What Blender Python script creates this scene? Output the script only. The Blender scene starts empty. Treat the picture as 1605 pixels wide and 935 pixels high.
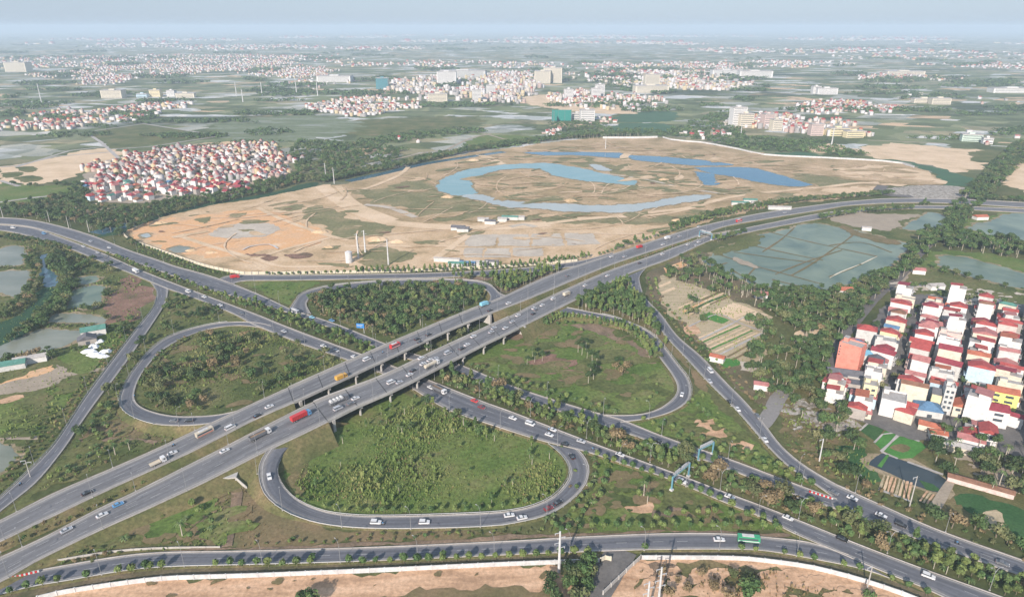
import bpy, bmesh, math, random
import numpy as np
from mathutils import Vector, Matrix
from mathutils.geometry import tessellate_polygon
rnd = random.Random(7)
R = math.radians
SC = bpy.context.scene
COL = SC.collection

# ------------------------------------------------------------------ camera
CAM_H, PITCH, FPX, W, H = 200.0, R(21.7), 1070.0, 1605.0, 935.0
cam = bpy.data.cameras.new('camera'); camo = bpy.data.objects.new('camera', cam); COL.objects.link(camo)
cam.sensor_width = 36.0; cam.lens = 36.0 * FPX / W; cam.clip_start = 1.0; cam.clip_end = 90000.0
camo.location = (0, 0, CAM_H); camo.rotation_euler = (R(90) - PITCH, 0, 0)
SC.camera = camo
# ------------------------------------------------------------------ light
SUN_EL, SHADOW_AZ = 27.0, 21.0           # shadows run 21 degrees to the east of the view axis
world = bpy.data.worlds.new("World"); SC.world = world; world.use_nodes = True
wn = world.node_tree; sky = wn.nodes.new('ShaderNodeTexSky'); sky.sky_type = 'NISHITA'; sky.sun_disc = False
sky.sun_elevation = R(SUN_EL); sky.sun_rotation = R(180 + SHADOW_AZ); sky.air_density = 1.0; sky.dust_density = 1.0; sky.ozone_density = 4.0; sky.altitude = 200
bg = wn.nodes['Background']; tint = wn.nodes.new('ShaderNodeMix'); tint.data_type = 'RGBA'; tint.blend_type = 'MULTIPLY'; tint.inputs[0].default_value = 1; tint.inputs[7].default_value = (1.0, 0.97, 1.0, 1); wn.links.new(sky.outputs[0], tint.inputs[6]); veil = wn.nodes.new('ShaderNodeMix'); veil.data_type = 'RGBA'; veil.inputs[0].default_value = 0.72; veil.inputs[7].default_value = (3.55, 4.42, 5.55, 1); wn.links.new(tint.outputs[2], veil.inputs[6]); wn.links.new(veil.outputs[2], bg.inputs[0]); bg.inputs[1].default_value = 0.10
sd = bpy.data.lights.new('sun', 'SUN'); sd.energy = 4.8; sd.angle = R(0.6); sd.color = (1.0, 0.89, 0.80)
so = bpy.data.objects.new('sun', sd); COL.objects.link(so)
se, sa = R(SUN_EL), R(SHADOW_AZ)
so.rotation_euler = Vector((math.sin(sa)*math.cos(se), math.cos(sa)*math.cos(se), -math.sin(se))).to_track_quat('-Z', 'Y').to_euler()
so.location = (-200, -500, 600)
SC.view_settings.view_transform = 'Standard'; SC.view_settings.look = 'None'; SC.view_settings.exposure = 0.52; SC.view_settings.gamma = 1.0
SC.view_settings.use_curve_mapping = False
SC.cycles.max_bounces = 5; SC.cycles.diffuse_bounces = 2; SC.cycles.glossy_bounces = 2; SC.cycles.volume_bounces = 1
SC.cycles.use_denoising = True
HAZE_DENSITY = 1.2e-4

# ------------------------------------------------------------------ pixel of the survey photo -> point on the ground plane at height z
def P(px, py, z=0.0):
    dx = (px - W/2)/FPX; dy = (H/2 - py)/FPX
    d = (dx, math.cos(PITCH) + dy*math.sin(PITCH), -math.sin(PITCH) + dy*math.cos(PITCH))
    t = (CAM_H - z)/(-d[2])
    return Vector((d[0]*t, d[1]*t, z))
def PIX(v):
    y, z = v[1], v[2] - CAM_H
    f = y*math.cos(PITCH) - z*math.sin(PITCH); u = y*math.sin(PITCH) + z*math.cos(PITCH)
    if f < 1: return (-9999, -9999, 1)
    return (W/2 + FPX*v[0]/f, H/2 - FPX*u/f, f)

# ------------------------------------------------------------------ materials
MATS = {}
def newmat(name):
    m = bpy.data.materials.new(name); m.use_nodes = True; MATS[name] = m
    return m, m.node_tree, m.node_tree.nodes['Principled BSDF']
def ramp(nt, cols, fac, pos=None, interp='LINEAR'):
    r = nt.nodes.new('ShaderNodeValToRGB'); cr = r.color_ramp; cr.interpolation = interp
    n = len(cols); pos = pos or [i/(n-1) for i in range(n)]
    while len(cr.elements) < n: cr.elements.new(0.5)
    for e, c, p in zip(cr.elements, cols, pos): e.position = p; e.color = (*c, 1)
    nt.links.new(fac, r.inputs[0]); return r.outputs[0]
def noise(nt, vec, scale, detail=4, rough=0.6, dist=0.0):
    n = nt.nodes.new('ShaderNodeTexNoise'); n.inputs['Scale'].default_value = scale; n.inputs['Detail'].default_value = detail
    n.inputs['Roughness'].default_value = rough; n.inputs['Distortion'].default_value = dist
    if vec is not None: nt.links.new(vec, n.inputs['Vector'])
    return n.outputs[0]
def geo(nt): return nt.nodes.new('ShaderNodeNewGeometry').outputs['Position']
def mixc(nt, fac, a, b, mode='MIX'):
    n = nt.nodes.new('ShaderNodeMix'); n.data_type = 'RGBA'; n.blend_type = mode
    for s, v in ((n.inputs[0], fac), (n.inputs[6], a), (n.inputs[7], b)):
        if isinstance(v, (int, float)): s.default_value = v
        elif isinstance(v, tuple): s.default_value = (*v, 1)
        else: nt.links.new(v, s)
    return n.outputs[2]
def mapr(nt, v, a, b, c, d):
    n = nt.nodes.new('ShaderNodeMapRange'); nt.links.new(v, n.inputs[0])
    for i, x in enumerate((a, b, c, d)): n.inputs[i+1].default_value = x
    return n.outputs[0]
def scalev(nt, v, s, rot=0.0):
    n = nt.nodes.new('ShaderNodeMapping'); nt.links.new(v, n.inputs[0]); n.inputs['Scale'].default_value = s; n.inputs['Rotation'].default_value = (0, 0, rot)
    return n.outputs[0]
def mot(name, cols, scale=0.03, fine=0.5, finefac=0.35, rough=0.9, spec=0.2, pos=None, lo=0.3, hi=0.7, det=5, stretch=None):
    """mottled surface: a ramp of the thing's own colours over broad noise, with fine value variation"""
    m, nt, b = newmat(name); g = geo(nt)
    v = scalev(nt, g, stretch[0], stretch[1]) if stretch else g
    f = mapr(nt, noise(nt, v, scale, det, 0.62, 0.3), lo, hi, 0, 1)
    c = ramp(nt, cols, f, pos)
    fn = mapr(nt, noise(nt, g, fine, 3, 0.7), 0.3, 0.7, 1 - finefac, 1 + finefac)
    mu = nt.nodes.new('ShaderNodeVectorMath'); mu.operation = 'SCALE'; nt.links.new(c, mu.inputs[0]); nt.links.new(fn, mu.inputs['Scale'])
    nt.links.new(mu.outputs[0], b.inputs['Base Color']); b.inputs['Roughness'].default_value = rough; b.inputs['Specular IOR Level'].default_value = spec
    return m
def plain(name, c, rough=0.6, spec=0.4, metal=0.0, var=0.12, scale=0.8):
    return mot(name, [tuple(x*(1-var) for x in c), tuple(min(1, x*(1+var)) for x in c)], scale=scale, fine=scale*6, finefac=var*0.6, rough=rough, spec=spec) if var else _plain0(name, c, rough, spec, metal)
def _plain0(name, c, rough, spec, metal):
    m, nt, b = newmat(name); b.inputs['Base Color'].default_value = (*c, 1); b.inputs['Roughness'].default_value = rough
    b.inputs['Specular IOR Level'].default_value = spec; b.inputs['Metallic'].default_value = metal
    return m

def make_ground_mat():
    m, nt, b = newmat('ground'); g = geo(nt)
    warp = nt.nodes.new('ShaderNodeTexNoise'); warp.inputs['Scale'].default_value = 0.004; warp.inputs['Detail'].default_value = 2; nt.links.new(g, warp.inputs['Vector'])
    ws = nt.nodes.new('ShaderNodeVectorMath'); ws.operation = 'MULTIPLY_ADD'; nt.links.new(warp.outputs['Color'], ws.inputs[0]); ws.inputs[1].default_value = (70, 70, 0); nt.links.new(g, ws.inputs[2])
    def cells(sc, rot, scale):
        v = nt.nodes.new('ShaderNodeTexVoronoi'); v.distance = 'CHEBYCHEV'; v.inputs['Scale'].default_value = scale; v.inputs['Randomness'].default_value = 0.75
        nt.links.new(scalev(nt, ws.outputs[0], sc, rot), v.inputs['Vector']); s = nt.nodes.new('ShaderNodeSeparateColor'); nt.links.new(v.outputs['Color'], s.inputs[0])
        return s.outputs[0], s.outputs[1]
    a1, a2 = cells((1, 1.7, 1), 0.5, 0.011); b1, b2 = cells((1.0, 0.45, 1), 0.35, 0.035)
    big = noise(nt, scalev(nt, g, (1, 0.6, 1)), 0.0016, 4, 0.6, 0.5)
    med = noise(nt, g, 0.012, 5, 0.65, 0.4)
    fields = ramp(nt, [(0.10, 0.125, 0.06), (0.14, 0.17, 0.085), (0.19, 0.21, 0.12), (0.26, 0.24, 0.15), (0.33, 0.34, 0.30), (0.48, 0.49, 0.48), (0.48, 0.36, 0.24)], a1, [0, .25, .45, .62, .74, .86, .96], 'CONSTANT')
    small = ramp(nt, [(0.6, 0.65, 0.6), (1.0, 1.0, 1.0), (1.35, 1.25, 1.15)], b1)
    c = mixc(nt, 0.7, fields, small, 'MULTIPLY')
    rough_green = ramp(nt, [(0.045, 0.062, 0.025), (0.075, 0.09, 0.036), (0.11, 0.115, 0.05), (0.16, 0.14, 0.075)], mapr(nt, med, 0.3, 0.72, 0, 1))
    # near the interchange: rough green-brown land; farther out the parcels take over, broken by wooded strips
    sx = nt.nodes.new('ShaderNodeSeparateXYZ'); nt.links.new(g, sx.inputs[0])
    far = mapr(nt, sx.outputs[1], 850, 1250, 0, 1)
    c = mixc(nt, far, rough_green, c)
    wood = mapr(nt, noise(nt, scalev(nt, g, (0.55, 1.3, 1), 0.25), 0.0032, 6, 0.62, 0.8), 0.55, 0.63, 0, 0.9)
    wm = nt.nodes.new('ShaderNodeMath'); wm.operation = 'MULTIPLY'; nt.links.new(wood, wm.inputs[0]); nt.links.new(far, wm.inputs[1])
    c = mixc(nt, wm.outputs[0], c, (0.04, 0.062, 0.03))
    fn = mapr(nt, noise(nt, g, 0.35, 4, 0.75), 0.28, 0.72, 0.62, 1.38)
    mu = nt.nodes.new('ShaderNodeVectorMath'); mu.operation = 'SCALE'; nt.links.new(c, mu.inputs[0]); nt.links.new(fn, mu.inputs['Scale'])
    nt.links.new(mu.outputs[0], b.inputs['Base Color']); b.inputs['Roughness'].default_value = 0.95; b.inputs['Specular IOR Level'].default_value = 0.1
    return m
make_ground_mat()
def water(name, c, c2, rough=0.12):
    m, nt, b = newmat(name); g = geo(nt)
    col = ramp(nt, [c, c2], mapr(nt, noise(nt, g, 0.02, 4, 0.6, 1.0), 0.35, 0.65, 0, 1))
    nt.links.new(col, b.inputs['Base Color']); b.inputs['Roughness'].default_value = rough; b.inputs['IOR'].default_value = 1.33
    bp = nt.nodes.new('ShaderNodeBump'); bp.inputs['Strength'].default_value = 0.15; bp.inputs['Distance'].default_value = 0.2
    nt.links.new(noise(nt, g, 0.8, 3), bp.inputs['Height']); nt.links.new(bp.outputs[0], b.inputs['Normal'])
water('lake_blue', (0.03, 0.125, 0.20), (0.04, 0.155, 0.235)); water('lake_pale', (0.15, 0.29, 0.30), (0.21, 0.34, 0.34)); water('lake_grey', (0.33, 0.37, 0.36), (0.40, 0.43, 0.41), 0.3)
water('paddy', (0.09, 0.135, 0.10), (0.19, 0.235, 0.165), 0.3); mot('wetfield', [(0.10, 0.13, 0.07), (0.15, 0.18, 0.10), (0.24, 0.26, 0.22)], 0.01, 0.1, 0.2, stretch=((1, 3, 1), 0.3)); water('pond_dark', (0.03, 0.045, 0.055), (0.05, 0.065, 0.07)); water('pond_mud', (0.15, 0.17, 0.13), (0.24, 0.25, 0.20), 0.25)
water('creek', (0.05, 0.11, 0.15), (0.07, 0.14, 0.18))
mot('site_olive', [(0.22, 0.17, 0.09), (0.33, 0.245, 0.135), (0.43, 0.31, 0.19), (0.54, 0.40, 0.26)], 0.02, 0.3, 0.25, det=8)
mot('site_tan', [(0.28, 0.215, 0.12), (0.47, 0.335, 0.20), (0.55, 0.405, 0.26), (0.61, 0.465, 0.32)], 0.03, 0.4, 0.2, det=8)
mot('site_orange', [(0.46, 0.33, 0.21), (0.60, 0.38, 0.22), (0.62, 0.36, 0.18), (0.66, 0.48, 0.32)], 0.045, 0.4, 0.15, det=8)
mot('site_sand', [(0.46, 0.345, 0.21), (0.60, 0.45, 0.30), (0.66, 0.51, 0.36)], 0.03, 0.5, 0.12)
mot('site_green', [(0.13, 0.135, 0.06), (0.19, 0.18, 0.09), (0.30, 0.235, 0.135)], 0.03, 0.3, 0.3)
mot('site_grey', [(0.40, 0.35, 0.29), (0.52, 0.46, 0.38)], 0.05, 0.4, 0.12)
mot('dirt_orange', [(0.33, 0.21, 0.13), (0.50, 0.32, 0.20), (0.62, 0.42, 0.28)], 0.06, 0.6, 0.25, stretch=((.6, 3.5, 1), -0.05), det=8)
mot('dirt_brown', [(0.13, 0.10, 0.07), (0.20, 0.145, 0.10), (0.27, 0.19, 0.13)], 0.08, 0.8, 0.3)
mot('dirt_path', [(0.28, 0.235, 0.18), (0.36, 0.30, 0.23)], 0.08, 0.8, 0.15)
mot('shore', [(0.17, 0.15, 0.085), (0.26, 0.21, 0.13), (0.36, 0.29, 0.20)], 0.1, 0.8, 0.3)
mot('verge', [(0.075, 0.085, 0.04), (0.13, 0.11, 0.065), (0.20, 0.15, 0.10)], 0.05, 0.7, 0.3)
mot('slope_grass', [(0.07, 0.085, 0.03), (0.12, 0.115, 0.048), (0.20, 0.15, 0.08)], 0.05, 0.7, 0.35)
mot('grass_bright', [(0.06, 0.10, 0.024), (0.095, 0.145, 0.034), (0.13, 0.16, 0.048), (0.18, 0.165, 0.075)], 0.035, 0.5, 0.4, det=8)
mot('grass_olive', [(0.05, 0.072, 0.022), (0.085, 0.105, 0.034), (0.125, 0.13, 0.05), (0.19, 0.15, 0.08)], 0.03, 0.5, 0.4, det=8)
mot('grass_dry', [(0.12, 0.11, 0.05), (0.17, 0.135, 0.07), (0.22, 0.155, 0.09)], 0.05, 0.7, 0.25)
mot('crop_green', [(0.05, 0.16, 0.035), (0.08, 0.22, 0.05)], 0.08, 0.8, 0.2)
mot('crop_dark', [(0.03, 0.085, 0.028), (0.05, 0.11, 0.038)], 0.05, 0.8, 0.3)
mot('algae', [(0.02, 0.055, 0.03), (0.035, 0.085, 0.04)], 0.05, 0.8, 0.25)
mot('field_teal', [(0.045, 0.10, 0.055), (0.06, 0.13, 0.065)], 0.03, 0.5, 0.2)
mot('plot_tan', [(0.28, 0.24, 0.15), (0.50, 0.40, 0.27)], 0.2, 1.2, 0.25, stretch=((0.25, 2.6, 1), 0.45))
mot('plot_rows', [(0.13, 0.09, 0.06), (0.13, 0.14, 0.07), (0.36, 0.27, 0.19)], 0.25, 1.2, 0.2, stretch=((2.2, 0.12, 1), -0.75))
mot('scrub_red', [(0.10, 0.09, 0.05), (0.20, 0.12, 0.085), (0.26, 0.16, 0.12)], 0.07, 0.7, 0.35)
mot('street', [(0.11, 0.105, 0.10), (0.17, 0.16, 0.15)], 0.15, 1.0, 0.15)
mot('concrete', [(0.34, 0.325, 0.30), (0.46, 0.44, 0.41)], 0.12, 1.2, 0.12)
mot('concrete_dark', [(0.20, 0.19, 0.175), (0.28, 0.265, 0.245)], 0.12, 1.0, 0.15)
mot('kerb_pale', [(0.30, 0.28, 0.26), (0.46, 0.43, 0.40)], 0.1, 1.0, 0.15)
mot('wall_white', [(0.42, 0.42, 0.42), (0.58, 0.58, 0.57)], 0.25, 0.9, 0.15)
mot('wall_cream', [(0.48, 0.44, 0.34), (0.62, 0.57, 0.45)], 0.2, 0.9, 0.15)
mot('rubble', [(0.12, 0.11, 0.09), (0.30, 0.27, 0.23), (0.5, 0.47, 0.43)], 0.25, 1.0, 0.3)

def make_asphalt(name, base, shoulder):
    """asphalt with wheel-track wear and paler shoulders laid out across the road (u) and patches along it (v)"""
    m, nt, b = newmat(name); g = geo(nt)
    uv = nt.nodes.new('ShaderNodeUVMap').outputs[0]; s = nt.nodes.new('ShaderNodeSeparateXYZ'); nt.links.new(uv, s.inputs[0])
    edge = nt.nodes.new('ShaderNodeMath'); edge.operation = 'SUBTRACT'; nt.links.new(s.outputs[0], edge.inputs[0]); edge.inputs[1].default_value = 0.5
    ab = nt.nodes.new('ShaderNodeMath'); ab.operation = 'ABSOLUTE'; nt.links.new(edge.outputs[0], ab.inputs[0])
    wob = nt.nodes.new('ShaderNodeMath'); wob.operation = 'MULTIPLY_ADD'; nt.links.new(noise(nt, g, 0.06, 4, 0.6), wob.inputs[0]); wob.inputs[1].default_value = 0.12; nt.links.new(ab.outputs[0], wob.inputs[2])
    f = mapr(nt, wob.outputs[0], 0.36, 0.50, 0, 1)
    tone = ramp(nt, [tuple(x*0.70 for x in base), base, tuple(x*1.35 for x in base)], mapr(nt, noise(nt, scalev(nt, uv, (7, 0.022, 1)), 1.0, 5, 0.62), 0.3, 0.7, 0, 1))
    c = mixc(nt, f, tone, shoulder)
    fn = mapr(nt, noise(nt, g, 0.7, 4, 0.7), 0.3, 0.7, 0.88, 1.12)
    mu = nt.nodes.new('ShaderNodeVectorMath'); mu.operation = 'SCALE'; nt.links.new(c, mu.inputs[0]); nt.links.new(fn, mu.inputs['Scale'])
    nt.links.new(mu.outputs[0], b.inputs['Base Color']); b.inputs['Roughness'].default_value = 0.75; b.inputs['Specular IOR Level'].default_value = 0.35
make_asphalt('asphalt', (0.118, 0.122, 0.137), (0.225, 0.212, 0.20))
plain('tyre_mark', (0.06, 0.06, 0.062), 0.8, 0.2)
make_asphalt('asphalt_deck', (0.150, 0.150, 0.156), (0.27, 0.253, 0.232))
plain('paint', (0.46, 0.46, 0.45), 0.6, 0.3, var=0.15)

def leafmat(name, cols, scale=0.12):
    m, nt, b = newmat(name); g = geo(nt)
    f = mapr(nt, noise(nt, g, scale, 4, 0.7), 0.32, 0.68, 0, 1); c = ramp(nt, cols, f)
    oi = nt.nodes.new('ShaderNodeObjectInfo').outputs['Random']
    v = mapr(nt, oi, 0, 1, 0.82, 1.18)
    fn = mapr(nt, noise(nt, g, 1.6, 2, 0.7), 0.3, 0.7, 0.7, 1.35)
    k = nt.nodes.new('ShaderNodeMath'); k.operation = 'MULTIPLY'; nt.links.new(v, k.inputs[0]); nt.links.new(fn, k.inputs[1])
    mu = nt.nodes.new('ShaderNodeVectorMath'); mu.operation = 'SCALE'; nt.links.new(c, mu.inputs[0]); nt.links.new(k.outputs[0], mu.inputs['Scale'])
    nt.links.new(mu.outputs[0], b.inputs['Base Color']); b.inputs['Roughness'].default_value = 0.7; b.inputs['Specular IOR Level'].default_value = 0.25
leafmat('leaf_young', [(0.075, 0.107, 0.030), (0.120, 0.162, 0.049), (0.170, 0.194, 0.065)])
leafmat('leaf_dark', [(0.028, 0.054, 0.022), (0.050, 0.084, 0.030), (0.090, 0.118, 0.043)])
leafmat('leaf_mid', [(0.040, 0.081, 0.026), (0.068, 0.118, 0.038), (0.120, 0.150, 0.054)])
leafmat('frond', [(0.060, 0.107, 0.032), (0.100, 0.150, 0.054), (0.170, 0.194, 0.086)], 0.3)
leafmat('shrub_olive', [(0.050, 0.076, 0.027), (0.100, 0.118, 0.049), (0.170, 0.162, 0.076)])
leafmat('shrub_dry', [(0.121, 0.099, 0.050), (0.186, 0.140, 0.076), (0.260, 0.199, 0.110)])
leafmat('weed', [(0.081, 0.133, 0.033), (0.142, 0.190, 0.057), (0.237, 0.237, 0.095)], 0.05)
plain('bark', (0.19, 0.16, 0.12), 0.9, 0.1); plain('palm_bark', (0.42, 0.38, 0.31), 0.85, 0.1)
# building colours
WALLC = {'white': (0.62, 0.61, 0.59), 'cream': (0.58, 0.53, 0.43), 'pale grey': (0.50, 0.50, 0.48), 'pale yellow': (0.64, 0.56, 0.36), 'pink': (0.58, 0.46, 0.42),
         'pale green': (0.48, 0.58, 0.50), 'pale blue': (0.45, 0.58, 0.66), 'bare concrete': (0.36, 0.33, 0.30), 'ochre': (0.55, 0.38, 0.20), 'lemon yellow': (0.72, 0.72, 0.22), 'coral': (0.66, 0.25, 0.19)}
for k, c in WALLC.items(): mot('w_' + k, [tuple(x*0.80 for x in c), c, tuple(min(0.85, x*1.08) for x in c)], 0.35, 1.5, 0.10, rough=0.85)
ROOFC = {'red': (0.34, 0.075, 0.07), 'orange tile': (0.38, 0.13, 0.08), 'crimson': (0.25, 0.05, 0.065), 'faded red': (0.37, 0.16, 0.15), 'dark grey': (0.13, 0.13, 0.14), 'green': (0.09, 0.22, 0.18), 'blue': (0.10, 0.19, 0.30), 'grey concrete': (0.37, 0.35, 0.33), 'brown': (0.22, 0.12, 0.08)}
for k, c in ROOFC.items(): mot('r_' + k, [tuple(x*0.75 for x in c), c, tuple(min(0.85, x*1.15) for x in c)], 0.4, 1.5, 0.15, rough=0.7)
_plain0('glass', (0.07, 0.085, 0.10), 0.15, 0.6, 0)
_plain0('tyre_and_shade', (0.02, 0.02, 0.02), 0.8, 0.2, 0); plain('metal', (0.42, 0.43, 0.44), 0.45, 0.5); plain('metal_dark', (0.16, 0.17, 0.18), 0.5, 0.4)
plain('sign_blue', (0.03, 0.20, 0.50), 0.5, 0.4); plain('teal_paint', (0.13, 0.30, 0.37), 0.5, 0.4); plain('net_green', (0.03, 0.20, 0.17), 0.8, 0.1); plain('tarp', (0.72, 0.73, 0.75), 0.7, 0.2)
_plain0('lamp_white', (0.7, 0.7, 0.7), 0.4, 0.5, 0); _plain0('lamp_grey', (0.27, 0.27, 0.27), 0.5, 0.4, 0); _plain0('lamp_cap', (0.35, 0.35, 0.35), 0.5, 0.4, 0); _plain0('tail_red', (0.45, 0.02, 0.02), 0.4, 0.5, 0)
CARC = {'white': (0.62, 0.62, 0.62), 'black': (0.018, 0.018, 0.02), 'silver': (0.42, 0.43, 0.45), 'grey': (0.14, 0.145, 0.155), 'red': (0.50, 0.03, 0.03), 'blue': (0.10, 0.27, 0.48), 'green': (0.04, 0.30, 0.15),
        'yellow': (0.62, 0.34, 0.06), 'beige': (0.52, 0.46, 0.36), 'dark red': (0.20, 0.03, 0.035), 'sky blue': (0.22, 0.50, 0.62)}
for k, c in CARC.items():
    m, nt, b = newmat('c_' + k); b.inputs['Base Color'].default_value = (*c, 1); b.inputs['Roughness'].default_value = 0.32; b.inputs['Coat Weight'].default_value = 0.3

# ------------------------------------------------------------------ mesh helpers
def tag(o, label=None, cat=None, group=None, kind=None):
    if label: o['label'] = label
    if cat: o['category'] = cat
    if group: o['group'] = group
    if kind: o['kind'] = kind
    return o
def link(name, me, parent=None):
    o = bpy.data.objects.new(name, me); COL.objects.link(o)
    if parent is not None: o.parent = parent
    return o
def empty(name, loc=(0, 0, 0), rz=0.0):
    o = bpy.data.objects.new(name, None); o.empty_display_size = 0.5; COL.objects.link(o); o.location = loc; o.rotation_euler = (0, 0, rz); return o
class MB:
    def __init__(s): s.v = []; s.f = []; s.mi = []; s.mats = []; s.uv = None
    def m(s, mat):
        if mat not in s.mats: s.mats.append(mat)
        return s.mats.index(mat)
    def add(s, vs, fs, mat):
        k = len(s.v); s.v += [tuple(v) for v in vs]; i = s.m(mat)
        for f in fs: s.f.append(tuple(k + a for a in f)); s.mi.append(i)
    def box(s, x0, y0, z0, x1, y1, z1, mat, bottom=True):
        vs = [(x0, y0, z0), (x1, y0, z0), (x1, y1, z0), (x0, y1, z0), (x0, y0, z1), (x1, y0, z1), (x1, y1, z1), (x0, y1, z1)]
        fs = [(4, 5, 6, 7), (0, 1, 5, 4), (1, 2, 6, 5), (2, 3, 7, 6), (3, 0, 4, 7)]
        if bottom: fs.append((3, 2, 1, 0))
        s.add(vs, fs, mat)
    def cyl(s, p0, p1, r0, r1, n, mat, cap=True):
        p0, p1 = Vector(p0), Vector(p1); q = (p1 - p0).to_track_quat('Z', 'Y'); vs = []
        for p, r in ((p0, r0), (p1, r1)):
            for i in range(n):
                a = 2*math.pi*i/n; vs.append(p + q @ Vector((r*math.cos(a), r*math.sin(a), 0)))
        fs = [(i, (i+1) % n, n + (i+1) % n, n + i) for i in range(n)]
        if cap: fs += [tuple(range(n, 2*n)), tuple(range(n-1, -1, -1))]
        s.add(vs, fs, mat)
    def prism(s, prof, y0, y1, mat, z0=0):          # profile in x,z extruded along y
        n = len(prof); vs = [(x, y0, z) for x, z in prof] + [(x, y1, z) for x, z in prof]
        fs = [(i, (i+1) % n, n + (i+1) % n, n + i) for i in range(n)] + [tuple(range(n-1, -1, -1)), tuple(range(n, 2*n))]
        s.add(vs, fs, mat)
    def mesh(s, name, smooth=False):
        me = bpy.data.meshes.new(name); me.from_pydata(s.v, [], s.f)
        for mt in s.mats: me.materials.append(MATS[mt])
        me.polygons.foreach_set('material_index', s.mi)
        if smooth: me.polygons.foreach_set('use_smooth', [True]*len(me.polygons))
        me.update(); return me
    def build(s, name, parent=None, smooth=False): return link(name, s.mesh(name, smooth), parent)
def fast_mesh(name, V, F, MI, mats):
    """V (n,3), F (m,k) all faces of k corners"""
    me = bpy.data.meshes.new(name); k = F.shape[1]
    me.vertices.add(len(V)); me.vertices.foreach_set('co', V.astype(np.float32).ravel())
    me.loops.add(F.size); me.loops.foreach_set('vertex_index', F.astype(np.int32).ravel())
    me.polygons.add(len(F)); me.polygons.foreach_set('loop_start', np.arange(0, F.size, k, dtype=np.int32)); me.polygons.foreach_set('loop_total', np.full(len(F), k, dtype=np.int32))
    for mt in mats: me.materials.append(MATS[mt])
    me.polygons.foreach_set('material_index', MI.astype(np.int32)); me.update(); me.validate(); return me

def catmull(pts, step):
    """smooth a list of vectors and resample it about every `step`"""
    pts = [Vector(p) for p in pts]; out = []
    n = len(pts)
    for i in range(n - 1):
        p0, p1, p2, p3 = pts[max(i-1, 0)], pts[i], pts[i+1], pts[min(i+2, n-1)]
        L = (p2 - p1).length; k = max(2, int(L/step))
        for j in range(k):
            t = j/k
            out.append(0.5*((2*p1) + (p2 - p0)*t + (2*p0 - 5*p1 + 4*p2 - p3)*t*t + (3*p1 - p0 - 3*p2 + p3)*t**3))
    out.append(pts[-1]); return out
def resample(pts, n):
    d = [0.0]
    for a, b in zip(pts, pts[1:]): d.append(d[-1] + (b - a).length)
    out = []; j = 0
    for i in range(n):
        t = d[-1]*i/(n-1)
        while j < len(d) - 2 and d[j+1] < t: j += 1
        u = (t - d[j])/max(1e-9, d[j+1] - d[j]); out.append(pts[j].lerp(pts[j+1], min(1, max(0, u))))
    return out
def length(pts): return sum((b - a).length for a, b in zip(pts, pts[1:]))
def inpoly(x, y, poly):
    c = False; n = len(poly); j = n - 1
    for i in range(n):
        xi, yi = poly[i][0], poly[i][1]; xj, yj = poly[j][0], poly[j][1]
        if (yi > y) != (yj > y) and x < (xj - xi)*(y - yi)/(yj - yi) + xi: c = not c
        j = i
    return c
WATERS = []; SHEETS = []
def outline(px, jit=0.0, smooth=True, z=0.0, seed=0):
    rr = random.Random(seed + len(px)*13 + int(px[0][0])); w = [P(x, y, 0) for x, y in px]
    if smooth:
        w = catmull(w + [w[0]], 12.0)[:-1]
    if jit:
        q = []; n = len(w); tot = sum((w[(i+1) % n] - w[i]).length for i in range(n)); run = 0.0
        oct_ = [(max(1, round(tot/L)), amp, rr.uniform(0, 6.28)) for L, amp in ((70, 1.1), (31, .8), (13, .55), (6.5, .4), (3.6, .28)) if tot/L < 400]
        for i in range(n):
            a, b = w[i], w[(i+1) % n]; L = (b - a).length; k = max(1, int(L/max(2.2, min(5.0, jit*1.6))))
            nrm = Vector((-(b-a).y, (b-a).x, 0)); nrm = nrm.normalized() if nrm.length > 0 else nrm
            for j in range(k):
                t = (run + L*j/k)/tot*6.28318; q.append(a.lerp(b, j/k) + nrm*jit*sum(am*math.sin(m*t + ph) for m, am, ph in oct_))
            run += L
        w = q
    return [Vector((v.x, v.y, z)) for v in w]
def patch(name, px, mat, layer=1, jit=1.5, smooth=True, label=None, kind='structure', cat=None):
    z = 0.0
    w = outline(px, jit, smooth, z)
    tris = tessellate_polygon([w]); me = bpy.data.meshes.new(name)
    fs = []
    for t in tris:
        a, b, c = (w[i] for i in t)
        fs.append(tuple(t) if (b-a).cross(c-a).z > 0 else tuple(reversed(t)))
    me.from_pydata([tuple(v) for v in w], [], fs); me.materials.append(MATS[mat]); me.update()
    if mat.startswith(('lake', 'pond', 'paddy')):       # muddy margin
        n = len(w); area = sum(w[i].x*w[(i+1) % n].y - w[(i+1) % n].x*w[i].y for i in range(n)); sg = 1 if area > 0 else -1; mg = []
        for i in range(n):
            d = w[(i+1) % n] - w[i-1]; nr = Vector((d.y, -d.x, 0)); nr = nr.normalized()*sg if nr.length > 0 else nr; mg.append(w[i] + nr*(2.6 + 1.6*math.sin(i*.7) + 1.0*math.sin(i*1.9)))
        f2 = []
        for t in tessellate_polygon([mg]):
            a, b, c = (mg[i] for i in t); f2.append(tuple(t) if (b-a).cross(c-a).z > 0 else tuple(reversed(t)))
        m2 = bpy.data.meshes.new('shore'); m2.from_pydata([tuple(v) for v in mg], [], f2); m2.materials.append(MATS['shore']); m2.update(); so_ = link('shore', m2); tag(so_, kind='structure'); SHEETS.append((layer - .5, len(SHEETS), so_))
    o = link(name, me); tag(o, label, cat, None, kind); SHEETS.append((layer, len(SHEETS), o))
    if mat.startswith(('lake', 'pond', 'paddy', 'creek')): WATERS.append(([(v.x, v.y) for v in w], min(v.x for v in w), max(v.x for v in w), min(v.y for v in w), max(v.y for v in w)))
    return o
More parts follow.
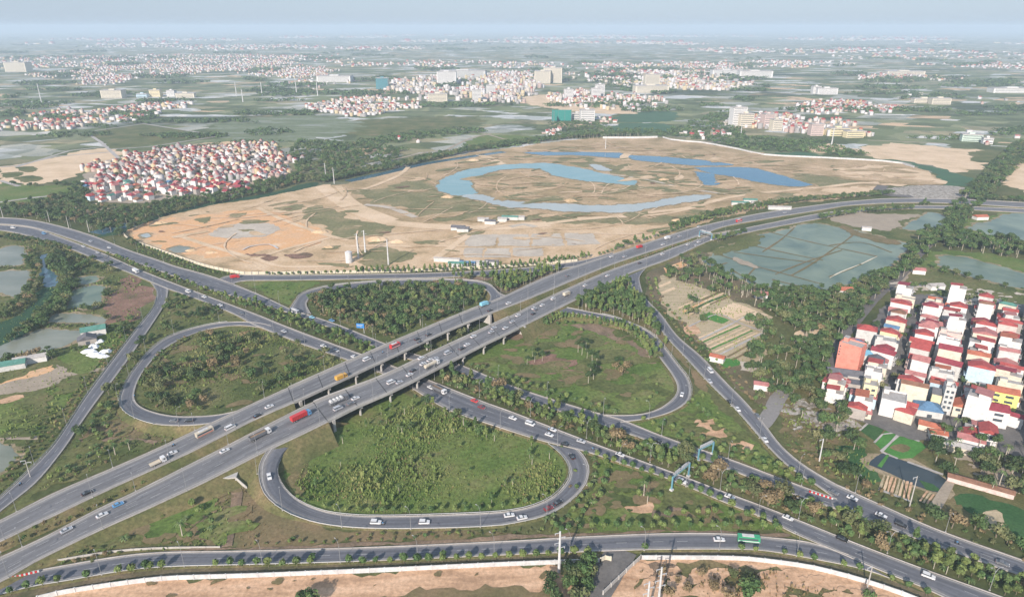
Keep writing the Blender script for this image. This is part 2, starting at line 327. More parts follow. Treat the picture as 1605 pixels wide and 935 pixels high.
def ribbon(name, px, width, mat, layer=3, z=None, jit=0.3, smooth=True):
    c = [P(x, y, 0) for x, y in px]; c = catmull(c, 8.0) if smooth else resample(c, max(2, int(length(c)/8)))
    mb = MB(); vs = []; zz = 0.0 if z is None else z
    for i, p in enumerate(c):
        d = (c[min(i+1, len(c)-1)] - c[max(i-1, 0)]).normalized(); n = Vector((-d.y, d.x, 0)); h = width/2 + rnd.uniform(-jit, jit)
        vs += [(p + n*h).to_tuple()[:2] + (zz,), (p - n*h).to_tuple()[:2] + (zz,)]
    mb.add(vs, [(2*i, 2*i+1, 2*i+3, 2*i+2) for i in range(len(c)-1)], mat)
    o = mb.build(name); tag(o, kind='structure')
    if z is None: SHEETS.append((layer, len(SHEETS), o))
    return o

# ------------------------------------------------------------------ ground and haze
gm = MB(); S = 45000.0
xs = [-S, -3000, 3000, S]; ys = [-1500, 0, 3000, S]
gm.v = [(x, y, 0) for y in ys for x in xs]; gm.m('ground')
for j in range(3):
    for i in range(3): gm.f.append((j*4+i, j*4+i+1, j*4+i+5, j*4+i+4)); gm.mi.append(0)
tag(gm.build('ground'), kind='structure')
hm, hnt, hb = newmat('haze_air'); hnt.nodes.remove(hb)
vol = hnt.nodes.new('ShaderNodeVolumePrincipled'); vol.inputs['Density'].default_value = HAZE_DENSITY; vol.inputs['Color'].default_value = (0.64, 0.78, 0.93, 1); vol.inputs['Anisotropy'].default_value = 0.0
hnt.links.new(vol.outputs[0], hnt.nodes['Material Output'].inputs['Volume'])
hz = MB(); hz.box(-S-500, -2000, -1.5, S+500, S+500, 238, 'haze_air'); ho = hz.build('haze'); tag(ho, 'pale bluish haze lying over the whole plain', 'haze', None, 'stuff')

# ------------------------------------------------------------------ ground patches (outlines surveyed from the photograph, on the ground plane)
patch('construction_site', [(196, 366), (205, 355), (250, 340), (330, 322), (400, 310), (470, 296), (505, 292), (560, 284), (640, 262), (735, 240), (800, 232), (880, 221), (960, 215), (1040, 216), (1100, 224), (1160, 235), (1200, 243), (1300, 248), (1400, 254), (1432, 262), (1462, 272), (1477, 288), (1384, 291), (1376, 300), (1300, 313), (1250, 318), (1180, 330), (1100, 350), (1040, 372), (980, 394), (920, 409), (820, 415), (736, 421), (600, 425), (400, 427), (340, 420), (274, 400), (217, 380)], 'site_olive', 1, 2.0)
patch('dirt_area', [(199, 362), (215, 350), (300, 330), (400, 311), (455, 298), (500, 292), (512, 290), (545, 303), (574, 330), (624, 350), (724, 350), (800, 347), (900, 350), (1049, 352), (1070, 352), (1037, 368), (974, 390), (919, 407), (800, 414), (740, 419), (600, 423), (400, 426), (340, 418), (274, 397), (222, 379)], 'site_tan', 2, 3.0)
patch('dirt_orange', [(200, 360), (250, 345), (330, 335), (420, 330), (480, 352), (515, 370), (500, 380), (430, 392), (380, 398), (330, 404), (285, 398), (240, 382)], 'site_orange', 3, 3.0)
patch('dirt_pad', [(330, 366), (350, 353), (400, 350), (434, 352), (437, 360), (410, 371), (360, 374), (338, 371)], 'site_grey', 4, 1.5)
patch('puddle', [(262, 391), (280, 386), (298, 389), (292, 395), (272, 396)], 'pond_mud', 4, 0.6); patch('puddle', [(220, 369), (230, 366), (237, 370), (228, 373)], 'lake_grey', 4, 0.6)
patch('scrub_area', [(470, 338), (485, 326), (507, 322), (530, 333), (550, 342), (590, 350), (622, 354), (618, 360), (600, 366), (570, 372), (544, 377), (528, 370), (500, 352)], 'site_green', 4, 3)
patch('scrub_area', [(556, 300), (612, 292), (660, 277), (690, 300), (735, 312), (820, 330), (870, 345), (780, 344), (700, 345), (655, 340), (640, 328), (590, 318)], 'site_green', 3, 4)
patch('scrub_area', [(575, 392), (600, 388), (640, 394), (655, 399), (620, 412), (600, 420), (575, 418), (565, 402)], 'site_green', 4, 2)
patch('scrub_area', [(430, 326), (465, 320), (480, 324), (450, 331)], 'site_green', 4, 2); patch('scrub_area', [(305, 345), (325, 341), (334, 345), (320, 351)], 'site_green', 4, 2); patch('scrub_area', [(360, 336), (385, 334), (388, 338), (370, 342)], 'site_green', 4, 2)
patch('scrub_area', [(445, 398), (470, 396), (488, 398), (478, 405), (455, 404)], 'scrub_red', 4, 2); patch('scrub_area', [(437, 403), (400, 396), (380, 400), (420, 408)], 'scrub_red', 4, 2)
patch('scrub_area', [(640, 268), (724, 252), (800, 240), (815, 244), (860, 250), (840, 254), (770, 258), (720, 264), (690, 275), (660, 275)], 'site_olive', 3, 3)
patch('scrub_area', [(800, 330), (870, 338), (950, 342), (1020, 340), (1070, 338), (1130, 330), (1170, 325), (1120, 342), (1060, 350), (960, 350), (850, 348)], 'site_green', 3, 3)
patch('scrub_area', [(845, 244), (925, 246), (930, 252), (1000, 268), (1060, 282), (1110, 292), (1180, 300), (1170, 306), (1110, 300), (1040, 290), (980, 275), (900, 258)], 'site_green', 3, 3)
patch('scrub_area', [(1240, 272), (1300, 276), (1350, 284), (1300, 292), (1275, 290), (1250, 280)], 'site_green', 3, 3); patch('scrub_area', [(1200, 304), (1240, 302), (1290, 306), (1240, 318), (1205, 322)], 'site_green', 3, 2)
patch('sand_area', [(1305, 266), (1330, 262), (1374, 259), (1420, 264), (1449, 270), (1470, 280), (1476, 288), (1384, 290), (1345, 280), (1325, 276)], 'site_sand', 3, 4)
patch('sand_area', [(1290, 296), (1340, 292), (1382, 294), (1372, 302), (1310, 312), (1270, 302)], 'site_sand', 3, 3); patch('sand_area', [(1008, 268), (1030, 263), (1042, 267), (1025, 271)], 'site_sand', 3, 1); patch('sand_area', [(1055, 278), (1068, 273), (1070, 279), (1060, 283)], 'site_sand', 3, 1)
patch('sand_area', [(880, 308), (892, 312), (903, 321), (896, 321), (886, 315)], 'site_sand', 3, 1); patch('sand_area', [(745, 242), (770, 246), (796, 258), (785, 259), (762, 250)], 'site_sand', 4, 1.5)
patch('water', [(684, 291), (690, 283), (699, 279), (715, 271), (734, 266), (765, 261), (800, 258), (835, 256), (870, 257), (925, 267), (975, 279), (999, 284), (996, 288), (985, 290), (950, 287), (905, 282), (885, 279), (870, 276), (857, 269), (832, 264), (800, 265), (770, 270), (749, 276), (738, 284), (741, 295), (749, 302), (719, 307), (700, 304), (689, 299)], 'lake_pale', 5, 1.5)
patch('water', [(724, 308), (749, 304), (800, 315), (887, 320), (962, 322), (1000, 319), (1024, 316), (1074, 307), (1090, 305), (1114, 306), (1098, 315), (1070, 318), (1049, 321), (1010, 329), (974, 333), (900, 332), (837, 327), (800, 325), (761, 317)], 'lake_grey', 5, 1.5)
patch('water', [(817, 239), (862, 238.5), (970, 240), (975, 247.7), (925, 245), (890, 243), (857, 244)], 'lake_blue', 5, 1)
patch('water', [(979, 243), (1049, 246.5), (1111, 252.7), (1149, 258.4), (1099, 260), (1049, 256.4), (989, 250)], 'lake_blue', 5, 1)
patch('water', [(1087, 263), (1130, 262), (1174, 263), (1200, 268), (1237, 279), (1272, 290), (1237, 292.6), (1200, 287.6), (1149, 277.6), (1111, 271)], 'lake_blue', 5, 1)
patch('water', [(1087, 269), (1116, 272.6), (1122, 282), (1126, 289), (1104, 290), (1094, 276)], 'lake_blue', 5, 1); patch('water', [(923, 258), (935, 258), (960, 267), (945, 268), (930, 264)], 'lake_grey', 5, 1)
for a in ([(734, 368), (780, 367.5), (776, 386), (728, 386)], [(784, 367.5), (830, 367), (829, 386), (780, 386)], [(834, 367), (880, 366), (884, 385), (833, 386)], [(884, 366), (930, 366), (940, 382), (888, 385)], [(728, 389), (758, 389), (756, 404), (727, 404)], [(762, 389), (800, 389), (800, 403), (760, 404)], [(804, 389), (850, 388), (852, 401), (804, 403)]):
    patch('gravel_pad', a, 'site_grey', 4, 0.8, smooth=False)
for px, w, mt in (([(404, 326), (440, 343), (500, 365), (545, 377)], 6, 'site_sand'), ([(517, 373), (450, 390), (400, 406)], 5, 'site_sand'), ([(400, 405), (445, 418), (540, 417)], 5, 'site_sand'), ([(281, 370), (340, 389), (400, 406)], 6, 'site_sand'),
                  ([(505, 292), (545, 323), (600, 346), (650, 353), (724, 357), (800, 356), (860, 351)], 20, 'site_sand'), ([(530, 292), (560, 320), (620, 345)], 9, 'site_sand'), ([(572, 321), (612, 326), (651, 341)], 9, 'site_grey'), ([(735, 368), (679, 408)], 8, 'site_sand'), ([(549, 386), (734, 386)], 4, 'site_sand'), ([(640, 262), (625, 275), (590, 290), (560, 300)], 7, 'site_sand'),
                  ([(857, 351), (900, 345), (974, 338), (1040, 331), (1074, 327), (1110, 318), (1136, 311), (1160, 307), (1200, 302), (1287, 294), (1350, 287), (1400, 290)], 9, 'site_sand'), ([(905, 342), (985, 340), (1050, 334), (1100, 322)], 6, 'site_sand'), ([(985, 241), (978, 246), (982, 252)], 14, 'site_sand'), ([(945, 272), (1010, 281), (1060, 292), (1136, 305)], 5, 'site_grey'), ([(820, 234), (880, 237), (975, 239), (1060, 245), (1150, 257), (1200, 264)], 6, 'site_sand'), ([(870, 302), (950, 299), (985, 294)], 4, 'site_sand'), ([(1005, 294), (1030, 304)], 4, 'site_sand'), ([(800, 356), (820, 352), (840, 356)], 8, 'site_grey')):
    ribbon('track', px, w, mt, 6)
# north of the site: canal, green strip, parcels beside the village
patch('canal_bank', [(150, 372), (205, 352), (250, 336), (330, 318), (420, 303), (470, 290), (490, 286), (500, 290), (420, 308), (330, 322), (250, 342), (205, 358), (196, 366)], 'algae', 2, 1); ribbon('canal', [(150, 366), (180, 358), (205, 352)], 22, 'creek', 3); ribbon('canal', [(545, 284), (600, 272), (660, 258), (720, 248), (790, 238)], 16, 'creek', 3)
patch('field', [(1195, 243), (1300, 247), (1400, 252), (1440, 262), (1470, 276), (1478, 288), (1490, 292), (1520, 289), (1523, 281), (1500, 272), (1465, 262), (1420, 253), (1370, 249), (1300, 245), (1250, 238)], 'field_teal', 2, 3)
patch('field', [(0, 262), (80, 248), (140, 234), (183, 235), (190, 246), (150, 262), (90, 285), (50, 288), (0, 292)], 'site_sand', 1, 3); patch('field', [(22, 262), (50, 261), (60, 267), (40, 270)], 'grass_olive', 2, 1); patch('field', [(0, 272), (30, 269), (38, 274), (10, 279)], 'grass_olive', 2, 1); patch('field', [(20, 279), (50, 275), (70, 280), (40, 286)], 'grass_olive', 2, 1)
patch('field', [(130, 208), (225, 194), (346, 213), (300, 222), (175, 233), (155, 220)], 'grass_olive', 1, 2, smooth=False); patch('field', [(0, 285), (55, 290), (130, 290), (180, 280), (130, 300), (0, 320)], 'grass_bright', 1, 2)
for px in ([(130, 208), (225, 194), (346, 213)], [(346, 213), (235, 230), (172, 234)], [(135, 208), (157, 222), (186, 248)], [(0, 262), (25, 260), (90, 245), (180, 238)], [(25, 262), (110, 236), (165, 230)], [(0, 317), (50, 310), (110, 304)], [(0, 283), (30, 292)]): ribbon('path', px, 6, 'kerb_pale', 3, smooth=False)
for px in ([(715, 200), (760, 210), (790, 218)], [(600, 255), (660, 240), (700, 235)], [(700, 235), (735, 218), (770, 209)], [(1360, 220), (1460, 224), (1480, 225)], [(1050, 220), (1150, 224)]): ribbon('path', px, 6, 'dirt_path', 3)
patch('field', [(735, 220), (760, 212), (800, 212), (840, 214), (820, 226), (760, 234), (730, 228)], 'grass_bright', 1, 3); patch('field', [(985, 176), (1055, 175), (1050, 190), (960, 190)], 'field_teal', 1, 3); patch('field', [(970, 193), (1040, 194), (1060, 205), (960, 207)], 'field_teal', 1, 3)
patch('field', [(500, 192), (700, 182), (760, 190), (700, 205), (560, 212), (470, 200)], 'grass_olive', 1, 6); patch('field', [(330, 192), (470, 180), (560, 190), (540, 210), (430, 224), (360, 218)], 'wetfield', 1, 9)
patch('field', [(1335, 234), (1400, 225), (1470, 230), (1560, 240), (1540, 262), (1500, 270), (1440, 255), (1370, 247)], 'site_sand', 1, 4); patch('field', [(1250, 232), (1300, 225), (1330, 232), (1290, 240)], 'site_sand', 1, 3); patch('field', [(1575, 262), (1640, 230), (1640, 300), (1580, 290)], 'site_sand', 1, 4)
patch('field', [(1520, 237), (1580, 236), (1570, 255), (1525, 252)], 'grass_olive', 2, 3); patch('dirt_area', [(800, 155), (870, 148), (940, 158), (1000, 176), (940, 178), (880, 172), (820, 162)], 'site_sand', 1, 5); patch('dirt_area', [(120, 325), (150, 318), (170, 335), (140, 334)], 'site_sand', 2, 2)
# paddies beside the highway
patch('bank', [(1088, 410), (1110, 395), (1203, 360), (1280, 343), (1345, 335), (1440, 330), (1440, 400), (1370, 440), (1280, 462), (1180, 455), (1095, 420)], 'grass_olive', 1, 2)
patch('paddy_water', [(1100, 408), (1123, 395), (1160, 379), (1203, 366), (1245, 356), (1277, 350), (1337, 360), (1390, 374), (1423, 382), (1412, 398), (1407, 409), (1363, 432), (1320, 446), (1277, 457), (1230, 452), (1183, 446), (1135, 428)], 'paddy', 2, 1.2)
patch('bank', [(1415, 345), (1440, 337), (1320, 334), (1300, 343), (1330, 352), (1380, 362), (1400, 360)], 'dirt_path', 2, 2)
patch('pond', [(1414, 359), (1440, 341), (1459, 333), (1484, 341), (1482, 356), (1449, 363)], 'paddy', 3, 1)
patch('pond', [(1516, 358), (1535, 350), (1554, 345), (1600, 330), (1640, 330), (1640, 375), (1600, 376), (1549, 368)], 'paddy', 2, 1.5); patch('pond', [(1465, 414), (1486, 400), (1549, 411), (1600, 428), (1660, 440), (1660, 462), (1600, 453), (1524, 433)], 'paddy', 2, 1.5)
patch('bank', [(1480, 372), (1520, 345), (1560, 335), (1605, 322), (1560, 360), (1520, 372)], 'grass_bright', 1, 2); patch('bank', [(1440, 410), (1480, 392), (1560, 400), (1640, 420), (1640, 480), (1560, 462), (1440, 430)], 'grass_bright', 1, 3)
for px in ([(1203, 363), (1260, 377), (1310, 388), (1375, 402)], [(1120, 397), (1180, 416), (1240, 432), (1290, 446)], [(1280, 412), (1220, 405), (1150, 395)], [(1320, 392), (1265, 410), (1215, 430)], [(1350, 414), (1300, 434)], [(1398, 396), (1350, 380), (1300, 385)], [(1150, 425), (1185, 445)], [(1185, 418), (1165, 440)], [(1160, 380), (1230, 396), (1290, 408)], [(1245, 357), (1225, 375), (1195, 395)], [(1310, 388), (1290, 402), (1262, 420), (1240, 432)], [(1345, 362), (1325, 378), (1310, 388)], [(1210, 438), (1250, 448), (1282, 455)], [(1140, 412), (1110, 420)]): ribbon('bund', px, 1.8, 'grass_dry', 4)
patch('bank', [(1120, 393), (1150, 380), (1185, 369), (1200, 372), (1180, 385), (1145, 397), (1125, 400)], 'grass_olive', 4, 2); patch('bank', [(1320, 352), (1345, 362), (1400, 376), (1405, 384), (1360, 376), (1330, 366)], 'grass_dry', 4, 2); patch('bank', [(1150, 403), (1178, 412), (1190, 422), (1160, 414)], 'dirt_path', 4, 1)
for px in ([(1347, 415), (1319, 426), (1300, 436)], [(1375, 402), (1350, 414)], [(1218, 446), (1265, 457)]): ribbon('bund', px, 1.2, 'wall_cream', 5)
# left of the highway: ponds, creek, yards
patch('bank', [(0, 365), (60, 372), (150, 395), (220, 430), (247, 452), (244, 480), (215, 515), (150, 600), (95, 690), (0, 785)], 'grass_olive', 1, 2)
patch('pond', [(-40, 395), (0, 390), (20, 384), (36, 388), (36, 414), (0, 416), (-40, 416)], 'pond_mud', 2, 1); patch('pond', [(-40, 428), (0, 426), (47, 423), (50, 438), (26, 466), (0, 458), (-40, 462)], 'pond_mud', 2, 1)
patch('creek_water', [(62, 404), (72, 398), (75, 418), (92, 436), (87, 449), (68, 449), (65, 425)], 'creek', 2, 1); patch('marsh', [(92, 452), (68, 452), (50, 475), (20, 500), (-30, 520), (-30, 560), (20, 538), (60, 510), (82, 480)], 'algae', 2, 1.5)
patch('pond', [(104, 483), (114, 458), (139, 449), (160, 447), (166, 455), (159, 468), (149, 481)], 'paddy', 2, 1); patch('pond', [(110, 438), (150, 433), (152, 442), (118, 446)], 'paddy', 2, 1)
patch('pond', [(67, 506), (87, 493), (120, 492), (165, 496), (160, 506), (110, 505)], 'pond_mud', 2, 1); patch('pond', [(-20, 556), (0, 544), (57, 517), (90, 516), (127, 519), (119, 532), (90, 546), (25, 555), (-10, 572)], 'pond_mud', 2, 1)
patch('dirt_area', [(160, 500), (175, 460), (200, 432), (225, 440), (240, 455), (232, 480), (205, 505), (175, 512)], 'scrub_red', 2, 3)
patch('field', [(-20, 640), (37, 622), (80, 610), (120, 600), (118, 620), (87, 656), (67, 681), (-20, 682)], 'grass_bright', 2, 2, smooth=False); patch('dirt_area', [(-10, 602), (32, 588), (60, 578), (85, 571), (90, 585), (60, 597), (20, 606)], 'site_orange', 2, 1.5); patch('dirt_area', [(92, 570), (108, 589), (60, 610), (-20, 622), (-20, 606), (60, 590)], 'dirt_path', 2, 1)
ribbon('path', [(-20, 620), (50, 604), (100, 588), (164, 577)], 6, 'dirt_path', 3); ribbon('path', [(-20, 687), (30, 686), (62, 686)], 3.5, 'dirt_path', 3); patch('dirt_area', [(-10, 628), (20, 620), (38, 622), (0, 634)], 'dirt_orange', 3, 1)
patch('field', [(95, 560), (130, 540), (150, 560), (160, 575), (115, 586)], 'grass_bright', 3, 1.5); patch('field', [(155, 540), (160, 515), (200, 500), (205, 515), (180, 545)], 'grass_bright', 2, 1.5); patch('pond', [(-30, 690), (10, 693), (27, 702), (24, 720), (5, 738), (-30, 745)], 'pond_mud', 3, 1)
patch('field', [(-30, 695), (40, 690), (75, 694), (60, 730), (10, 775), (-30, 780)], 'grass_olive', 2, 2)
# inside the loops and the islands between ramps
patch('infield', [(217, 600), (225, 580), (254, 550), (282, 533), (330, 518), (390, 512), (450, 530), (545, 562), (500, 582), (400, 628), (345, 648), (275, 651), (236, 643), (215, 628)], 'grass_olive', 1, 1)
patch('infield', [(490, 489), (482, 470), (505, 459), (600, 448), (740, 449), (766, 462), (758, 478), (640, 526), (610, 538), (560, 515)], 'grass_olive', 1, 1)
patch('infield', [(512, 672), (470, 690), (445, 725), (445, 750), (465, 780), (500, 797), (550, 806), (624, 808), (749, 804), (837, 791), (872, 775), (890, 752), (890, 730), (865, 700), (800, 670), (690, 640), (630, 615), (565, 642)], 'grass_bright', 1, 1)
patch('infield', [(470, 692), (500, 678), (520, 690), (490, 720), (470, 750), (480, 780), (455, 765), (443, 740)], 'slope_grass', 2, 1.5); patch('infield', [(700, 740), (760, 720), (830, 740), (850, 770), (790, 795), (700, 790)], 'grass_bright', 2, 5)
patch('infield', [(722, 566), (800, 523), (860, 500), (930, 502), (990, 520), (1030, 556), (1050, 580), (1058, 605), (1045, 628), (1010, 642), (960, 646), (880, 628), (800, 600)], 'grass_bright', 1, 1)
speckle_later = [('scrub_red', [(835, 566), (890, 562), (905, 580), (895, 605), (860, 592)])]; patch('infield', [(880, 508), (940, 510), (990, 528), (1015, 555), (1030, 570), (1010, 566), (985, 540), (930, 520)], 'dirt_brown', 3, 1.2)
patch('infield', [(800, 516), (825, 508), (850, 520), (840, 528), (800, 530)], 'dirt_brown', 3, 2)
patch('island', [(980, 662), (1030, 655), (1085, 630), (1100, 605), (1130, 640), (1180, 690), (1240, 740), (1280, 765), (1200, 735), (1080, 693)], 'grass_bright', 1, 1); patch('island', [(1095, 660), (1120, 655), (1140, 672), (1130, 690), (1105, 685)], 'dirt_orange', 2, 2); patch('island', [(1140, 690), (1165, 690), (1180, 705), (1155, 708)], 'dirt_orange', 2, 2)
patch('island', [(935, 712), (980, 728), (1050, 752), (1130, 785), (1240, 830), (1150, 833), (1050, 832), (870, 838), (880, 815), (915, 780), (932, 745)], 'grass_bright', 1, 1); patch('island', [(985, 788), (1010, 780), (1030, 790), (1020, 800), (990, 800)], 'dirt_orange', 2, 1.5); patch('island', [(1030, 810), (1060, 785), (1075, 790), (1050, 822), (1025, 826)], 'dirt_brown', 2, 1.5)
patch('island', [(366, 756), (418, 708), (408, 740), (415, 775), (440, 798), (480, 815), (530, 827), (700, 830), (800, 830), (800, 838), (600, 848), (375, 856)], 'grass_dry', 1, 1.5); patch('island', [(60, 880), (200, 812), (340, 752), (362, 760), (355, 856), (180, 868), (100, 880)], 'slope_grass', 1, 1.5); patch('island', [(120, 862), (200, 825), (330, 780), (350, 790), (345, 852), (200, 862)], 'grass_olive', 2, 2)
patch('island', [(186, 595), (185, 640), (210, 655), (250, 667), (325, 666), (250, 695), (170, 690), (130, 690), (165, 630)], 'grass_dry', 1, 1.5); patch('island', [(120, 690), (250, 694), (170, 728), (60, 770), (20, 790)], 'grass_olive', 2, 1.5)
patch('island', [(262, 460), (330, 468), (390, 500), (330, 508), (265, 526), (220, 560), (190, 600), (165, 640), (130, 690), (108, 700), (160, 620), (225, 530), (255, 490)], 'grass_olive', 1, 1); ribbon('path', [(122, 690), (180, 689), (245, 694)], 4, 'dirt_brown', 4); ribbon('path', [(366, 756), (372, 775), (366, 810), (355, 857)], 4.5, 'dirt_brown', 4)
patch('island', [(372, 441), (460, 441), (500, 443), (468, 458), (455, 478), (420, 462)], 'grass_bright', 1, 1); patch('island', [(700, 428), (780, 432), (760, 440), (700, 437), (640, 436)], 'dirt_brown', 1, 1); patch('island', [(770, 440), (905, 412), (930, 415), (800, 458), (785, 460)], 'verge', 2, 1)
patch('island', [(880, 484), (985, 434), (1000, 468), (1040, 530), (1065, 565), (1040, 545), (1000, 512), (920, 490)], 'slope_grass', 1, 1); patch('verge', [(1000, 470), (1035, 515), (1105, 600), (1100, 612), (1080, 585), (1062, 560), (1020, 520)], 'grass_dry', 2, 1)
patch('island', [(1010, 430), (1100, 395), (1190, 450), (1190, 520), (1190, 560), (1220, 620), (1195, 640), (1140, 590), (1060, 500), (1020, 470)], 'verge', 1, 1)
# plots right of the outer ramp
for px, mt in (([(1096, 494), (1111, 489), (1146, 502), (1131, 507)], 'crop_green'), ([(1114, 489), (1149, 474), (1184, 487), (1149, 499)], 'site_sand'), ([(1152, 500), (1184, 488), (1205, 494), (1180, 506)], 'site_sand'), ([(1040, 420), (1068, 410), (1078, 415), (1045, 428)], 'site_orange'), ([(1070, 510), (1090, 508), (1100, 522), (1080, 527)], 'dirt_orange'),
               ([(1120, 563), (1150, 560), (1165, 570), (1140, 576)], 'crop_green'), ([(1160, 566), (1200, 570), (1190, 585), (1160, 580)], 'site_grey'), ([(1245, 520), (1275, 508), (1290, 522), (1265, 538), (1245, 535)], 'site_sand'), ([(1030, 445), (1060, 432), (1060, 460), (1035, 465)], 'plot_tan')): patch('plot', px, mt, 3, 0.6, smooth=False)
patch('plot_ground', [(1040, 430), (1100, 452), (1180, 480), (1205, 500), (1195, 540), (1190, 575), (1150, 570), (1085, 520), (1035, 470)], 'plot_tan', 1, 2)
def beds(name, A0, A1, B0, B1, n, mats_, fill_=.72):
    """n parallel beds between edge A0-A1 and edge B0-B1 (each bed runs from the A edge to the B edge)"""
    a0, a1, b0, b1 = P(*A0), P(*A1), P(*B0), P(*B1)
    for i in range(n):
        t0, t1 = i/n, (i + fill_)/n; q = [a0.lerp(a1, t0), a0.lerp(a1, t1), b0.lerp(b1, t1), b0.lerp(b1, t0)]; patch(name, [PIX(p)[:2] for p in q], mats_[i % len(mats_)], 3, 0.12, smooth=False)
beds('vegetable_bed', (1094, 529), (1122, 553), (1149, 505), (1190, 522), 11, ['site_sand', 'plot_tan', 'site_sand', 'crop_green', 'plot_tan'], .7); beds('vegetable_bed', (1135, 556), (1150, 566), (1190, 524), (1200, 540), 4, ['plot_tan', 'grass_dry'])
beds('vegetable_bed', (1062, 482), (1084, 500), (1108, 462), (1128, 474), 6, ['site_sand', 'plot_tan', 'site_orange', 'crop_dark'], .7); beds('vegetable_bed', (1098, 470), (1116, 478), (1128, 456), (1148, 466), 4, ['grass_dry', 'site_sand', 'crop_dark']); beds('vegetable_bed', (1028, 450), (1034, 464), (1050, 440), (1060, 455), 3, ['site_sand', 'plot_tan'])
for px in ([(1080, 512), (1125, 492), (1150, 503), (1196, 520)], [(1092, 535), (1150, 506), (1172, 494)], [(1120, 560), (1195, 522)]): ribbon('bund', px, 1.6, 'kerb_pale', 5)
patch('rubble_ground', [(1400, 440), (1440, 415), (1520, 432), (1605, 455), (1640, 490), (1560, 480), (1500, 468), (1440, 462)], 'grass_olive', 1, 2); patch('lane', [(1380, 450), (1410, 432), (1425, 425), (1418, 440), (1395, 458)], 'dirt_path', 3, 1)
patch('rubble_ground', [(1235, 640), (1260, 625), (1300, 640), (1340, 665), (1310, 680), (1260, 660)], 'rubble', 2, 2); patch('bank', [(1210, 610), (1290, 600), (1345, 640), (1500, 690), (1640, 720), (1640, 860), (1500, 805), (1400, 765), (1310, 750), (1230, 700)], 'slope_grass', 1, 2)
patch('crop_plot', [(1347, 674), (1364, 661), (1389, 669), (1371, 691)], 'crop_dark', 3, 0.1, False); patch('crop_plot', [(1369, 693), (1391, 673), (1409, 680), (1383, 706)], 'crop_green', 3, 0.1, False); patch('crop_plot', [(1385, 707), (1411, 681), (1441, 692), (1452, 700), (1430, 718), (1408, 719)], 'crop_green', 3, 0.1, False)
for px in ([(1370, 694), (1391, 673), (1441, 692)], [(1410, 680), (1381, 708)], [(1381, 708), (1407, 719)], [(1347, 675), (1364, 660)], [(1422, 724), (1478, 744)]): ribbon('path', px, 1.5, 'kerb_pale', 5, smooth=False)
patch('crop_plot', [(1395, 702), (1412, 695), (1428, 702), (1415, 710)], 'grass_dry', 4, .3)
patch('pond', [(1360, 728), (1380, 710), (1392, 714), (1433, 726), (1455, 737), (1483, 752), (1476, 772), (1445, 764), (1423, 755), (1395, 742)], 'pond_dark', 3, 0.3); ribbon('bund', [(1392, 713), (1378, 732)], 1.6, 'crop_green', 5)
beds('vegetable_bed', (1385, 743), (1433, 757), (1377, 766), (1427, 785), 8, ['plot_tan', 'site_sand', 'dirt_orange', 'dirt_orange'], .6); beds('vegetable_bed', (1452, 769), (1477, 781), (1440, 785), (1468, 797), 5, ['dirt_orange', 'plot_tan'], .6); ribbon('path', [(1377, 767), (1427, 786)], 1.4, 'kerb_pale', 5, smooth=False)
patch('bank', [(1440, 752), (1460, 760), (1473, 770), (1450, 768)], 'crop_dark', 4, 0.5); patch('field', [(1503, 772), (1540, 778), (1605, 800), (1660, 815), (1660, 860), (1605, 850), (1570, 838), (1530, 810), (1492, 788)], 'crop_dark', 2, 1); patch('crop_plot', [(1535, 805), (1560, 800), (1575, 812), (1560, 832), (1540, 825)], 'plot_tan', 3, 1)
ribbon('path', [(1461, 803), (1475, 780), (1490, 755), (1505, 745)], 4, 'dirt_path', 4); patch('bank', [(1310, 700), (1345, 705), (1380, 738), (1370, 760), (1335, 740)], 'crop_dark', 2, 1.5)
# foreground strip below the boundary walls
patch('dirt_area', [(60, 945), (120, 925), (174, 914), (249, 905), (400, 903), (600, 893), (800, 885), (870, 880), (880, 900), (860, 960), (60, 960)], 'dirt_orange', 1, 1.5); patch('field', [(520, 960), (560, 932), (700, 927), (830, 918), (870, 925), (870, 990), (500, 990)], 'grass_dry', 2, 1.5)
patch('dirt_area', [(945, 960), (945, 930), (1003, 875), (1150, 871), (1200, 876), (1280, 888), (1350, 908), (1440, 940), (1480, 970)], 'dirt_orange', 1, 1); patch('field', [(990, 960), (1000, 900), (1080, 885), (1200, 892), (1300, 915), (1350, 935), (1400, 990), (990, 990)], 'slope_grass', 2, 2)
patch('dirt_area', [(1190, 900), (1230, 900), (1290, 918), (1280, 926), (1220, 914)], 'dirt_orange', 3, 1.5); patch('dirt_area', [(1010, 890), (1050, 880), (1070, 895), (1040, 915), (1010, 910)], 'dirt_brown', 3, 1.5)
patch('verge', [(0, 915), (100, 905), (200, 890), (400, 884), (600, 878), (800, 868), (945, 863), (938, 878), (800, 884), (400, 900), (250, 903), (174, 912), (80, 930), (-40, 960), (-60, 940)], 'verge', 2, 0.6); patch('verge', [(1005, 864), (1049, 860), (1149, 861), (1200, 864), (1260, 874), (1350, 892), (1440, 924), (1490, 950), (1440, 938), (1349, 905), (1275, 886), (1200, 876), (1040, 871)], 'verge', 2, 0.6)
patch('verge', [(400, 857), (600, 850), (800, 840), (940, 834), (1150, 832), (1240, 838), (1200, 841), (1049, 835), (900, 841), (800, 847), (600, 856), (400, 862), (250, 864)], 'dirt_brown', 3, 0.5)

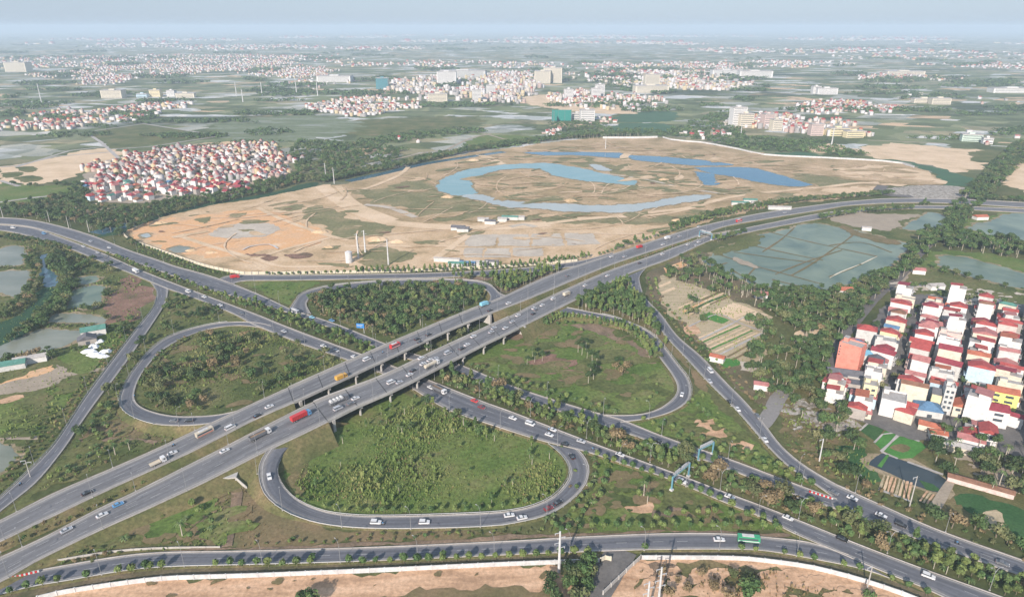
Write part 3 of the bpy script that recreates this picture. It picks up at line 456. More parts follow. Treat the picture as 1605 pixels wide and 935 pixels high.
# ------------------------------------------------------------------ roads
def interp(t, xs_, ys_): return float(np.interp(t, xs_, ys_))
AZ = ([0, 150, 300, 400, 460, 765, 830, 900, 1000, 1100], [2, 3, 5, 6.5, 7.3, 7.3, 6, 4, 1.5, 0.7])
BZ = ([0, 200, 300, 360, 440, 500, 790, 860, 950, 1000, 1100], [1.5, 3, 4.5, 5.2, 6.8, 7.4, 7.4, 5.5, 3, 2, 0.6])
az = lambda x: interp(x, *AZ); bz = lambda x: interp(x, *BZ)
def E(px, zf): return [P(x, y, zf(x) if callable(zf) else zf) for x, y in px]
def E3(px): return [P(x, y, z) for x, y, z in px]
class Road: pass
ROADS = {}
def road(key, U, L, lanes, mat='asphalt', lines=True, skirt=True, sk_u=True, sk_l=True, kerb_u=True, kerb_l=True, name='road', deck=None, step=5.0, lift=0.0, label=None):
    r = Road(); cu, cl = catmull(U, step), catmull(L, step); n = max(int(max(length(cu), length(cl))/step), 4)
    r.U, r.L = resample(cu, n), resample(cl, n); r.n = n; r.lanes = lanes
    if lift:
        for p in r.U + r.L: p.z += lift
    r.C = [(a + b)/2 for a, b in zip(r.U, r.L)]; r.w = [(a - b).length for a, b in zip(r.U, r.L)]
    ROADS[key] = r; i0, i1 = deck if deck else (n, n)
    def seg(nm, a, b, parent=None):
        if b - a < 1: return None
        vs, fs, uv = [], [], []; K = 6
        for i in range(a, b+1):
            for k in range(K+1): vs.append(r.U[i].lerp(r.L[i], k/K).to_tuple())
        for i in range(b - a):
            for k in range(K):
                q = (i*(K+1)+k, i*(K+1)+k+1, (i+1)*(K+1)+k+1, (i+1)*(K+1)+k); fs.append(q)
        v0, v1, v2 = (Vector(vs[j]) for j in fs[0][:3])
        if (v1-v0).cross(v2-v0).z < 0: fs = [tuple(reversed(f)) for f in fs]
        me = bpy.data.meshes.new(nm); me.from_pydata(vs, [], fs); me.materials.append(MATS[mat]); ul = me.uv_layers.new(name='UVMap')
        for lp in me.loops:
            j = lp.vertex_index; ul.data[lp.index].uv = ((j % (K+1))/K, (a + j//(K+1))*step)
        me.polygons.foreach_set('use_smooth', [True]*len(me.polygons)); me.update()
        return link(nm, me, parent)
    if deck:
        tag(seg(name, 0, i0), label, kind='structure'); tag(seg(name, i1, n-1), label, kind='structure')
    else: tag(seg(name, 0, n-1), label, kind='structure')
    # painted lines
    if lines:
        mb = MB()
        def strip(fr, dash, gap, w=0.17, a=0, b=n-1, ph=0.0):
            d = ph
            for i in range(a, b):
                p, q = r.U[i].lerp(r.L[i], fr), r.U[i+1].lerp(r.L[i+1], fr); L = (q - p).length
                if dash is None or (d % (dash + gap)) < dash:
                    t = (q - p).normalized(); s = Vector((-t.y, t.x, 0))*w/2; o = Vector((0, 0, 0.03))
                    e = q if dash is None else p + t*min(dash, L*1.0)
                    mb.add([p+s+o, p-s+o, e-s+o, e+s+o], [(0, 1, 2, 3)], 'paint')
                d += L
        sh = 0.09 if lanes > 2 else 0.07
        strip(sh, None, 0); strip(1 - sh, None, 0)
        for k in range(1, lanes): strip(sh + (1 - 2*sh)*k/lanes, 4.5, 9.0, .14, ph=k*4.1)
        o = mb.build('road_markings'); tag(o, kind='structure')
    # kerb / low concrete edge
    def kerb(side, a, b, hgt=0.3, w=0.45, nm='kerb', mt='kerb_pale', parent=None):
        if b - a < 1: return
        mb = MB(); E_, O_ = (r.U, r.L) if side == 'U' else (r.L, r.U); vs = []
        for i in range(a, b+1):
            out = (E_[i] - O_[i]); out.z = 0; out.normalize(); p = E_[i]
            vs += [(p).to_tuple(), (p + Vector((0, 0, hgt))).to_tuple(), (p + out*w + Vector((0, 0, hgt))).to_tuple(), (p + out*w - Vector((0, 0, 0.4))).to_tuple()]
        fs = []
        for i in range(b - a):
            for k in range(3): fs.append((4*i+k, 4*i+k+1, 4*i+5+k, 4*i+4+k))
        mb.add(vs, fs, mt); o = mb.build(nm, parent)
        if parent is None: tag(o, kind='structure')
        return o
    r.kerb = kerb
    for side, on in (('U', kerb_u), ('L', kerb_l)):
        if on:
            kerb(side, 0, i0 if deck else n-1)
            if deck: kerb(side, i1, n-1)
    # side slopes down to the plain
    def slope(side, a, b):
        if b - a < 1: return
        mb = MB(); E_, O_ = (r.U, r.L) if side == 'U' else (r.L, r.U); vs = []
        for i in range(a, b+1):
            out = (E_[i] - O_[i]); out.z = 0; out.normalize(); p = E_[i]; h = max(p.z, 0.3)
            vs += [(p + out*0.3 - Vector((0, 0, 0.06))).to_tuple(), (p + out*(0.3 + 0.9) - Vector((0, 0, 0.10))).to_tuple(), (p.x + out.x*(1.6 + h*1.7), p.y + out.y*(1.6 + h*1.7), 0.02)]
        fs = []
        for i in range(b - a):
            for k in range(2): fs.append((3*i+k, 3*i+k+1, 3*i+4+k, 3*i+3+k))
        mb.add(vs, fs, 'slope_grass'); o = mb.build('embankment'); tag(o, kind='structure')
    if skirt:
        for side, on in (('U', sk_u), ('L', sk_l)):
            if on:
                slope(side, 0, i0 if deck else n-1)
                if deck: slope(side, i1, n-1)
    r.seg = seg; return r
def nearest(pts, x): return min(range(len(pts)), key=lambda i: abs(PIX(pts[i])[0] - x))

AU = [(-60, 843), (0, 816), (87, 772), (174, 735), (249, 702), (329, 664), (400, 631), (500, 586.5), (599, 543), (699, 501), (785, 466), (800, 459.5), (858, 433), (920, 411), (975, 393.5), (1074, 361), (1140, 345), (1200, 333), (1300, 319), (1350, 314), (1400, 311), (1500, 312), (1620, 318)]
AL = [(-60, 876), (0, 848), (100, 800), (174, 765), (249, 731), (316, 700), (400, 657), (462, 630), (540, 594), (599, 566.5), (699, 519.5), (761, 494), (832, 467), (950, 418), (1037, 388.5), (1099, 368.5), (1136, 355), (1200, 343), (1287, 329), (1337, 321.5), (1424, 317.5), (1500, 319), (1620, 326)]
ta = road('A', E(AU, az), E(AL, az), 4, 'asphalt_deck', deck=None, skirt=False, kerb_u=False, kerb_l=False, lines=False) if False else None
def build_overpass(key, U, L, lanes, x0, x1, label):
    zf = az if key == 'A' else bz
    cu, cl = catmull(E(U, zf), 5.0), catmull(E(L, zf), 5.0); n = max(int(max(length(cu), length(cl))/5.0), 4)
    c = [(a + b)/2 for a, b in zip(resample(cu, n), resample(cl, n))]
    i0, i1 = nearest(c, x0), nearest(c, x1)
    r = road(key, E(U, zf), E(L, zf), lanes, 'asphalt_deck', deck=(i0, i1))
    root = empty('overpass', (c[(i0+i1)//2].x, c[(i0+i1)//2].y, 0)); tag(root, label, 'overpass', 'twin overpasses over the highway')
    T = Matrix.Translation(root.location).inverted()
    parts = [r.seg('road_surface', i0, i1, root)]
    # slab
    mb = MB(); vs = []
    for i in range(i0, i1+1):
        out = (r.U[i] - r.L[i]); out.z = 0; out.normalize(); d1, d2 = Vector((0, 0, 0.02)), Vector((0, 0, 1.5))
        vs += [(r.U[i] + out*0.5 - d1).to_tuple(), (r.U[i] + out*0.5 - Vector((0, 0, .6))).to_tuple(), (r.U[i] - out*1.2 - d2).to_tuple(), (r.L[i] + out*1.2 - d2).to_tuple(), (r.L[i] - out*0.5 - Vector((0, 0, .6))).to_tuple(), (r.L[i] - out*0.5 - d1).to_tuple()]
    fs = [(6*i+k, 6*i+k+1, 6*i+7+k, 6*i+6+k) for i in range(i1-i0) for k in range(5)]
    mb.add(vs, fs, 'concrete_dark'); parts.append(mb.build('deck_slab', root))
    for side in 'UL':
        E_, O_ = (r.U, r.L) if side == 'U' else (r.L, r.U); mb = MB(); vs = []
        for i in range(i0, i1+1):
            out = (E_[i] - O_[i]); out.z = 0; out.normalize(); p = E_[i]; up = Vector((0, 0, 0.85))
            vs += [p.to_tuple(), (p + up).to_tuple(), (p + out*0.52 + up).to_tuple(), (p + out*0.52 - Vector((0, 0, 0.7))).to_tuple()]
        mb.add(vs, [(4*i+k, 4*i+k+1, 4*i+5+k, 4*i+4+k) for i in range(i1-i0) for k in range(3)], 'concrete'); parts.append(mb.build('parapet', root))
    k = 0; step_i = max(4, int(24/5))
    for i in range(i0, i1+1, step_i):
        t = (r.C[min(i+1, r.n-1)] - r.C[i-1]); t.z = 0; t.normalize(); s = Vector((-t.y, t.x, 0)); hw = r.w[i]/2; c = r.C[i]; mb = MB()
        top = c.z - 1.5; a, b = c + s*(hw - 1.0), c - s*(hw - 1.0)
        if i == i0 or i + step_i > i1:      # abutment wall
            vs = []
            for q, z in ((c + s*(hw+0.5), 0), (c - s*(hw+0.5), 0)):
                for sg in (-0.8, 0.8): vs += [(q.x + t.x*sg, q.y + t.y*sg, 0), (q.x + t.x*sg, q.y + t.y*sg, c.z - 0.3)]
            mb.add(vs, [(0, 4, 5, 1), (2, 3, 7, 6), (0, 1, 3, 2), (4, 6, 7, 5), (1, 5, 7, 3)], 'concrete'); parts.append(mb.build('abutment', root)); continue
        vs = []
        for q in (a, b):
            for sg in (-0.8, 0.8):
                for z in (top - 1.2, top): vs.append((q.x + t.x*sg, q.y + t.y*sg, z))
        mb.add(vs, [(0, 1, 5, 4), (2, 6, 7, 3), (0, 2, 3, 1), (4, 5, 7, 6), (1, 3, 7, 5), (0, 4, 6, 2)], 'concrete')
        for f in (-0.75, 0, 0.75):
            q = c + s*hw*f; mb.cyl((q.x, q.y, 0), (q.x, q.y, top - 1.2), 0.65, 0.65, 10, 'concrete', False)
        parts.append(mb.build('pier', root))
    mb = MB()
    for i in range(i0, i1+1, step_i):      # expansion joints over the piers
        t = (r.C[min(i+1, r.n-1)] - r.C[i-1]); t.normalize(); z = Vector((0, 0, .025)); a, b = r.U[i], r.L[i]; mb.add([a - t*.3 + z, b - t*.3 + z, b + t*.3 + z, a + t*.3 + z], [(0, 1, 2, 3)], 'tyre_mark')
    o_ = mb.build('expansion_joints', root); o_['kind'] = 'stuff'; parts.append(o_)
    for p in parts: p.data.transform(T)
    return r
A = build_overpass('A', AU, AL, 4, 461, 765, 'far overpass carriageway, with the red bus and the orange truck on it')
BU = [(-60, 900), (0, 874), (75, 839.5), (149.5, 800), (212, 771), (299, 727.5), (349, 702.5), (400, 676), (500, 626.5), (599, 589), (699, 542), (800, 495.5), (857, 467), (950, 426), (1007, 406), (1099, 373.5), (1150, 361.5), (1200, 351), (1282, 335), (1325, 330), (1360, 326), (1420, 322.5), (1500, 323), (1620, 328)]
BL = [(-60, 935), (0, 912), (50, 882), (125, 845), (174, 822), (224, 800), (274, 777), (324, 753.5), (400, 715), (418, 706), (470, 682), (517, 659), (562, 636.5), (619, 611.5), (706, 567), (761, 539), (800, 520.5), (870, 486), (979, 432), (1007, 421), (1049, 406), (1086, 389), (1114, 377), (1150, 369), (1200, 358.5), (1280, 343.5), (1325, 335), (1360, 330.5), (1420, 327), (1500, 328), (1620, 334)]
B = build_overpass('B', BU, BL, 5, 500, 808, 'near overpass carriageway, with the white tanker truck on it')
nz = lambda x: interp(x, [0, 100, 200], [3.0, 1.5, 0.5])
NU = [(-60, 340), (0, 341), (50, 345), (100, 356), (149.5, 371), (199, 391), (249, 408), (274, 417), (334, 434), (400, 459), (457, 485), (485, 494), (535, 511), (607, 540), (660, 558), (716, 570), (800, 604), (875, 629), (942, 649), (975, 658), (1024, 678), (1082, 699), (1150, 722), (1200, 741), (1275, 769), (1312, 782)]
NL = [(-60, 350), (0, 351), (50, 356), (100, 371), (140, 385), (174.5, 397), (224, 415), (299, 442), (334, 455), (400, 473), (467, 495), (535, 520), (590, 544), (640, 562), (697, 573), (789, 613), (862, 639), (925, 659), (999, 684), (1054, 703), (1120, 726), (1200, 757), (1275, 785), (1325, 801)]
N = road('N', E(NU, nz), E(NL, nz), 3)
MU = [(1290, 748), (1312, 760), (1399, 799.5), (1474, 832), (1600, 877), (1680, 905)]; ML = [(1305, 793), (1325, 800), (1400, 829), (1449, 848), (1600, 901), (1680, 930)]
M = road('M', E(MU, 0.52), E(ML, 0.52), 4)
SU = [(-60, 352), (0, 352.5), (50, 357), (92, 371), (139.5, 388.5), (174.5, 403), (217, 422), (267, 442), (333, 467), (400, 492), (434, 506), (475, 522), (535, 544), (600, 568), (662, 592), (749, 626.5), (800, 645), (875, 674), (937, 697.5), (1059, 742), (1130, 769), (1200, 795), (1262, 819.5), (1349.5, 854.5), (1449, 892), (1561, 932), (1640, 962)]
SL = [(-60, 360), (0, 361), (50, 371), (100, 386), (149.5, 406), (199, 426), (240, 443), (262, 452), (311, 469), (367, 492), (400, 509), (475, 539), (535, 560), (600, 585), (640, 604), (700, 640), (774, 666), (850, 690), (915, 706), (974, 725), (1049, 750), (1130, 784), (1200, 812), (1245, 835), (1300, 858), (1349.5, 880), (1410, 905), (1449, 920), (1480, 935), (1560, 970)]
Sx = road('S', E(SU, nz), E(SL, nz), 3)
def lp(zt): return [P(x, y, z) for x, y, z in zt]
def zl(px, z0, z1, frac):
    """height falls from z0 to z1 over the first `frac` of the points"""
    n = len(px); return [P(x, y, z1 + (z0 - z1)*max(0, 1 - i/(frac*n))) for i, (x, y) in enumerate(px)]
Cr = road('C', zl([(512, 661), (470, 685), (452, 700), (437, 725), (438, 750), (460, 779), (500, 799), (549, 807.5), (624, 809), (749, 805), (800, 801), (837, 793), (872, 776), (892, 751), (893, 731), (880, 711), (862, 696)], 7.2, 0.45, 0.3),
            zl([(419, 706), (409, 722), (406, 740), (412, 769), (437, 794), (475, 812), (525, 823), (599, 827.5), (711, 826), (770, 823), (800, 819.5), (857, 806), (895, 782), (919, 755), (922, 730), (913, 712), (905, 704)], 6.6, 0.45, 0.3), 1, lift=0.0)
Lr = road('L', zl([(374, 643), (349, 649), (320, 652), (274, 652.5), (237, 645), (215, 634), (209, 619), (217, 594), (232, 571.5), (254, 549), (282, 532), (324, 516), (374, 509.5), (415, 514)], 6.0, 0.45, 0.35),
            zl([(329, 663), (300, 666), (249, 665), (212, 654), (193, 641), (188, 624), (199, 596.5), (214, 574), (237, 547), (262, 529), (299, 515.5), (349, 505.5), (400, 505.5), (425, 511)], 5.2, 0.45, 0.35), 1)
Fr = road('F', E([(237, 443), (245, 455), (245, 467), (239, 484), (217, 512), (174.5, 567), (134.5, 621.5), (107, 664), (82, 700), (45, 738), (0, 780), (-60, 830)], 0.5), E([(264, 452), (262, 462), (261, 470), (252, 487), (224, 529), (189, 579), (154.5, 624), (124.5, 666), (102, 700), (62, 750), (37, 772), (0, 801), (-60, 850)], 0.5), 2)
Gr = road('G', zl([(762, 478), (769, 466), (763, 455), (745, 448), (700, 445), (620, 447), (550, 451), (505, 458), (484, 468), (480, 478), (487, 492)], 6.6, 0.45, 0.4), zl([(795, 464), (782, 459), (772, 449), (750, 441), (700, 438), (620, 439), (550, 444), (510, 449), (475, 459), (462, 472), (453, 487)], 6.4, 0.45, 0.4), 1)
Hr = road('H', zl([(868, 488), (925, 494), (974, 507), (1007, 522), (1024, 539), (1034, 559), (1049, 579), (1062, 601), (1061, 617), (1049, 631), (1024, 645), (987, 651), (950, 650)], 4.5, 0.45, 0.3), zl([(880, 480), (925, 489), (962, 497), (1000, 512), (1020, 522), (1039, 542), (1062, 572), (1077, 592), (1083, 614), (1074, 632), (1049, 646), (1012, 656), (972, 661)], 4.0, 0.45, 0.3), 1)
Dr = road('D', zl([(980, 434), (986, 440), (991, 452), (999, 467), (1017, 489), (1044, 527), (1074, 559), (1111, 599), (1149, 636.5), (1174, 664), (1205, 700), (1237, 731), (1275, 756), (1305, 777)], 2.2, 0.5, 0.25), zl([(1013, 420), (1003, 432), (1003, 444), (1012, 467), (1037, 494), (1062, 527), (1099, 559), (1136, 598), (1165, 627), (1196, 663), (1225, 700), (1262, 731), (1312, 760), (1330, 767)], 1.6, 0.5, 0.25), 2)
Kr = road('K', E([(345, 437), (366, 431), (450, 431.5), (600, 429.5), (700, 427), (820, 420), (880, 413), (915, 408), (960, 396)], 0.5), E([(365, 446), (380, 440), (450, 439), (600, 436.5), (700, 434), (820, 427), (880, 420), (925, 413), (965, 400)], 0.5), 2)
R1 = road('R1', E([(-60, 920), (0, 906), (40, 898), (87, 889), (174.5, 874), (249, 866), (400, 863), (599, 857), (800, 848), (900, 842), (1049, 836), (1149, 837), (1200, 842), (1267, 849.5), (1330, 869)], 0.48), E([(-60, 945), (0, 930), (50, 917), (100, 909), (199, 892), (274, 886), (400, 883), (599, 877), (800, 868), (900, 864), (1024, 860), (1149, 859.5), (1200, 862), (1260, 872), (1350, 890), (1399, 907)], 0.48), 2)
ribbon('lane', [(975, 862), (966, 878), (948, 905), (925, 945)], 12, 'street', 5, z=0.44, smooth=True); ribbon('lane', [(1190, 668), (1203, 655), (1212, 640), (1219, 625), (1232, 612)], 9, 'asphalt', 5, z=0.44); ribbon('lane', [(1330, 600), (1300, 560), (1345, 500), (1378, 462), (1410, 435), (1440, 400), (1480, 360), (1530, 300)], 7, 'street', 4)
ribbon('lane', [(1050, 377), (1090, 372), (1147, 362)], 6, 'dirt_path', 7, z=0.3); ribbon('road', [(1384, 291), (1378, 300), (1395, 306), (1430, 308)], 14, 'street', 7); patch('yard', [(1380, 300), (1400, 294), (1470, 290), (1520, 296), (1540, 305), (1480, 312), (1400, 308)], 'rubble', 3, 1)
# every ground sheet lies a couple of millimetres above the one below it
for k, (_, _, o) in enumerate(sorted(SHEETS, key=lambda t: t[:2])): o.location.z = 0.03 + 0.0014*k
# ------------------------------------------------------------------ where nothing may grow
CELL = 2.0; BUSY = set(); BUSY0 = set()
def stamp(r, grow=1.5, BUSY=BUSY):
    for i in range(r.n - 1):
        for t in (0, 0.5):
            u, l = r.U[i].lerp(r.U[i+1], t), r.L[i].lerp(r.L[i+1], t); d = (l - u); d.z = 0; w = d.length; d.normalize(); k = int((w + 2*grow)/1.0) + 1
            for j in range(k+1):
                q = u - d*grow + d*(w + 2*grow)*j/k; BUSY.add((int(q.x//CELL), int(q.y//CELL)))
for r in ROADS.values(): stamp(r, 1.8); stamp(r, 0.0, BUSY0)
def free(x, y, B_=None): return (int(x//CELL), int(y//CELL)) not in (BUSY if B_ is None else B_) and not any(b[1] < x < b[2] and b[3] < y < b[4] and inpoly(x, y, b[0]) for b in WATERS)

def speckle(name, px, mat, n, r0, r1, z0, dz, seed, asp=1.6, chk=True):
    """many small ragged spots of another ground cover, in one sheet set"""
    rr = random.Random(seed); poly = [(v.x, v.y) for v in (P(x, y) for x, y in px)]; x0, x1, y0, y1 = min(a for a, b in poly), max(a for a, b in poly), min(b for a, b in poly), max(b for a, b in poly); mb = MB(); k = 0; tries = 0
    while k < n and tries < n*25:
        tries += 1; x, y = rr.uniform(x0, x1), rr.uniform(y0, y1)
        if not inpoly(x, y, poly): continue
        r = rr.uniform(r0, r1)*(.4 + rr.random()*.9)
        if chk and not all(free(x + r*1.5*math.cos(a), y + r*1.5*math.sin(a)) for a in (0, 1.05, 2.1, 3.14, 4.2, 5.25)): continue
        an = rr.uniform(-.5, .9); m = 13; ph = rr.uniform(0, 6); ring = []
        for j in range(m):
            a = 6.2832*j/m; q = r*(1 + .28*math.sin(2*a + ph) + .2*math.sin(3*a + ph*2) + rr.uniform(-.22, .22)); u, v = math.cos(a)*q*asp, math.sin(a)*q; ring.append((x + u*math.cos(an) - v*math.sin(an), y + u*math.sin(an) + v*math.cos(an), z0 + dz*k))
        mb.add([(x, y, z0 + dz*k)] + ring, [(0, 1+j, 1+(j+1) % m) for j in range(m)], mat); k += 1
    tag(mb.build(name), kind='structure')
SITE_ = [(215, 362), (330, 330), (455, 305), (560, 292), (735, 248), (960, 222), (1160, 242), (1390, 258), (1450, 280), (1300, 308), (1100, 345), (980, 388), (820, 408), (600, 418), (400, 420), (280, 395)]
EAST_ = [(600, 300), (735, 250), (960, 222), (1160, 242), (1390, 258), (1450, 280), (1300, 308), (1100, 340), (900, 348), (700, 345)]
speckle('scrub_spots', SITE_, 'site_green', 70, 2, 8, .46, .0008, 1, 2.4); speckle('earth_spots', SITE_, 'site_tan', 60, 2, 9, .54, .0008, 2, 2.4); speckle('earth_spots', EAST_, 'site_olive', 60, 5, 20, .60, .0008, 3, 2.6); speckle('scrub_spots', [(660, 270), (800, 240), (960, 225), (1160, 245), (1300, 270), (1200, 300), (1000, 345), (760, 345)], 'site_green', 90, 2, 9, .66, .0008, 4, 2.6); speckle('earth_spots', SITE_, 'scrub_red', 22, 1, 4, .75, .0008, 5, 2)
def wander(px, mat, n, z0, seed, w0=1.6, w1=3.4, Lr=(30, 150)):
    """fine vehicle tracks wandering over bare earth"""
    rr = random.Random(seed); poly = [(v.x, v.y) for v in (P(x, y) for x, y in px)]; x0, x1, y0, y1 = min(a for a, b in poly), max(a for a, b in poly), min(b for a, b in poly), max(b for a, b in poly); mb = MB(); k = 0
    while k < n:
        x, y = rr.uniform(x0, x1), rr.uniform(y0, y1)
        if not inpoly(x, y, poly): continue
        a = rr.choice([.1, .6, 2.4, 1.2]) + rr.uniform(-.4, .4); c = rr.uniform(-.02, .02); w = rr.uniform(w0, w1); L = rr.uniform(*Lr); vs = []; t = 0
        while t < L and inpoly(x, y, poly) and free(x, y):
            hw = w/2*(.7 + .3*math.sin(t*.3 + k)); vs += [(x - math.sin(a)*hw, y + math.cos(a)*hw, z0 + k*.0015), (x + math.sin(a)*hw, y - math.cos(a)*hw, z0 + k*.0015)]; x += math.cos(a)*5; y += math.sin(a)*5; a += c*3 + rr.uniform(-.06, .06); t += 5
        if len(vs) > 6: mb.add(vs, [(2*i+1, 2*i+3, 2*i+2, 2*i) for i in range(len(vs)//2 - 1)], mat)
        k += 1
    tag(mb.build('vehicle_tracks'), kind='structure')
wander(SITE_, 'site_sand', 75, .78, 8, 1.2, 2.6); wander(SITE_, 'site_tan', 45, .9, 9, 1.5, 3.5);
speckle('bare_spots', speckle_later[0][1], 'scrub_red', 26, 1.5, 5, .36, .0001, 77)
# bare and dry spots in the grass of loops, islands and verges
for k, (px, m_, n, r0, r1) in enumerate((([(217, 600), (254, 550), (330, 518), (450, 530), (545, 562), (400, 628), (275, 651), (215, 628)], 'grass_dry', 40, 1, 5), ([(722, 566), (860, 500), (990, 520), (1058, 605), (1010, 642), (880, 628)], 'grass_olive', 55, 2, 8), ([(722, 566), (860, 500), (990, 520), (1058, 605), (1010, 642), (880, 628)], 'grass_dry', 35, 1, 4.5),
    ([(512, 672), (690, 640), (890, 730), (837, 791), (624, 808), (465, 780)], 'grass_bright', 30, 2, 6), ([(935, 712), (1240, 830), (870, 838), (915, 780)], 'grass_olive', 40, 1.5, 6), ([(935, 712), (1240, 830), (870, 838), (915, 780)], 'grass_dry', 26, 1, 4), ([(60, 880), (200, 812), (366, 756), (355, 856)], 'grass_dry', 40, 1, 4), ([(60, 880), (200, 812), (366, 756), (355, 856)], 'grass_bright', 26, 1.5, 5), ([(186, 595), (325, 666), (170, 728), (60, 770)], 'grass_olive', 30, 1.5, 5),
    ([(980, 662), (1085, 630), (1180, 690), (1280, 765)], 'grass_olive', 30, 1, 4), ([(0, 640), (118, 602), (67, 681), (0, 682)], 'grass_olive', 16, 2, 6), ([(1215, 615), (1335, 645), (1335, 745), (1230, 700)], 'grass_dry', 40, 1, 4), ([(1225, 625), (1335, 650), (1330, 690), (1235, 670)], 'rubble', 34, .8, 2.6), ([(1480, 700), (1600, 720), (1600, 780), (1500, 755)], 'dirt_path', 16, 1, 4), ([(990, 940), (1000, 890), (1200, 892), (1400, 940)], 'dirt_orange', 50, 1, 4), ([(60, 935), (250, 908), (870, 888), (860, 940)], 'grass_dry', 16, .4, 1.6), ([(1395, 440), (1600, 460), (1600, 490), (1440, 462)], 'site_grey', 60, 1, 4))):
    speckle('bare_spots', px, m_, n, r0, r1, .375 + .0045*k*.7, .00008, 40 + k)

# ------------------------------------------------------------------ plants: prototypes
def leaves(rr, blobs, n, size, up=0.3):
    """n small leaf-clump quads on and in a set of ellipsoid lobes (cx,cy,cz,rx,ry,rz)"""
    V, F = [], []; wts = [b[3]*b[4]*b[5] for b in blobs]
    for _ in range(n):
        b = rr.choices(blobs, wts)[0]; u = Vector((rr.gauss(0, 1), rr.gauss(0, 1), rr.gauss(0, 1))).normalized(); q = rr.uniform(0.62, 1.08)
        c = Vector((b[0] + u.x*b[3]*q, b[1] + u.y*b[4]*q, b[2] + u.z*b[5]*q))
        nn = (u + Vector((rr.gauss(0, .45), rr.gauss(0, .45), rr.gauss(0, .45) + up))).normalized(); a = nn.orthogonal().normalized(); a.rotate(Matrix.Rotation(rr.uniform(0, 6.28), 3, nn)); d = nn.cross(a)
        s = size*rr.uniform(0.6, 1.35); k = len(V)
        V += [c + a*s*0.5, c + d*s*0.38, c - a*s*0.5, c - d*s*0.38]; F.append((k, k+1, k+2, k+3))
    return V, F
def fronds(rr, n, L, droop, z0, wid=0.34, seg=3, x0=0, y0=0):
    V, F = [], []
    for i in range(n):
        az_ = 2*math.pi*i/n*2.4 + rr.uniform(-.25, .25); el = rr.uniform(0.15, 1.05); p = Vector((x0, y0, z0)); k = len(V); h = Vector((math.cos(az_), math.sin(az_), 0)); s = Vector((-h.y, h.x, 0)); LL = L*rr.uniform(.8, 1.15)
        for j in range(seg+1):
            t = j/seg; w = wid*(1 - 0.75*t)*(0.5 if j == 0 else 1)
            V += [p + s*w, p - s*w]; e = el - droop*(t+0.25); p = p + (h*math.cos(e) + Vector((0, 0, math.sin(e))))*LL/seg
        F += [(k+2*j, k+2*j+1, k+2*j+3, k+2*j+2) for j in range(seg)]
    return V, F
def tube_q(p0, p1, r0, r1, n=5):
    p0, p1 = Vector(p0), Vector(p1); q = (p1-p0).to_track_quat('Z', 'Y'); V = []
    for p, r in ((p0, r0), (p1, r1)): V += [p + q @ Vector((r*math.cos(6.2832*i/n), r*math.sin(6.2832*i/n), 0)) for i in range(n)]
    return V, [(i, (i+1) % n, n+(i+1) % n, n+i) for i in range(n)]
def lobes(rr, n, R_, z, rz, spread=0.6):
    out = []
    for i in range(n):
        a = rr.uniform(0, 6.28); d = R_*spread*rr.uniform(0.3, 1); r = R_*rr.uniform(0.42, 0.68)
        out.append((math.cos(a)*d, math.sin(a)*d, z + rr.uniform(-.4, .45)*rz, r, r*rr.uniform(.8, 1.2), rz*rr.uniform(.45, .7)))
    return out
def join(*vf):
    V, F = [], []
    for v, f in vf: k = len(V); V += v; F += [tuple(a+k for a in q) for q in f]
    return V, F
# kind -> (trunk material, crown material, builder(rr, detail) -> (trunk VF, crown VF)), heights in metres
def k_round(rr, n):      # young street tree with a ball crown
    return tube_q((0, 0, 0), (0.05, 0, 2.2), .10, .07), leaves(rr, [(0, 0, 3.0, 1.25, 1.25, 1.25)] + lobes(rr, 3, 1.5, 3.1, 1.1), n, 0.85)
def k_bushy(rr, n):
    b = lobes(rr, 6, 3.6, 4.9, 2.6, .75); T = [tube_q((0, 0, 0), (0.2, .1, 3.0), .28, .2)] + [tube_q((0.2, .1, 2.6), (c[0]*.6, c[1]*.6, c[2]), .15, .06, 4) for c in b[:4]]
    return join(*T), leaves(rr, b, n, 1.0)
def k_slender(rr, n):    # tall narrow tree with a bare pale stem
    b = [(rr.uniform(-.5, .5), rr.uniform(-.5, .5), 4.4 + i*1.15, 1.5 - i*.22, 1.5 - i*.22, 1.0) for i in range(4)]
    return tube_q((0, 0, 0), (0.1, 0, 7.4), .13, .05), leaves(rr, b, n, 1.0)
def k_tall(rr, n):       # high-crowned tree on a long bare trunk
    b = lobes(rr, 5, 2.7, 8.2, 1.8, .7); T = [tube_q((0, 0, 0), (0.2, .1, 7.2), .22, .12)] + [tube_q((0.2, .1, 6.2), (c[0]*.6, c[1]*.6, c[2]), .1, .05, 4) for c in b[:3]]
    return join(*T), leaves(rr, b, n, .95)
def k_palm(rr, n):
    return join(tube_q((0, 0, 0), (0.05, 0.05, 3.2), .26, .20, 6), tube_q((0.05, 0.05, 3.2), (0.15, 0, 6.6), .20, .15, 6)), fronds(rr, max(9, n//14), 2.7, 1.7, 6.6)
def k_lowpalm(rr, n):
    return tube_q((0, 0, 0), (0.0, 0.05, 1.7), .22, .18, 6), fronds(rr, max(9, n//12), 2.4, 1.5, 1.7, .38)
def k_shrub(rr, n): return tube_q((0, 0, 0), (0, 0, .8), .08, .05, 4), leaves(rr, lobes(rr, 4, 1.4, 1.1, .9, .7), n, 0.62)
def k_clump(rr, n): return tube_q((0, 0, 0), (0, 0, 2), .3, .2, 4), leaves(rr, lobes(rr, 6, 7.5, 4.0, 3.6, .8), n, 3.4, .6)
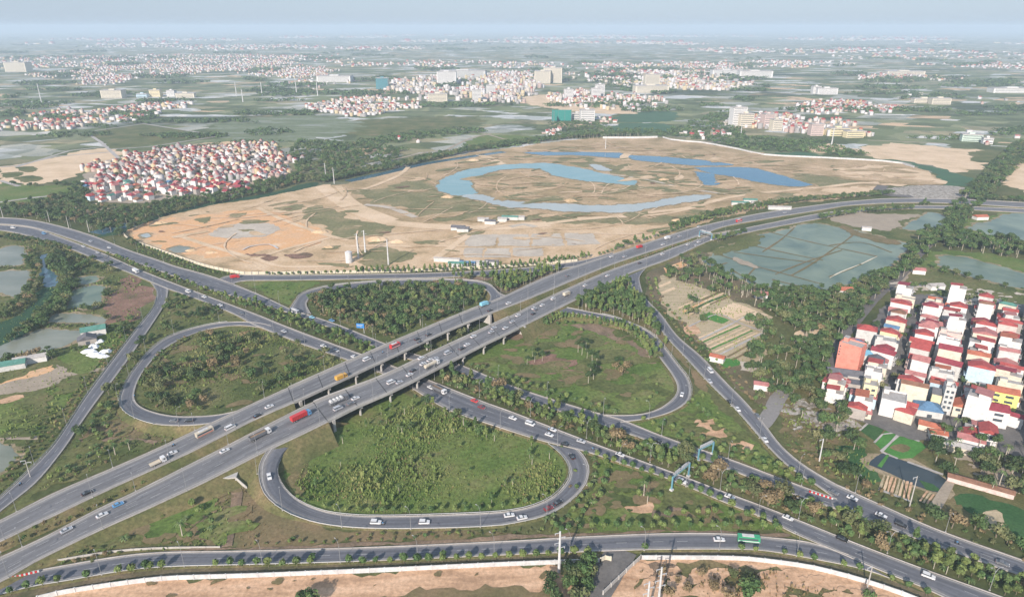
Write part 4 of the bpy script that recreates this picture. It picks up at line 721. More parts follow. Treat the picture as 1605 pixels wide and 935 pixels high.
KIND = {'round': (k_round, 'bark', ['leaf_young', 'leaf_mid']), 'bushy': (k_bushy, 'bark', ['leaf_dark', 'leaf_mid', 'shrub_olive', 'leaf_dark']), 'slender': (k_slender, 'palm_bark', ['leaf_mid', 'leaf_young']), 'tall': (k_tall, 'palm_bark', ['leaf_dark', 'leaf_mid']),
        'palm': (k_palm, 'palm_bark', ['frond', 'leaf_mid']), 'lowpalm': (k_lowpalm, 'palm_bark', ['frond']), 'shrub': (k_shrub, 'bark', ['shrub_olive', 'leaf_mid', 'leaf_young']), 'dry': (k_shrub, 'bark', ['shrub_dry']), 'drytree': (k_bushy, 'bark', ['shrub_dry', 'shrub_olive']), 'clump': (k_clump, 'bark', ['leaf_dark', 'leaf_mid'])}
CAT = {'round': 'tree', 'bushy': 'tree', 'slender': 'tree', 'tall': 'tree', 'palm': 'palm', 'lowpalm': 'palm', 'shrub': 'shrub', 'dry': 'shrub', 'drytree': 'tree', 'clump': 'tree'}
NHI = {'round': 230, 'bushy': 560, 'slender': 300, 'tall': 400, 'palm': 210, 'lowpalm': 200, 'shrub': 130, 'dry': 110, 'drytree': 380, 'clump': 60}
PLANTS = []     # kind, colour index, x, y, z, scale, rot, belt
def plant(kind, x, y, belt, s=1.0, ci=None, z=0.0, chk=True):
    if chk and not free(x, y, BUSY0 if chk == 2 else None): return False
    px, py, f = PIX((x, y, z + 3))
    if not (-25 < px < W + 25 and 40 < py < H + 45): return False
    PLANTS.append((kind, rnd.randrange(len(KIND[kind][2])) if ci is None else ci, x, y, z, s*rnd.uniform(.82, 1.2), rnd.uniform(0, 6.28), belt)); return True
def fill(px, spacing, mix, belt, s=1.0, dens=1.0, clumpy=0.0):
    """scatter a mix {kind: weight} through a ground polygon"""
    w = [P(x, y, 0) for x, y in px]; xs_, ys_ = [v.x for v in w], [v.y for v in w]; ks, ws = list(mix), list(mix.values())
    ph = rnd.uniform(0, 50)
    y = min(ys_)
    while y < max(ys_):
        x = min(xs_)
        while x < max(xs_):
            a, b = x + rnd.uniform(-.5, .5)*spacing, y + rnd.uniform(-.5, .5)*spacing
            if rnd.random() < dens and inpoly(a, b, [(v.x, v.y) for v in w]):
                if not clumpy or (math.sin(a*.11 + ph) + math.sin(b*.13 + ph*2) + math.sin((a+b)*.071 + ph)) > clumpy*2 - 1.2 or rnd.random() < .15:
                    plant(rnd.choices(ks, ws)[0], a, b, belt, s)
            x += spacing
        y += spacing
def row(px, spacing, mix, belt, s=1.0, rows=1, gap=5.0, jit=0.5, z=0.0, chk=2):
    c = catmull([P(x, y, 0) for x, y in px], 4.0); n = max(2, int(length(c)/spacing)); c = resample(c, n+1); ks, ws = list(mix), list(mix.values())
    for i, p in enumerate(c):
        d = (c[min(i+1, n)] - c[max(i-1, 0)]); d.z = 0; d.normalize(); q = Vector((-d.y, d.x, 0))
        for r in range(rows):
            o = (r - (rows-1)/2)*gap
            plant(rnd.choices(ks, ws)[0], p.x + q.x*o + rnd.uniform(-jit, jit), p.y + q.y*o + rnd.uniform(-jit, jit), belt, s, z=z, chk=chk)

# belts: key -> where it grows; landmarks tell members of one belt apart
BELT = {'median_west': 'in the northwest highway median', 'median_east': 'in the southeast highway median', 'upper_loop': 'inside the small upper loop', 'k_band': 'in the narrow wood by the far carriageway', 'left_loop': 'inside the wooded left loop',
 'left_island': 'between outer left ramp and left loop', 'low_loop': 'in the big lower loop', 'r1_row': 'on the verge of the bottom road', 'se_island': 'on the island above the bottom road', 'n_row': 'along the far verge of the dual highway',
 'd_island': 'on the island inside the right ramp', 'h_wood': 'in the bright wedge of wood', 'h_field': 'on the grass inside the right loop', 'ab_median': 'in the strip between the overpass carriageways', 'site_hedge': 'outside the cream site wall',
 'right_wood': 'in the wood before the red-roofed village', 'plots': 'beside the tan vegetable plots', 'tree_line': 'in the diagonal belt past the paddies', 'd_verge': 'on the outer verge of the right ramp', 'm_verge': 'on the scrubby right verge',
 'village_edge': 'below the red-roofed village', 'south_field': 'in the dirt yard below the white wall', 'left_banks': 'on the banks of the fish ponds', 'left_verge': 'on the verge of the outer left ramp', 'west_wood': 'in the wood by the far left village',
 'north_wood': 'beyond the construction site', 'sw_field': 'on the slope above the bottom road', 'nw_field': 'between left ramp and far carriageway', 'far_row': 'along the far reach of the highway', 'village_west': 'inside the far left village', 'village_east': 'inside the red-roofed village'}
MARKS = [((1262, 522), 'sandy clearing'), ((1326, 462), 'orange-tiled farmhouse'), ((1192, 468), 'faded red hut'), ((1270, 652), 'grey rubble'), ((1205, 545), 'cleared wood edge'), ((1290, 480), 'paddy-side wood edge'), ((1240, 590), 'ramp-side wood edge'), ((1560, 700), 'second village street'), ((1500, 700), 'pale roofed shed'), ((1535, 768), 'long low barn'), ((472, 655), 'red truck'), ((531, 630), 'white-bagged truck'), ((676, 573), 'white tanker'), ((534, 593), 'orange truck'), ((619, 543), 'red bus on the overpass'), ((321, 679), 'cream bus'), ((1172, 846), 'green bus'), ((566, 515), 'blue direction sign'), ((1065, 757), 'near blue gantry'),
 ((1107, 715), 'far blue gantry'), ((876, 896), 'white power pole'), ((1025, 930), 'bottom-edge power poles'), ((360, 750), 'culvert mouth'), ((1200, 660), 'ramp side-street junction'), ((1410, 740), 'dark pond'), ((1410, 700), 'bright green plots'), ((1330, 560), 'coral building'),
 ((1455, 902), 'big white car'), ((589, 818), 'white car at the loop bottom'), ((422, 747), 'white car on the loop bend'), ((1069, 618), 'white car on the right loop'), ((150, 520), 'green-roofed shed'), ((150, 550), 'white tarpaulins'), ((1113, 581), 'white van on the right ramp'), ((250, 455), 'left ramp fork'),
 ((985, 432), 'right ramp fork'), ((912, 705), 'loop and highway fork'), ((1300, 775), 'ramp and highway merge'), ((1250, 835), 'bottom road merge'), ((940, 870), 'bottom road side lane'), ((1140, 400), 'flooded paddies'), ((1110, 530), 'striped vegetable plot'), ((850, 575), 'bare patch in the loop'), ((20, 905), 'bottom road fork'), ((470, 488), 'upper loop fork'), ((640, 805), 'loop bottom'), ((1560, 830), 'dark green field'), ((1605, 900), 'bottom right corner')]
def near_mark(x, y, z=0):
    px, py, f = PIX((x, y, z)); return min(MARKS, key=lambda m: math.hypot(m[0][0]-px, (m[0][1]-py)*1.3))[1]
T_ = {'round': 1, 'bushy': .25, 'shrub': .6}
fill([(150, 391), (224, 416), (299, 443), (361, 468), (400, 475), (467, 497), (535, 522), (600, 548), (575, 557), (475, 520), (400, 490), (333, 465), (267, 441), (217, 421), (165, 400)], 3.8, {'round': 6, 'shrub': 2, 'slender': .5}, 'median_west', .95)
fill([(700, 576), (789, 616), (862, 642), (925, 662), (999, 688), (1054, 706), (1120, 730), (1200, 761), (1325, 804), (1449, 852), (1605, 905), (1640, 950), (1561, 932), (1449, 889), (1350, 851), (1262, 816), (1200, 792), (1059, 739), (937, 694), (875, 671), (800, 642), (749, 624), (670, 592)], 3.1, {'round': 4, 'shrub': 2.2, 'dry': 1.1, 'lowpalm': 1.3, 'drytree': .3, 'slender': .6, 'bushy': .25}, 'median_east', 1.05)
fill([(500, 492), (482, 470), (510, 456), (560, 450), (650, 447), (740, 449), (762, 456), (766, 468), (740, 482), (690, 501), (640, 520), (612, 533), (560, 515)], 6.0, {'bushy': 5, 'tall': 1.2, 'drytree': .6, 'slender': 1.2}, 'upper_loop', .86)
fill([(482, 470), (500, 462), (560, 470), (600, 500), (640, 520), (612, 533), (560, 515), (500, 494)], 4.5, {'dry': 2, 'drytree': .8, 'shrub': 1.5, 'bushy': .5}, 'upper_loop', .9, .8)
fill([(540, 438), (640, 438), (700, 437), (765, 441), (790, 462), (840, 440), (900, 418), (915, 411), (880, 421), (830, 430), (780, 434)], 4.6, {'slender': 5, 'bushy': .6}, 'k_band', .9)
row([(560, 428), (650, 427), (740, 423), (820, 418), (880, 411), (920, 404)], 4.5, {'slender': 3, 'round': 1}, 'k_band', .8, 2, 4)
fill([(378, 442), (440, 441), (500, 443), (470, 455), (455, 475), (420, 460)], 8, {'shrub': 2, 'round': 1}, 'k_band', .8, .5)
fill([(230, 600), (245, 568), (285, 540), (330, 522), (400, 518), (475, 542), (535, 564), (495, 582), (400, 624), (345, 643), (275, 647), (245, 640), (222, 622)], 6.0, {'bushy': 3, 'shrub': 2.6, 'dry': 1, 'drytree': 1.1, 'lowpalm': .5, 'round': 1.2}, 'left_loop', .78, .92, .25)
row([(224, 604), (238, 574), (262, 549), (300, 528)], 3, {'shrub': 2, 'dry': .4}, 'left_loop', 1, 2, 3.5)
fill([(266, 462), (330, 470), (388, 499), (340, 503), (290, 513), (262, 525), (240, 540), (240, 515), (258, 485)], 5.0, {'bushy': 1.6, 'shrub': 3, 'round': 1}, 'left_island', .75, .85)
row([(232, 538), (205, 570), (180, 615), (150, 665), (125, 700)], 5, {'shrub': 3, 'bushy': .5}, 'left_island', .9, 2, 5)
fill([(545, 655), (600, 622), (640, 610), (700, 642), (770, 672), (830, 692), (870, 722), (880, 750), (860, 775), (830, 790), (750, 800), (620, 803), (550, 801), (490, 780), (470, 760), (500, 720), (520, 680)], 8.5, {'shrub': 3.2, 'lowpalm': 1.0, 'palm': .9, 'slender': .8, 'round': 1.6}, 'low_loop', .62, .62)
fill([(590, 628), (650, 612), (720, 648), (800, 682), (850, 702), (800, 705), (720, 690), (650, 680), (590, 660)], 6.5, {'bushy': 1.0, 'shrub': 2.6, 'slender': 1, 'palm': .5}, 'low_loop', .72, .85)
row([(455, 775), (490, 794), (550, 803), (650, 803), (750, 800), (830, 790), (868, 772)], 5.2, {'round': 1}, 'low_loop', .75); row([(880, 700), (900, 730), (898, 752), (880, 778)], 4, {'dry': 2, 'shrub': 1}, 'low_loop', .8)
row([(-10, 940), (90, 914), (174, 902), (274, 891), (400, 888), (599, 884), (800, 876), (940, 869)], 5.2, {'round': 1}, 'r1_row', 1.0); row([(150, 898), (400, 884), (600, 879), (800, 870), (935, 865)], 10.0, {'round': 1}, 'r1_row', .9)
row([(1010, 864), (1049, 861), (1149, 863), (1200, 867), (1260, 877), (1349, 896), (1400, 913), (1450, 932)], 5.6, {'round': 1}, 'r1_row', .85)
row([(400, 853), (560, 848), (700, 841), (860, 833)], 4.6, {'shrub': 2, 'round': 1}, 'r1_row', .62); row([(560, 838), (700, 836), (850, 829)], 5, {'shrub': 1}, 'r1_row', .7)
row([(870, 829), (950, 830), (1049, 828), (1149, 828), (1235, 832)], 5.0, {'round': 1}, 'se_island', .95); row([(1030, 822), (1100, 812), (1180, 820), (1220, 828)], 6.0, {'round': 3, 'shrub': 1}, 'se_island', 1.0, 2, 5)
row([(932, 712), (934, 740), (926, 765), (905, 790), (885, 815), (868, 826)], 4.6, {'round': 2, 'lowpalm': 1}, 'se_island', .85, 3, 5.0); row([(960, 722), (951, 755), (935, 790), (925, 815)], 5, {'shrub': 1, 'round': .4}, 'se_island', .85)
row([(935, 716), (990, 736), (1049, 757), (1130, 789), (1190, 813), (1230, 830)], 4.8, {'round': 1}, 'se_island', 1.0); fill([(990, 772), (1030, 765), (1050, 780), (1030, 795), (1000, 790)], 6, {'round': 1, 'palm': .6}, 'se_island', 1)
fill([(1120, 790), (1180, 812), (1215, 827), (1150, 826), (1080, 822), (1090, 805)], 6, {'round': 2, 'shrub': 1, 'dry': .4}, 'se_island', .95, .8)
row([(725, 573), (800, 599), (875, 625), (942, 645), (975, 655)], 5.0, {'round': 2, 'lowpalm': 1.4}, 'n_row', 1.0, 2, 5); row([(990, 660), (1024, 672), (1082, 692), (1150, 715), (1200, 733), (1275, 760)], 5.4, {'round': 1}, 'd_island', 1.05, 2, 6)
row([(1085, 632), (1110, 655), (1150, 693), (1200, 730), (1250, 752)], 5.4, {'round': 2, 'shrub': 1}, 'd_island', .95); row([(1000, 652), (1050, 642), (1075, 625)], 6, {'round': 1, 'shrub': 1}, 'h_field', .8); fill([(1085, 612), (1105, 618), (1140, 655), (1100, 650), (1070, 645)], 6, {'shrub': 1, 'round': 1}, 'd_island', .8, .7)
fill([(880, 486), (985, 436), (998, 470), (1035, 520), (1060, 562), (1035, 550), (1000, 508), (960, 494), (920, 488)], 4.3, {'slender': 5, 'tall': 1.5}, 'h_wood', 1.0)
row([(850, 510), (880, 498), (925, 500), (965, 510), (1000, 525), (1020, 545), (1030, 562)], 3.6, {'slender': 3, 'bushy': .4}, 'h_wood', .78, 3, 4.5)
row([(860, 512), (900, 508), (950, 512), (985, 522), (1010, 540)], 6, {'round': 1}, 'h_field', .8)
for x, y, k in ((826, 572, 'tall'), (838, 568, 'tall'), (848, 558, 'bushy'), (835, 558, 'tall'), (850, 566, 'tall'), (906, 552, 'tall'), (912, 556, 'tall'), (918, 548, 'tall'), (920, 562, 'tall'), (925, 590, 'tall'), (922, 601, 'tall'), (930, 582, 'tall'), (935, 575, 'tall'), (928, 566, 'tall'), (912, 545, 'tall'), (930, 595, 'tall'), (820, 553, 'round'), (840, 542, 'round'), (888, 528, 'round'), (911, 520, 'round'), (872, 532, 'round'), (970, 568, 'bushy'), (975, 588, 'drytree'), (965, 580, 'drytree'), (980, 580, 'drytree')):
    v = P(x, y); plant(k, v.x, v.y, 'h_field', .8 if k != 'bushy' else .6, 0)
fill([(1012, 605), (1040, 598), (1050, 610), (1040, 628), (1010, 638), (985, 640)], 6, {'round': 1, 'shrub': 1}, 'h_field', .75, .6)
row([(765, 500), (790, 490), (830, 474), (870, 458), (920, 436), (975, 416), (1040, 394), (1095, 373)], 3.2, {'dry': 2, 'shrub': 2}, 'ab_median', .75, 2, 5); row([(0, 858), (100, 817), (200, 768), (300, 722), (380, 682), (450, 645)], 4.2, {'dry': 2.4, 'shrub': 2, 'lowpalm': .15}, 'ab_median', .72, 2, 4.5, z=1.6)
row([(470, 640), (560, 602), (640, 565), (700, 538), (760, 508)], 5, {'shrub': 2, 'dry': 1.5, 'bushy': .4}, 'ab_median', .8)
row([(205, 378), (225, 388), (274, 407), (330, 427), (375, 432), (450, 431), (560, 428)], 5.5, {'round': 1}, 'site_hedge', .8); row([(215, 392), (274, 412), (330, 431)], 5, {'round': 1, 'shrub': 1}, 'site_hedge', .8, 2, 5)
row([(920, 408), (975, 389), (1040, 369), (1080, 354), (1140, 338), (1200, 327)], 6.0, {'slender': 1, 'round': 2, 'bushy': .6}, 'far_row', .95); row([(1055, 357), (1140, 332), (1250, 316), (1350, 308), (1395, 304)], 7, {'bushy': 1}, 'far_row', .8, 2, 7)
row([(1118, 378), (1150, 367), (1200, 355)], 4.2, {'slender': 1, 'bushy': 1}, 'far_row', .9, 3, 5); row([(1280, 342), (1340, 333), (1400, 328), (1460, 324)], 5, {'bushy': 2, 'slender': 1}, 'far_row', .95, 3, 6)
fill([(1180, 478), (1215, 462), (1262, 458), (1300, 460), (1340, 448), (1375, 430), (1412, 420), (1400, 442), (1372, 470), (1345, 500), (1318, 535), (1300, 570), (1285, 596), (1240, 618), (1205, 618), (1178, 590), (1168, 560), (1190, 540), (1240, 548), (1250, 520), (1215, 500)], 6.0, {'bushy': 6, 'tall': 1.5, 'palm': 1.2, 'drytree': .3}, 'right_wood', .95, .92)
fill([(1150, 452), (1200, 456), (1250, 462), (1230, 500), (1190, 485), (1160, 470)], 7, {'palm': 2, 'tall': 2}, 'right_wood', 1.1, .8); fill([(1212, 600), (1300, 585), (1340, 640), (1300, 668), (1240, 650), (1215, 628)], 7, {'bushy': 3, 'palm': 1, 'shrub': 1}, 'right_wood', .95, .8)
fill([(1065, 410), (1100, 405), (1140, 430), (1160, 440), (1120, 460), (1080, 450), (1050, 430)], 7, {'palm': 2, 'bushy': 1, 'tall': 1}, 'plots', .95, .8); fill([(1060, 470), (1090, 460), (1100, 480), (1115, 515), (1080, 505)], 8, {'palm': 2, 'tall': 1, 'bushy': 1}, 'plots', .9, .8)
fill([(1120, 425), (1170, 445), (1180, 470), (1140, 470), (1115, 460)], 8, {'tall': 2, 'palm': 2}, 'plots', 1, .8); fill([(1172, 505), (1195, 497), (1215, 520), (1230, 545), (1190, 545)], 7.5, {'bushy': 2, 'palm': 1}, 'plots', .95, .9); fill([(1040, 425), (1056, 420), (1066, 432), (1045, 440)], 6, {'bushy': 1}, 'plots', .8)
row([(1022, 440), (1030, 470), (1060, 505), (1100, 550), (1150, 605), (1190, 645)], 5, {'shrub': 2, 'dry': 1, 'round': 1}, 'd_verge', .85, 2, 6); row([(1070, 520), (1110, 555), (1150, 590), (1185, 625)], 6, {'shrub': 1, 'dry': 1, 'bushy': .4}, 'd_verge', .85, 2, 6); row([(1235, 700), (1262, 722), (1300, 745), (1345, 762), (1400, 790), (1480, 822), (1560, 852), (1630, 875)], 5, {'shrub': 2, 'dry': 2, 'drytree': .4, 'bushy': .3}, 'm_verge', .95, 3, 5)
fill([(1225, 668), (1260, 665), (1300, 685), (1335, 710), (1330, 740), (1290, 735), (1245, 705)], 6.0, {'bushy': .8, 'drytree': 1.3, 'shrub': 2, 'dry': 2}, 'm_verge', .82, .85); fill([(1300, 650), (1350, 690), (1350, 730), (1300, 700), (1270, 670)], 6.5, {'palm': 1, 'bushy': 2, 'shrub': 1}, 'village_edge', .9, .8)
fill([(1440, 690), (1480, 668), (1540, 690), (1600, 700), (1640, 740), (1640, 800), (1580, 780), (1500, 762), (1450, 720)], 7.0, {'bushy': 3, 'palm': 2, 'drytree': .5, 'tall': 1}, 'village_edge', 1.0, .85); fill([(1330, 770), (1376, 768), (1430, 792), (1480, 812), (1560, 845), (1500, 820), (1400, 785)], 6, {'bushy': 1, 'shrub': 1, 'palm': .5}, 'village_edge', .85, .8)
fill([(1560, 700), (1640, 700), (1640, 860), (1605, 790), (1570, 750)], 8, {'bushy': 2, 'palm': 1}, 'village_edge', 1, .7); fill([(1485, 800), (1530, 820), (1570, 845), (1640, 862), (1640, 880), (1550, 850)], 6, {'shrub': 1, 'bushy': .7}, 'village_edge', .9)
fill([(1395, 440), (1418, 412), (1422, 395), (1440, 370), (1475, 350), (1490, 330), (1520, 295), (1545, 270), (1570, 245), (1592, 228), (1625, 222), (1618, 245), (1585, 272), (1560, 300), (1545, 318), (1520, 340), (1495, 370), (1470, 385), (1450, 405), (1430, 425), (1420, 440)], 7.5, {'bushy': 4, 'tall': 1}, 'tree_line', 1.15)
fill([(1478, 368), (1530, 374), (1580, 378), (1640, 395), (1640, 412), (1590, 405), (1520, 395), (1478, 390)], 7.5, {'tall': 2, 'bushy': 2}, 'tree_line', 1.1); row([(1530, 316), (1580, 318), (1640, 322)], 8, {'bushy': 1}, 'tree_line', 1.1, 3, 8); row([(1440, 420), (1500, 430), (1560, 445), (1620, 460)], 9, {'shrub': 1, 'bushy': 1}, 'tree_line', .8, 2, 9)
fill([(1395, 452), (1440, 446), (1520, 462), (1600, 480), (1600, 492), (1500, 476), (1420, 462)], 7, {'bushy': 1, 'shrub': 2}, 'tree_line', .75, .8)
fill([(850, 925), (880, 895), (930, 885), (940, 890), (925, 915), (910, 960), (850, 960)], 5.5, {'bushy': 1}, 'south_field', .8); fill([(930, 925), (950, 905), (968, 905), (950, 930), (940, 945)], 5, {'bushy': 1}, 'south_field', .75)
for x, y, k, s, ci in ((478, 940, 'bushy', .95, 0), (492, 948, 'bushy', .8, 1), (1168, 935, 'bushy', 1.0, 1), (1172, 912, 'bushy', .7, 2), (1100, 905, 'drytree', .5, 0), (1060, 915, 'drytree', .6, 0), (1080, 930, 'drytree', .7, 0), (1120, 925, 'drytree', .75, 0), (1040, 900, 'dry', 1.4, 0), (1360, 938, 'bushy', .5, 1), (1010, 862, 'round', 1.1, 1), (1140, 940, 'drytree', .8, 0), (1045, 935, 'drytree', .6, 0), (1150, 905, 'drytree', .6, 1)):
    v = P(x, y); plant(k, v.x, v.y, 'south_field', s, ci, chk=False)
row([(40, 395), (58, 425), (55, 450), (30, 480), (0, 500)], 6, {'bushy': 2, 'drytree': .5}, 'left_banks', .75, 2, 6); row([(80, 400), (95, 425), (110, 445), (95, 475), (60, 510), (20, 540)], 5.5, {'bushy': 3}, 'left_banks', .8, 3, 5); row([(0, 372), (40, 378), (90, 390), (130, 405)], 7, {'bushy': 1}, 'left_banks', .7, 2, 8)
fill([(95, 392), (150, 405), (200, 425), (170, 440), (120, 432), (95, 418)], 6, {'shrub': 3, 'bushy': 1, 'dry': 1}, 'left_banks', .8, .8); row([(0, 420), (40, 419)], 4, {'shrub': 1}, 'left_banks', .9, 2, 3); row([(100, 488), (150, 486), (165, 470), (172, 450)], 5, {'shrub': 1, 'bushy': .3}, 'left_banks', .8); row([(65, 512), (110, 511), (145, 510)], 5, {'shrub': 1}, 'left_banks', .9, 2, 3)
for x, y, k in ((8, 572, 'bushy'), (35, 566, 'drytree'), (58, 556, 'drytree'), (78, 556, 'tall'), (82, 562, 'bushy'), (48, 564, 'drytree'), (18, 566, 'bushy'), (123, 553, 'bushy'), (0, 560, 'bushy'), (66, 560, 'bushy')):
    v = P(x, y); plant(k, v.x, v.y, 'left_banks', .8, 0)
fill([(165, 500), (200, 490), (225, 500), (205, 525), (180, 540), (160, 520)], 6, {'shrub': 2, 'bushy': .7}, 'left_banks', .7, .8); row([(205, 515), (165, 565), (125, 615), (90, 670), (60, 705), (20, 745), (-10, 770)], 4, {'shrub': 2, 'dry': 1.5}, 'left_verge', .75, 2, 4); row([(80, 640), (60, 680), (40, 710), (20, 735)], 4.5, {'shrub': 1}, 'left_verge', .9, 2, 4)
fill([(0, 330), (60, 316), (110, 305), (128, 290), (150, 320), (175, 330), (330, 308), (400, 292), (470, 272), (485, 284), (420, 302), (330, 322), (250, 342), (215, 360), (190, 372), (150, 362), (100, 350), (0, 340)], 7.5, {'bushy': 4, 'tall': .7, 'drytree': .5}, 'west_wood', .95, .92)
fill([(140, 370), (190, 376), (260, 402), (300, 420), (250, 402), (200, 384)], 6, {'shrub': 1, 'bushy': .4}, 'west_wood', .8, .7); fill([(0, 288), (60, 296), (130, 290), (120, 282), (60, 292)], 10, {'bushy': 1}, 'west_wood', .9, .5)
fill([(465, 268), (450, 240), (470, 222), (540, 225), (600, 232), (640, 238), (620, 252), (560, 272), (510, 284), (480, 288)], 10, {'bushy': 3, 'clump': .5}, 'north_wood', 1.1, .55); row([(500, 286), (560, 273), (620, 262), (700, 244), (780, 230), (860, 220), (930, 213)], 8, {'bushy': 1}, 'north_wood', 1.1, 3, 9)
fill([(560, 222), (620, 212), (700, 204), (760, 202), (760, 208), (700, 214), (640, 222), (580, 230)], 12, {'clump': 1}, 'north_wood', .9, .8); fill([(700, 232), (760, 228), (860, 212), (930, 205), (930, 212), (860, 222), (780, 234)], 12, {'clump': 1}, 'north_wood', .8, .8)
fill([(900, 214), (940, 200), (1040, 205), (1060, 200), (1100, 185), (1140, 170), (1160, 200), (1180, 215), (1300, 222), (1340, 240), (1200, 238), (1100, 220), (1040, 213)], 13, {'clump': 1}, 'north_wood', .85, .75)
row([(890, 218), (940, 216), (1000, 214)], 8, {'tall': 1}, 'north_wood', 1.2, 2, 8); fill([(250, 232), (340, 226), (400, 220), (450, 222), (440, 228), (340, 230), (260, 240)], 13, {'clump': 1}, 'north_wood', .7, .7)
fill([(160, 812), (240, 790), (330, 770), (355, 775), (352, 845), (250, 858), (200, 855)], 9.0, {'lowpalm': 2, 'shrub': 1.5, 'round': 1.2, 'palm': .5}, 'sw_field', .95, .8); row([(15, 905), (60, 884), (120, 862), (180, 868), (100, 886)], 3.5, {'shrub': 1, 'dry': 1}, 'sw_field', .7, 2, 3); fill([(380, 820), (430, 828), (470, 845), (380, 850)], 8, {'shrub': 1, 'round': 1}, 'sw_field', .8, .7)
row([(90, 755), (115, 735), (150, 715), (165, 690), (155, 665), (170, 640)], 5, {'round': 2, 'lowpalm': 1}, 'nw_field', .9, 2, 6); fill([(125, 715), (170, 694), (240, 698), (180, 722), (120, 745)], 7, {'palm': 1, 'round': 1, 'dry': .5}, 'nw_field', .9, .8)
fill([(150, 280), (190, 252), (330, 230), (440, 230), (450, 270), (410, 298), (230, 312)], 16, {'bushy': 1}, 'village_west', .75, .9); fill([(1320, 600), (1390, 480), (1600, 495), (1600, 690), (1480, 680)], 13, {'bushy': 2, 'palm': .4}, 'village_east', .62, .8)
fill([(1500, 640), (1520, 610), (1540, 620), (1530, 660)], 7, {'bushy': 1}, 'village_east', .8); fill([(860, 195), (900, 190), (960, 195), (930, 203), (870, 205)], 12, {'clump': 1}, 'north_wood', .7, .6); fill([(1290, 240), (1330, 236), (1370, 243), (1320, 246)], 11, {'clump': 1}, 'north_wood', .7)

# far groves: ragged hedges and woods strung across the plain, small with distance
gr = random.Random(21)
for _ in range(190):
    px = gr.uniform(-20, W + 20); py = 60 + 158*gr.random()**1.25; hw = gr.uniform(18, 75)*(0.5 + (py - 60)/200); hh = gr.uniform(.8, 2.6)*(0.4 + (py-70)/90); tl = gr.uniform(-.02, .02)
    if py > 175 and 480 < px < 1480: continue
    ring = [(px + math.cos(a)*hw*gr.uniform(.6, 1.2), max(50, py + math.sin(a)*hh*gr.uniform(.5, 1.3) + math.cos(a)*hw*tl)) for a in [i*6.283/9 for i in range(9)]]
    d = PIX(P(px, py))[2]; sp = max(13, d*.0095); fill(ring, sp, {'clump': 1}, 'north_wood', max(.8, min(2.6, sp/13)), .75)

# ------------------------------------------------------------------ plants: objects
CACHE = {}
def proto(kind, ci, var, hi):
    k = (kind, ci, var, hi)
    if k not in CACHE:
        fn, tm, cms = KIND[kind]; rr = random.Random(hash((kind, var)) % 9999 if False else (len(kind)*31 + ord(kind[0])*7 + var*101)); n = NHI[kind]
        n = n if hi else max(10, int(n*0.6)); (tv, tf), (cv, cf) = fn(rr, n)
        if not hi: c0 = cv; cv = list(cv)
        CACHE[k] = (tv, tf, cv, cf, tm, cms[ci])
    return CACHE[k]
MESHES = {}
def pmesh(kind, ci, var, part):
    k = (kind, ci, var, part)
    if k not in MESHES:
        tv, tf, cv, cf, tm, cm = proto(kind, ci, var, True); mb = MB()
        if part in ('trunk', 'all'): mb.add(tv, tf, tm)
        if part in ('crown', 'all'): mb.add(cv, cf, cm)
        MESHES[k] = mb.mesh('%s_%s' % (kind, part))
    return MESHES[k]
NOUN = {'round': 'tree', 'bushy': 'broad tree', 'slender': 'slim tree', 'tall': 'long-trunked tree', 'palm': 'bare-trunked palm', 'lowpalm': 'low palm', 'shrub': 'shrub', 'dry': 'dry brown shrub', 'drytree': 'brownish tree', 'clump': 'tree clump'}
ONAME = {'round': 'round_tree', 'bushy': 'broad_tree', 'slender': 'slender_tree', 'tall': 'tall_tree', 'palm': 'palm_tree', 'lowpalm': 'low_palm', 'shrub': 'shrub', 'dry': 'dry_shrub', 'drytree': 'dry_tree', 'clump': 'tree_clump'}
SZ = {'round': 4.3, 'bushy': 7.5, 'slender': 8, 'tall': 9.5, 'palm': 8, 'lowpalm': 3.6, 'shrub': 2.2, 'dry': 2.2, 'drytree': 7.5, 'clump': 6}
bycat = {}
for p in PLANTS: bycat.setdefault(CAT[p[0]], []).append(p)
REST = {}
for cat, lst in bycat.items():
    def vis(p):
        px, py, f = PIX((p[2], p[3], p[4] + 2)); inside = 5 < px < W-5 and 5 < py < H-8
        return (-(SZ[p[0]]*p[5])/f) if inside and p[0] != 'clump' else 0
    lst.sort(key=vis); ind, rest = lst[:300], lst[300:]; REST[cat] = rest
    for i, (kind, ci, x, y, z, s, rot, belt) in enumerate(ind):
        noun = NOUN[kind]; lab = '%s %s %s, by the %s' % ('small' if s < .82 else 'big' if s > 1.0 else 'medium', noun, BELT[belt], near_mark(x, y, z))
        if i < 170:
            e = empty(ONAME[kind], (x, y, z), rot); e.scale = (s, s, s); var = i % 3
            t = link('trunk', pmesh(kind, ci, var, 'trunk'), e); c = link('crown', pmesh(kind, ci, var, 'crown'), e)
        else:
            e = link(ONAME[kind], pmesh(kind, ci, i % 3, 'all')); e.location = (x, y, z); e.rotation_euler = (0, 0, rot); e.scale = (s, s, s)
        if len(lab.split()) > 16: lab = ' '.join(lab.split()[1:])
        if len(lab.split()) > 16: lab = lab.split(', by')[0]
        tag(e, lab, cat, noun + 's ' + BELT[belt])
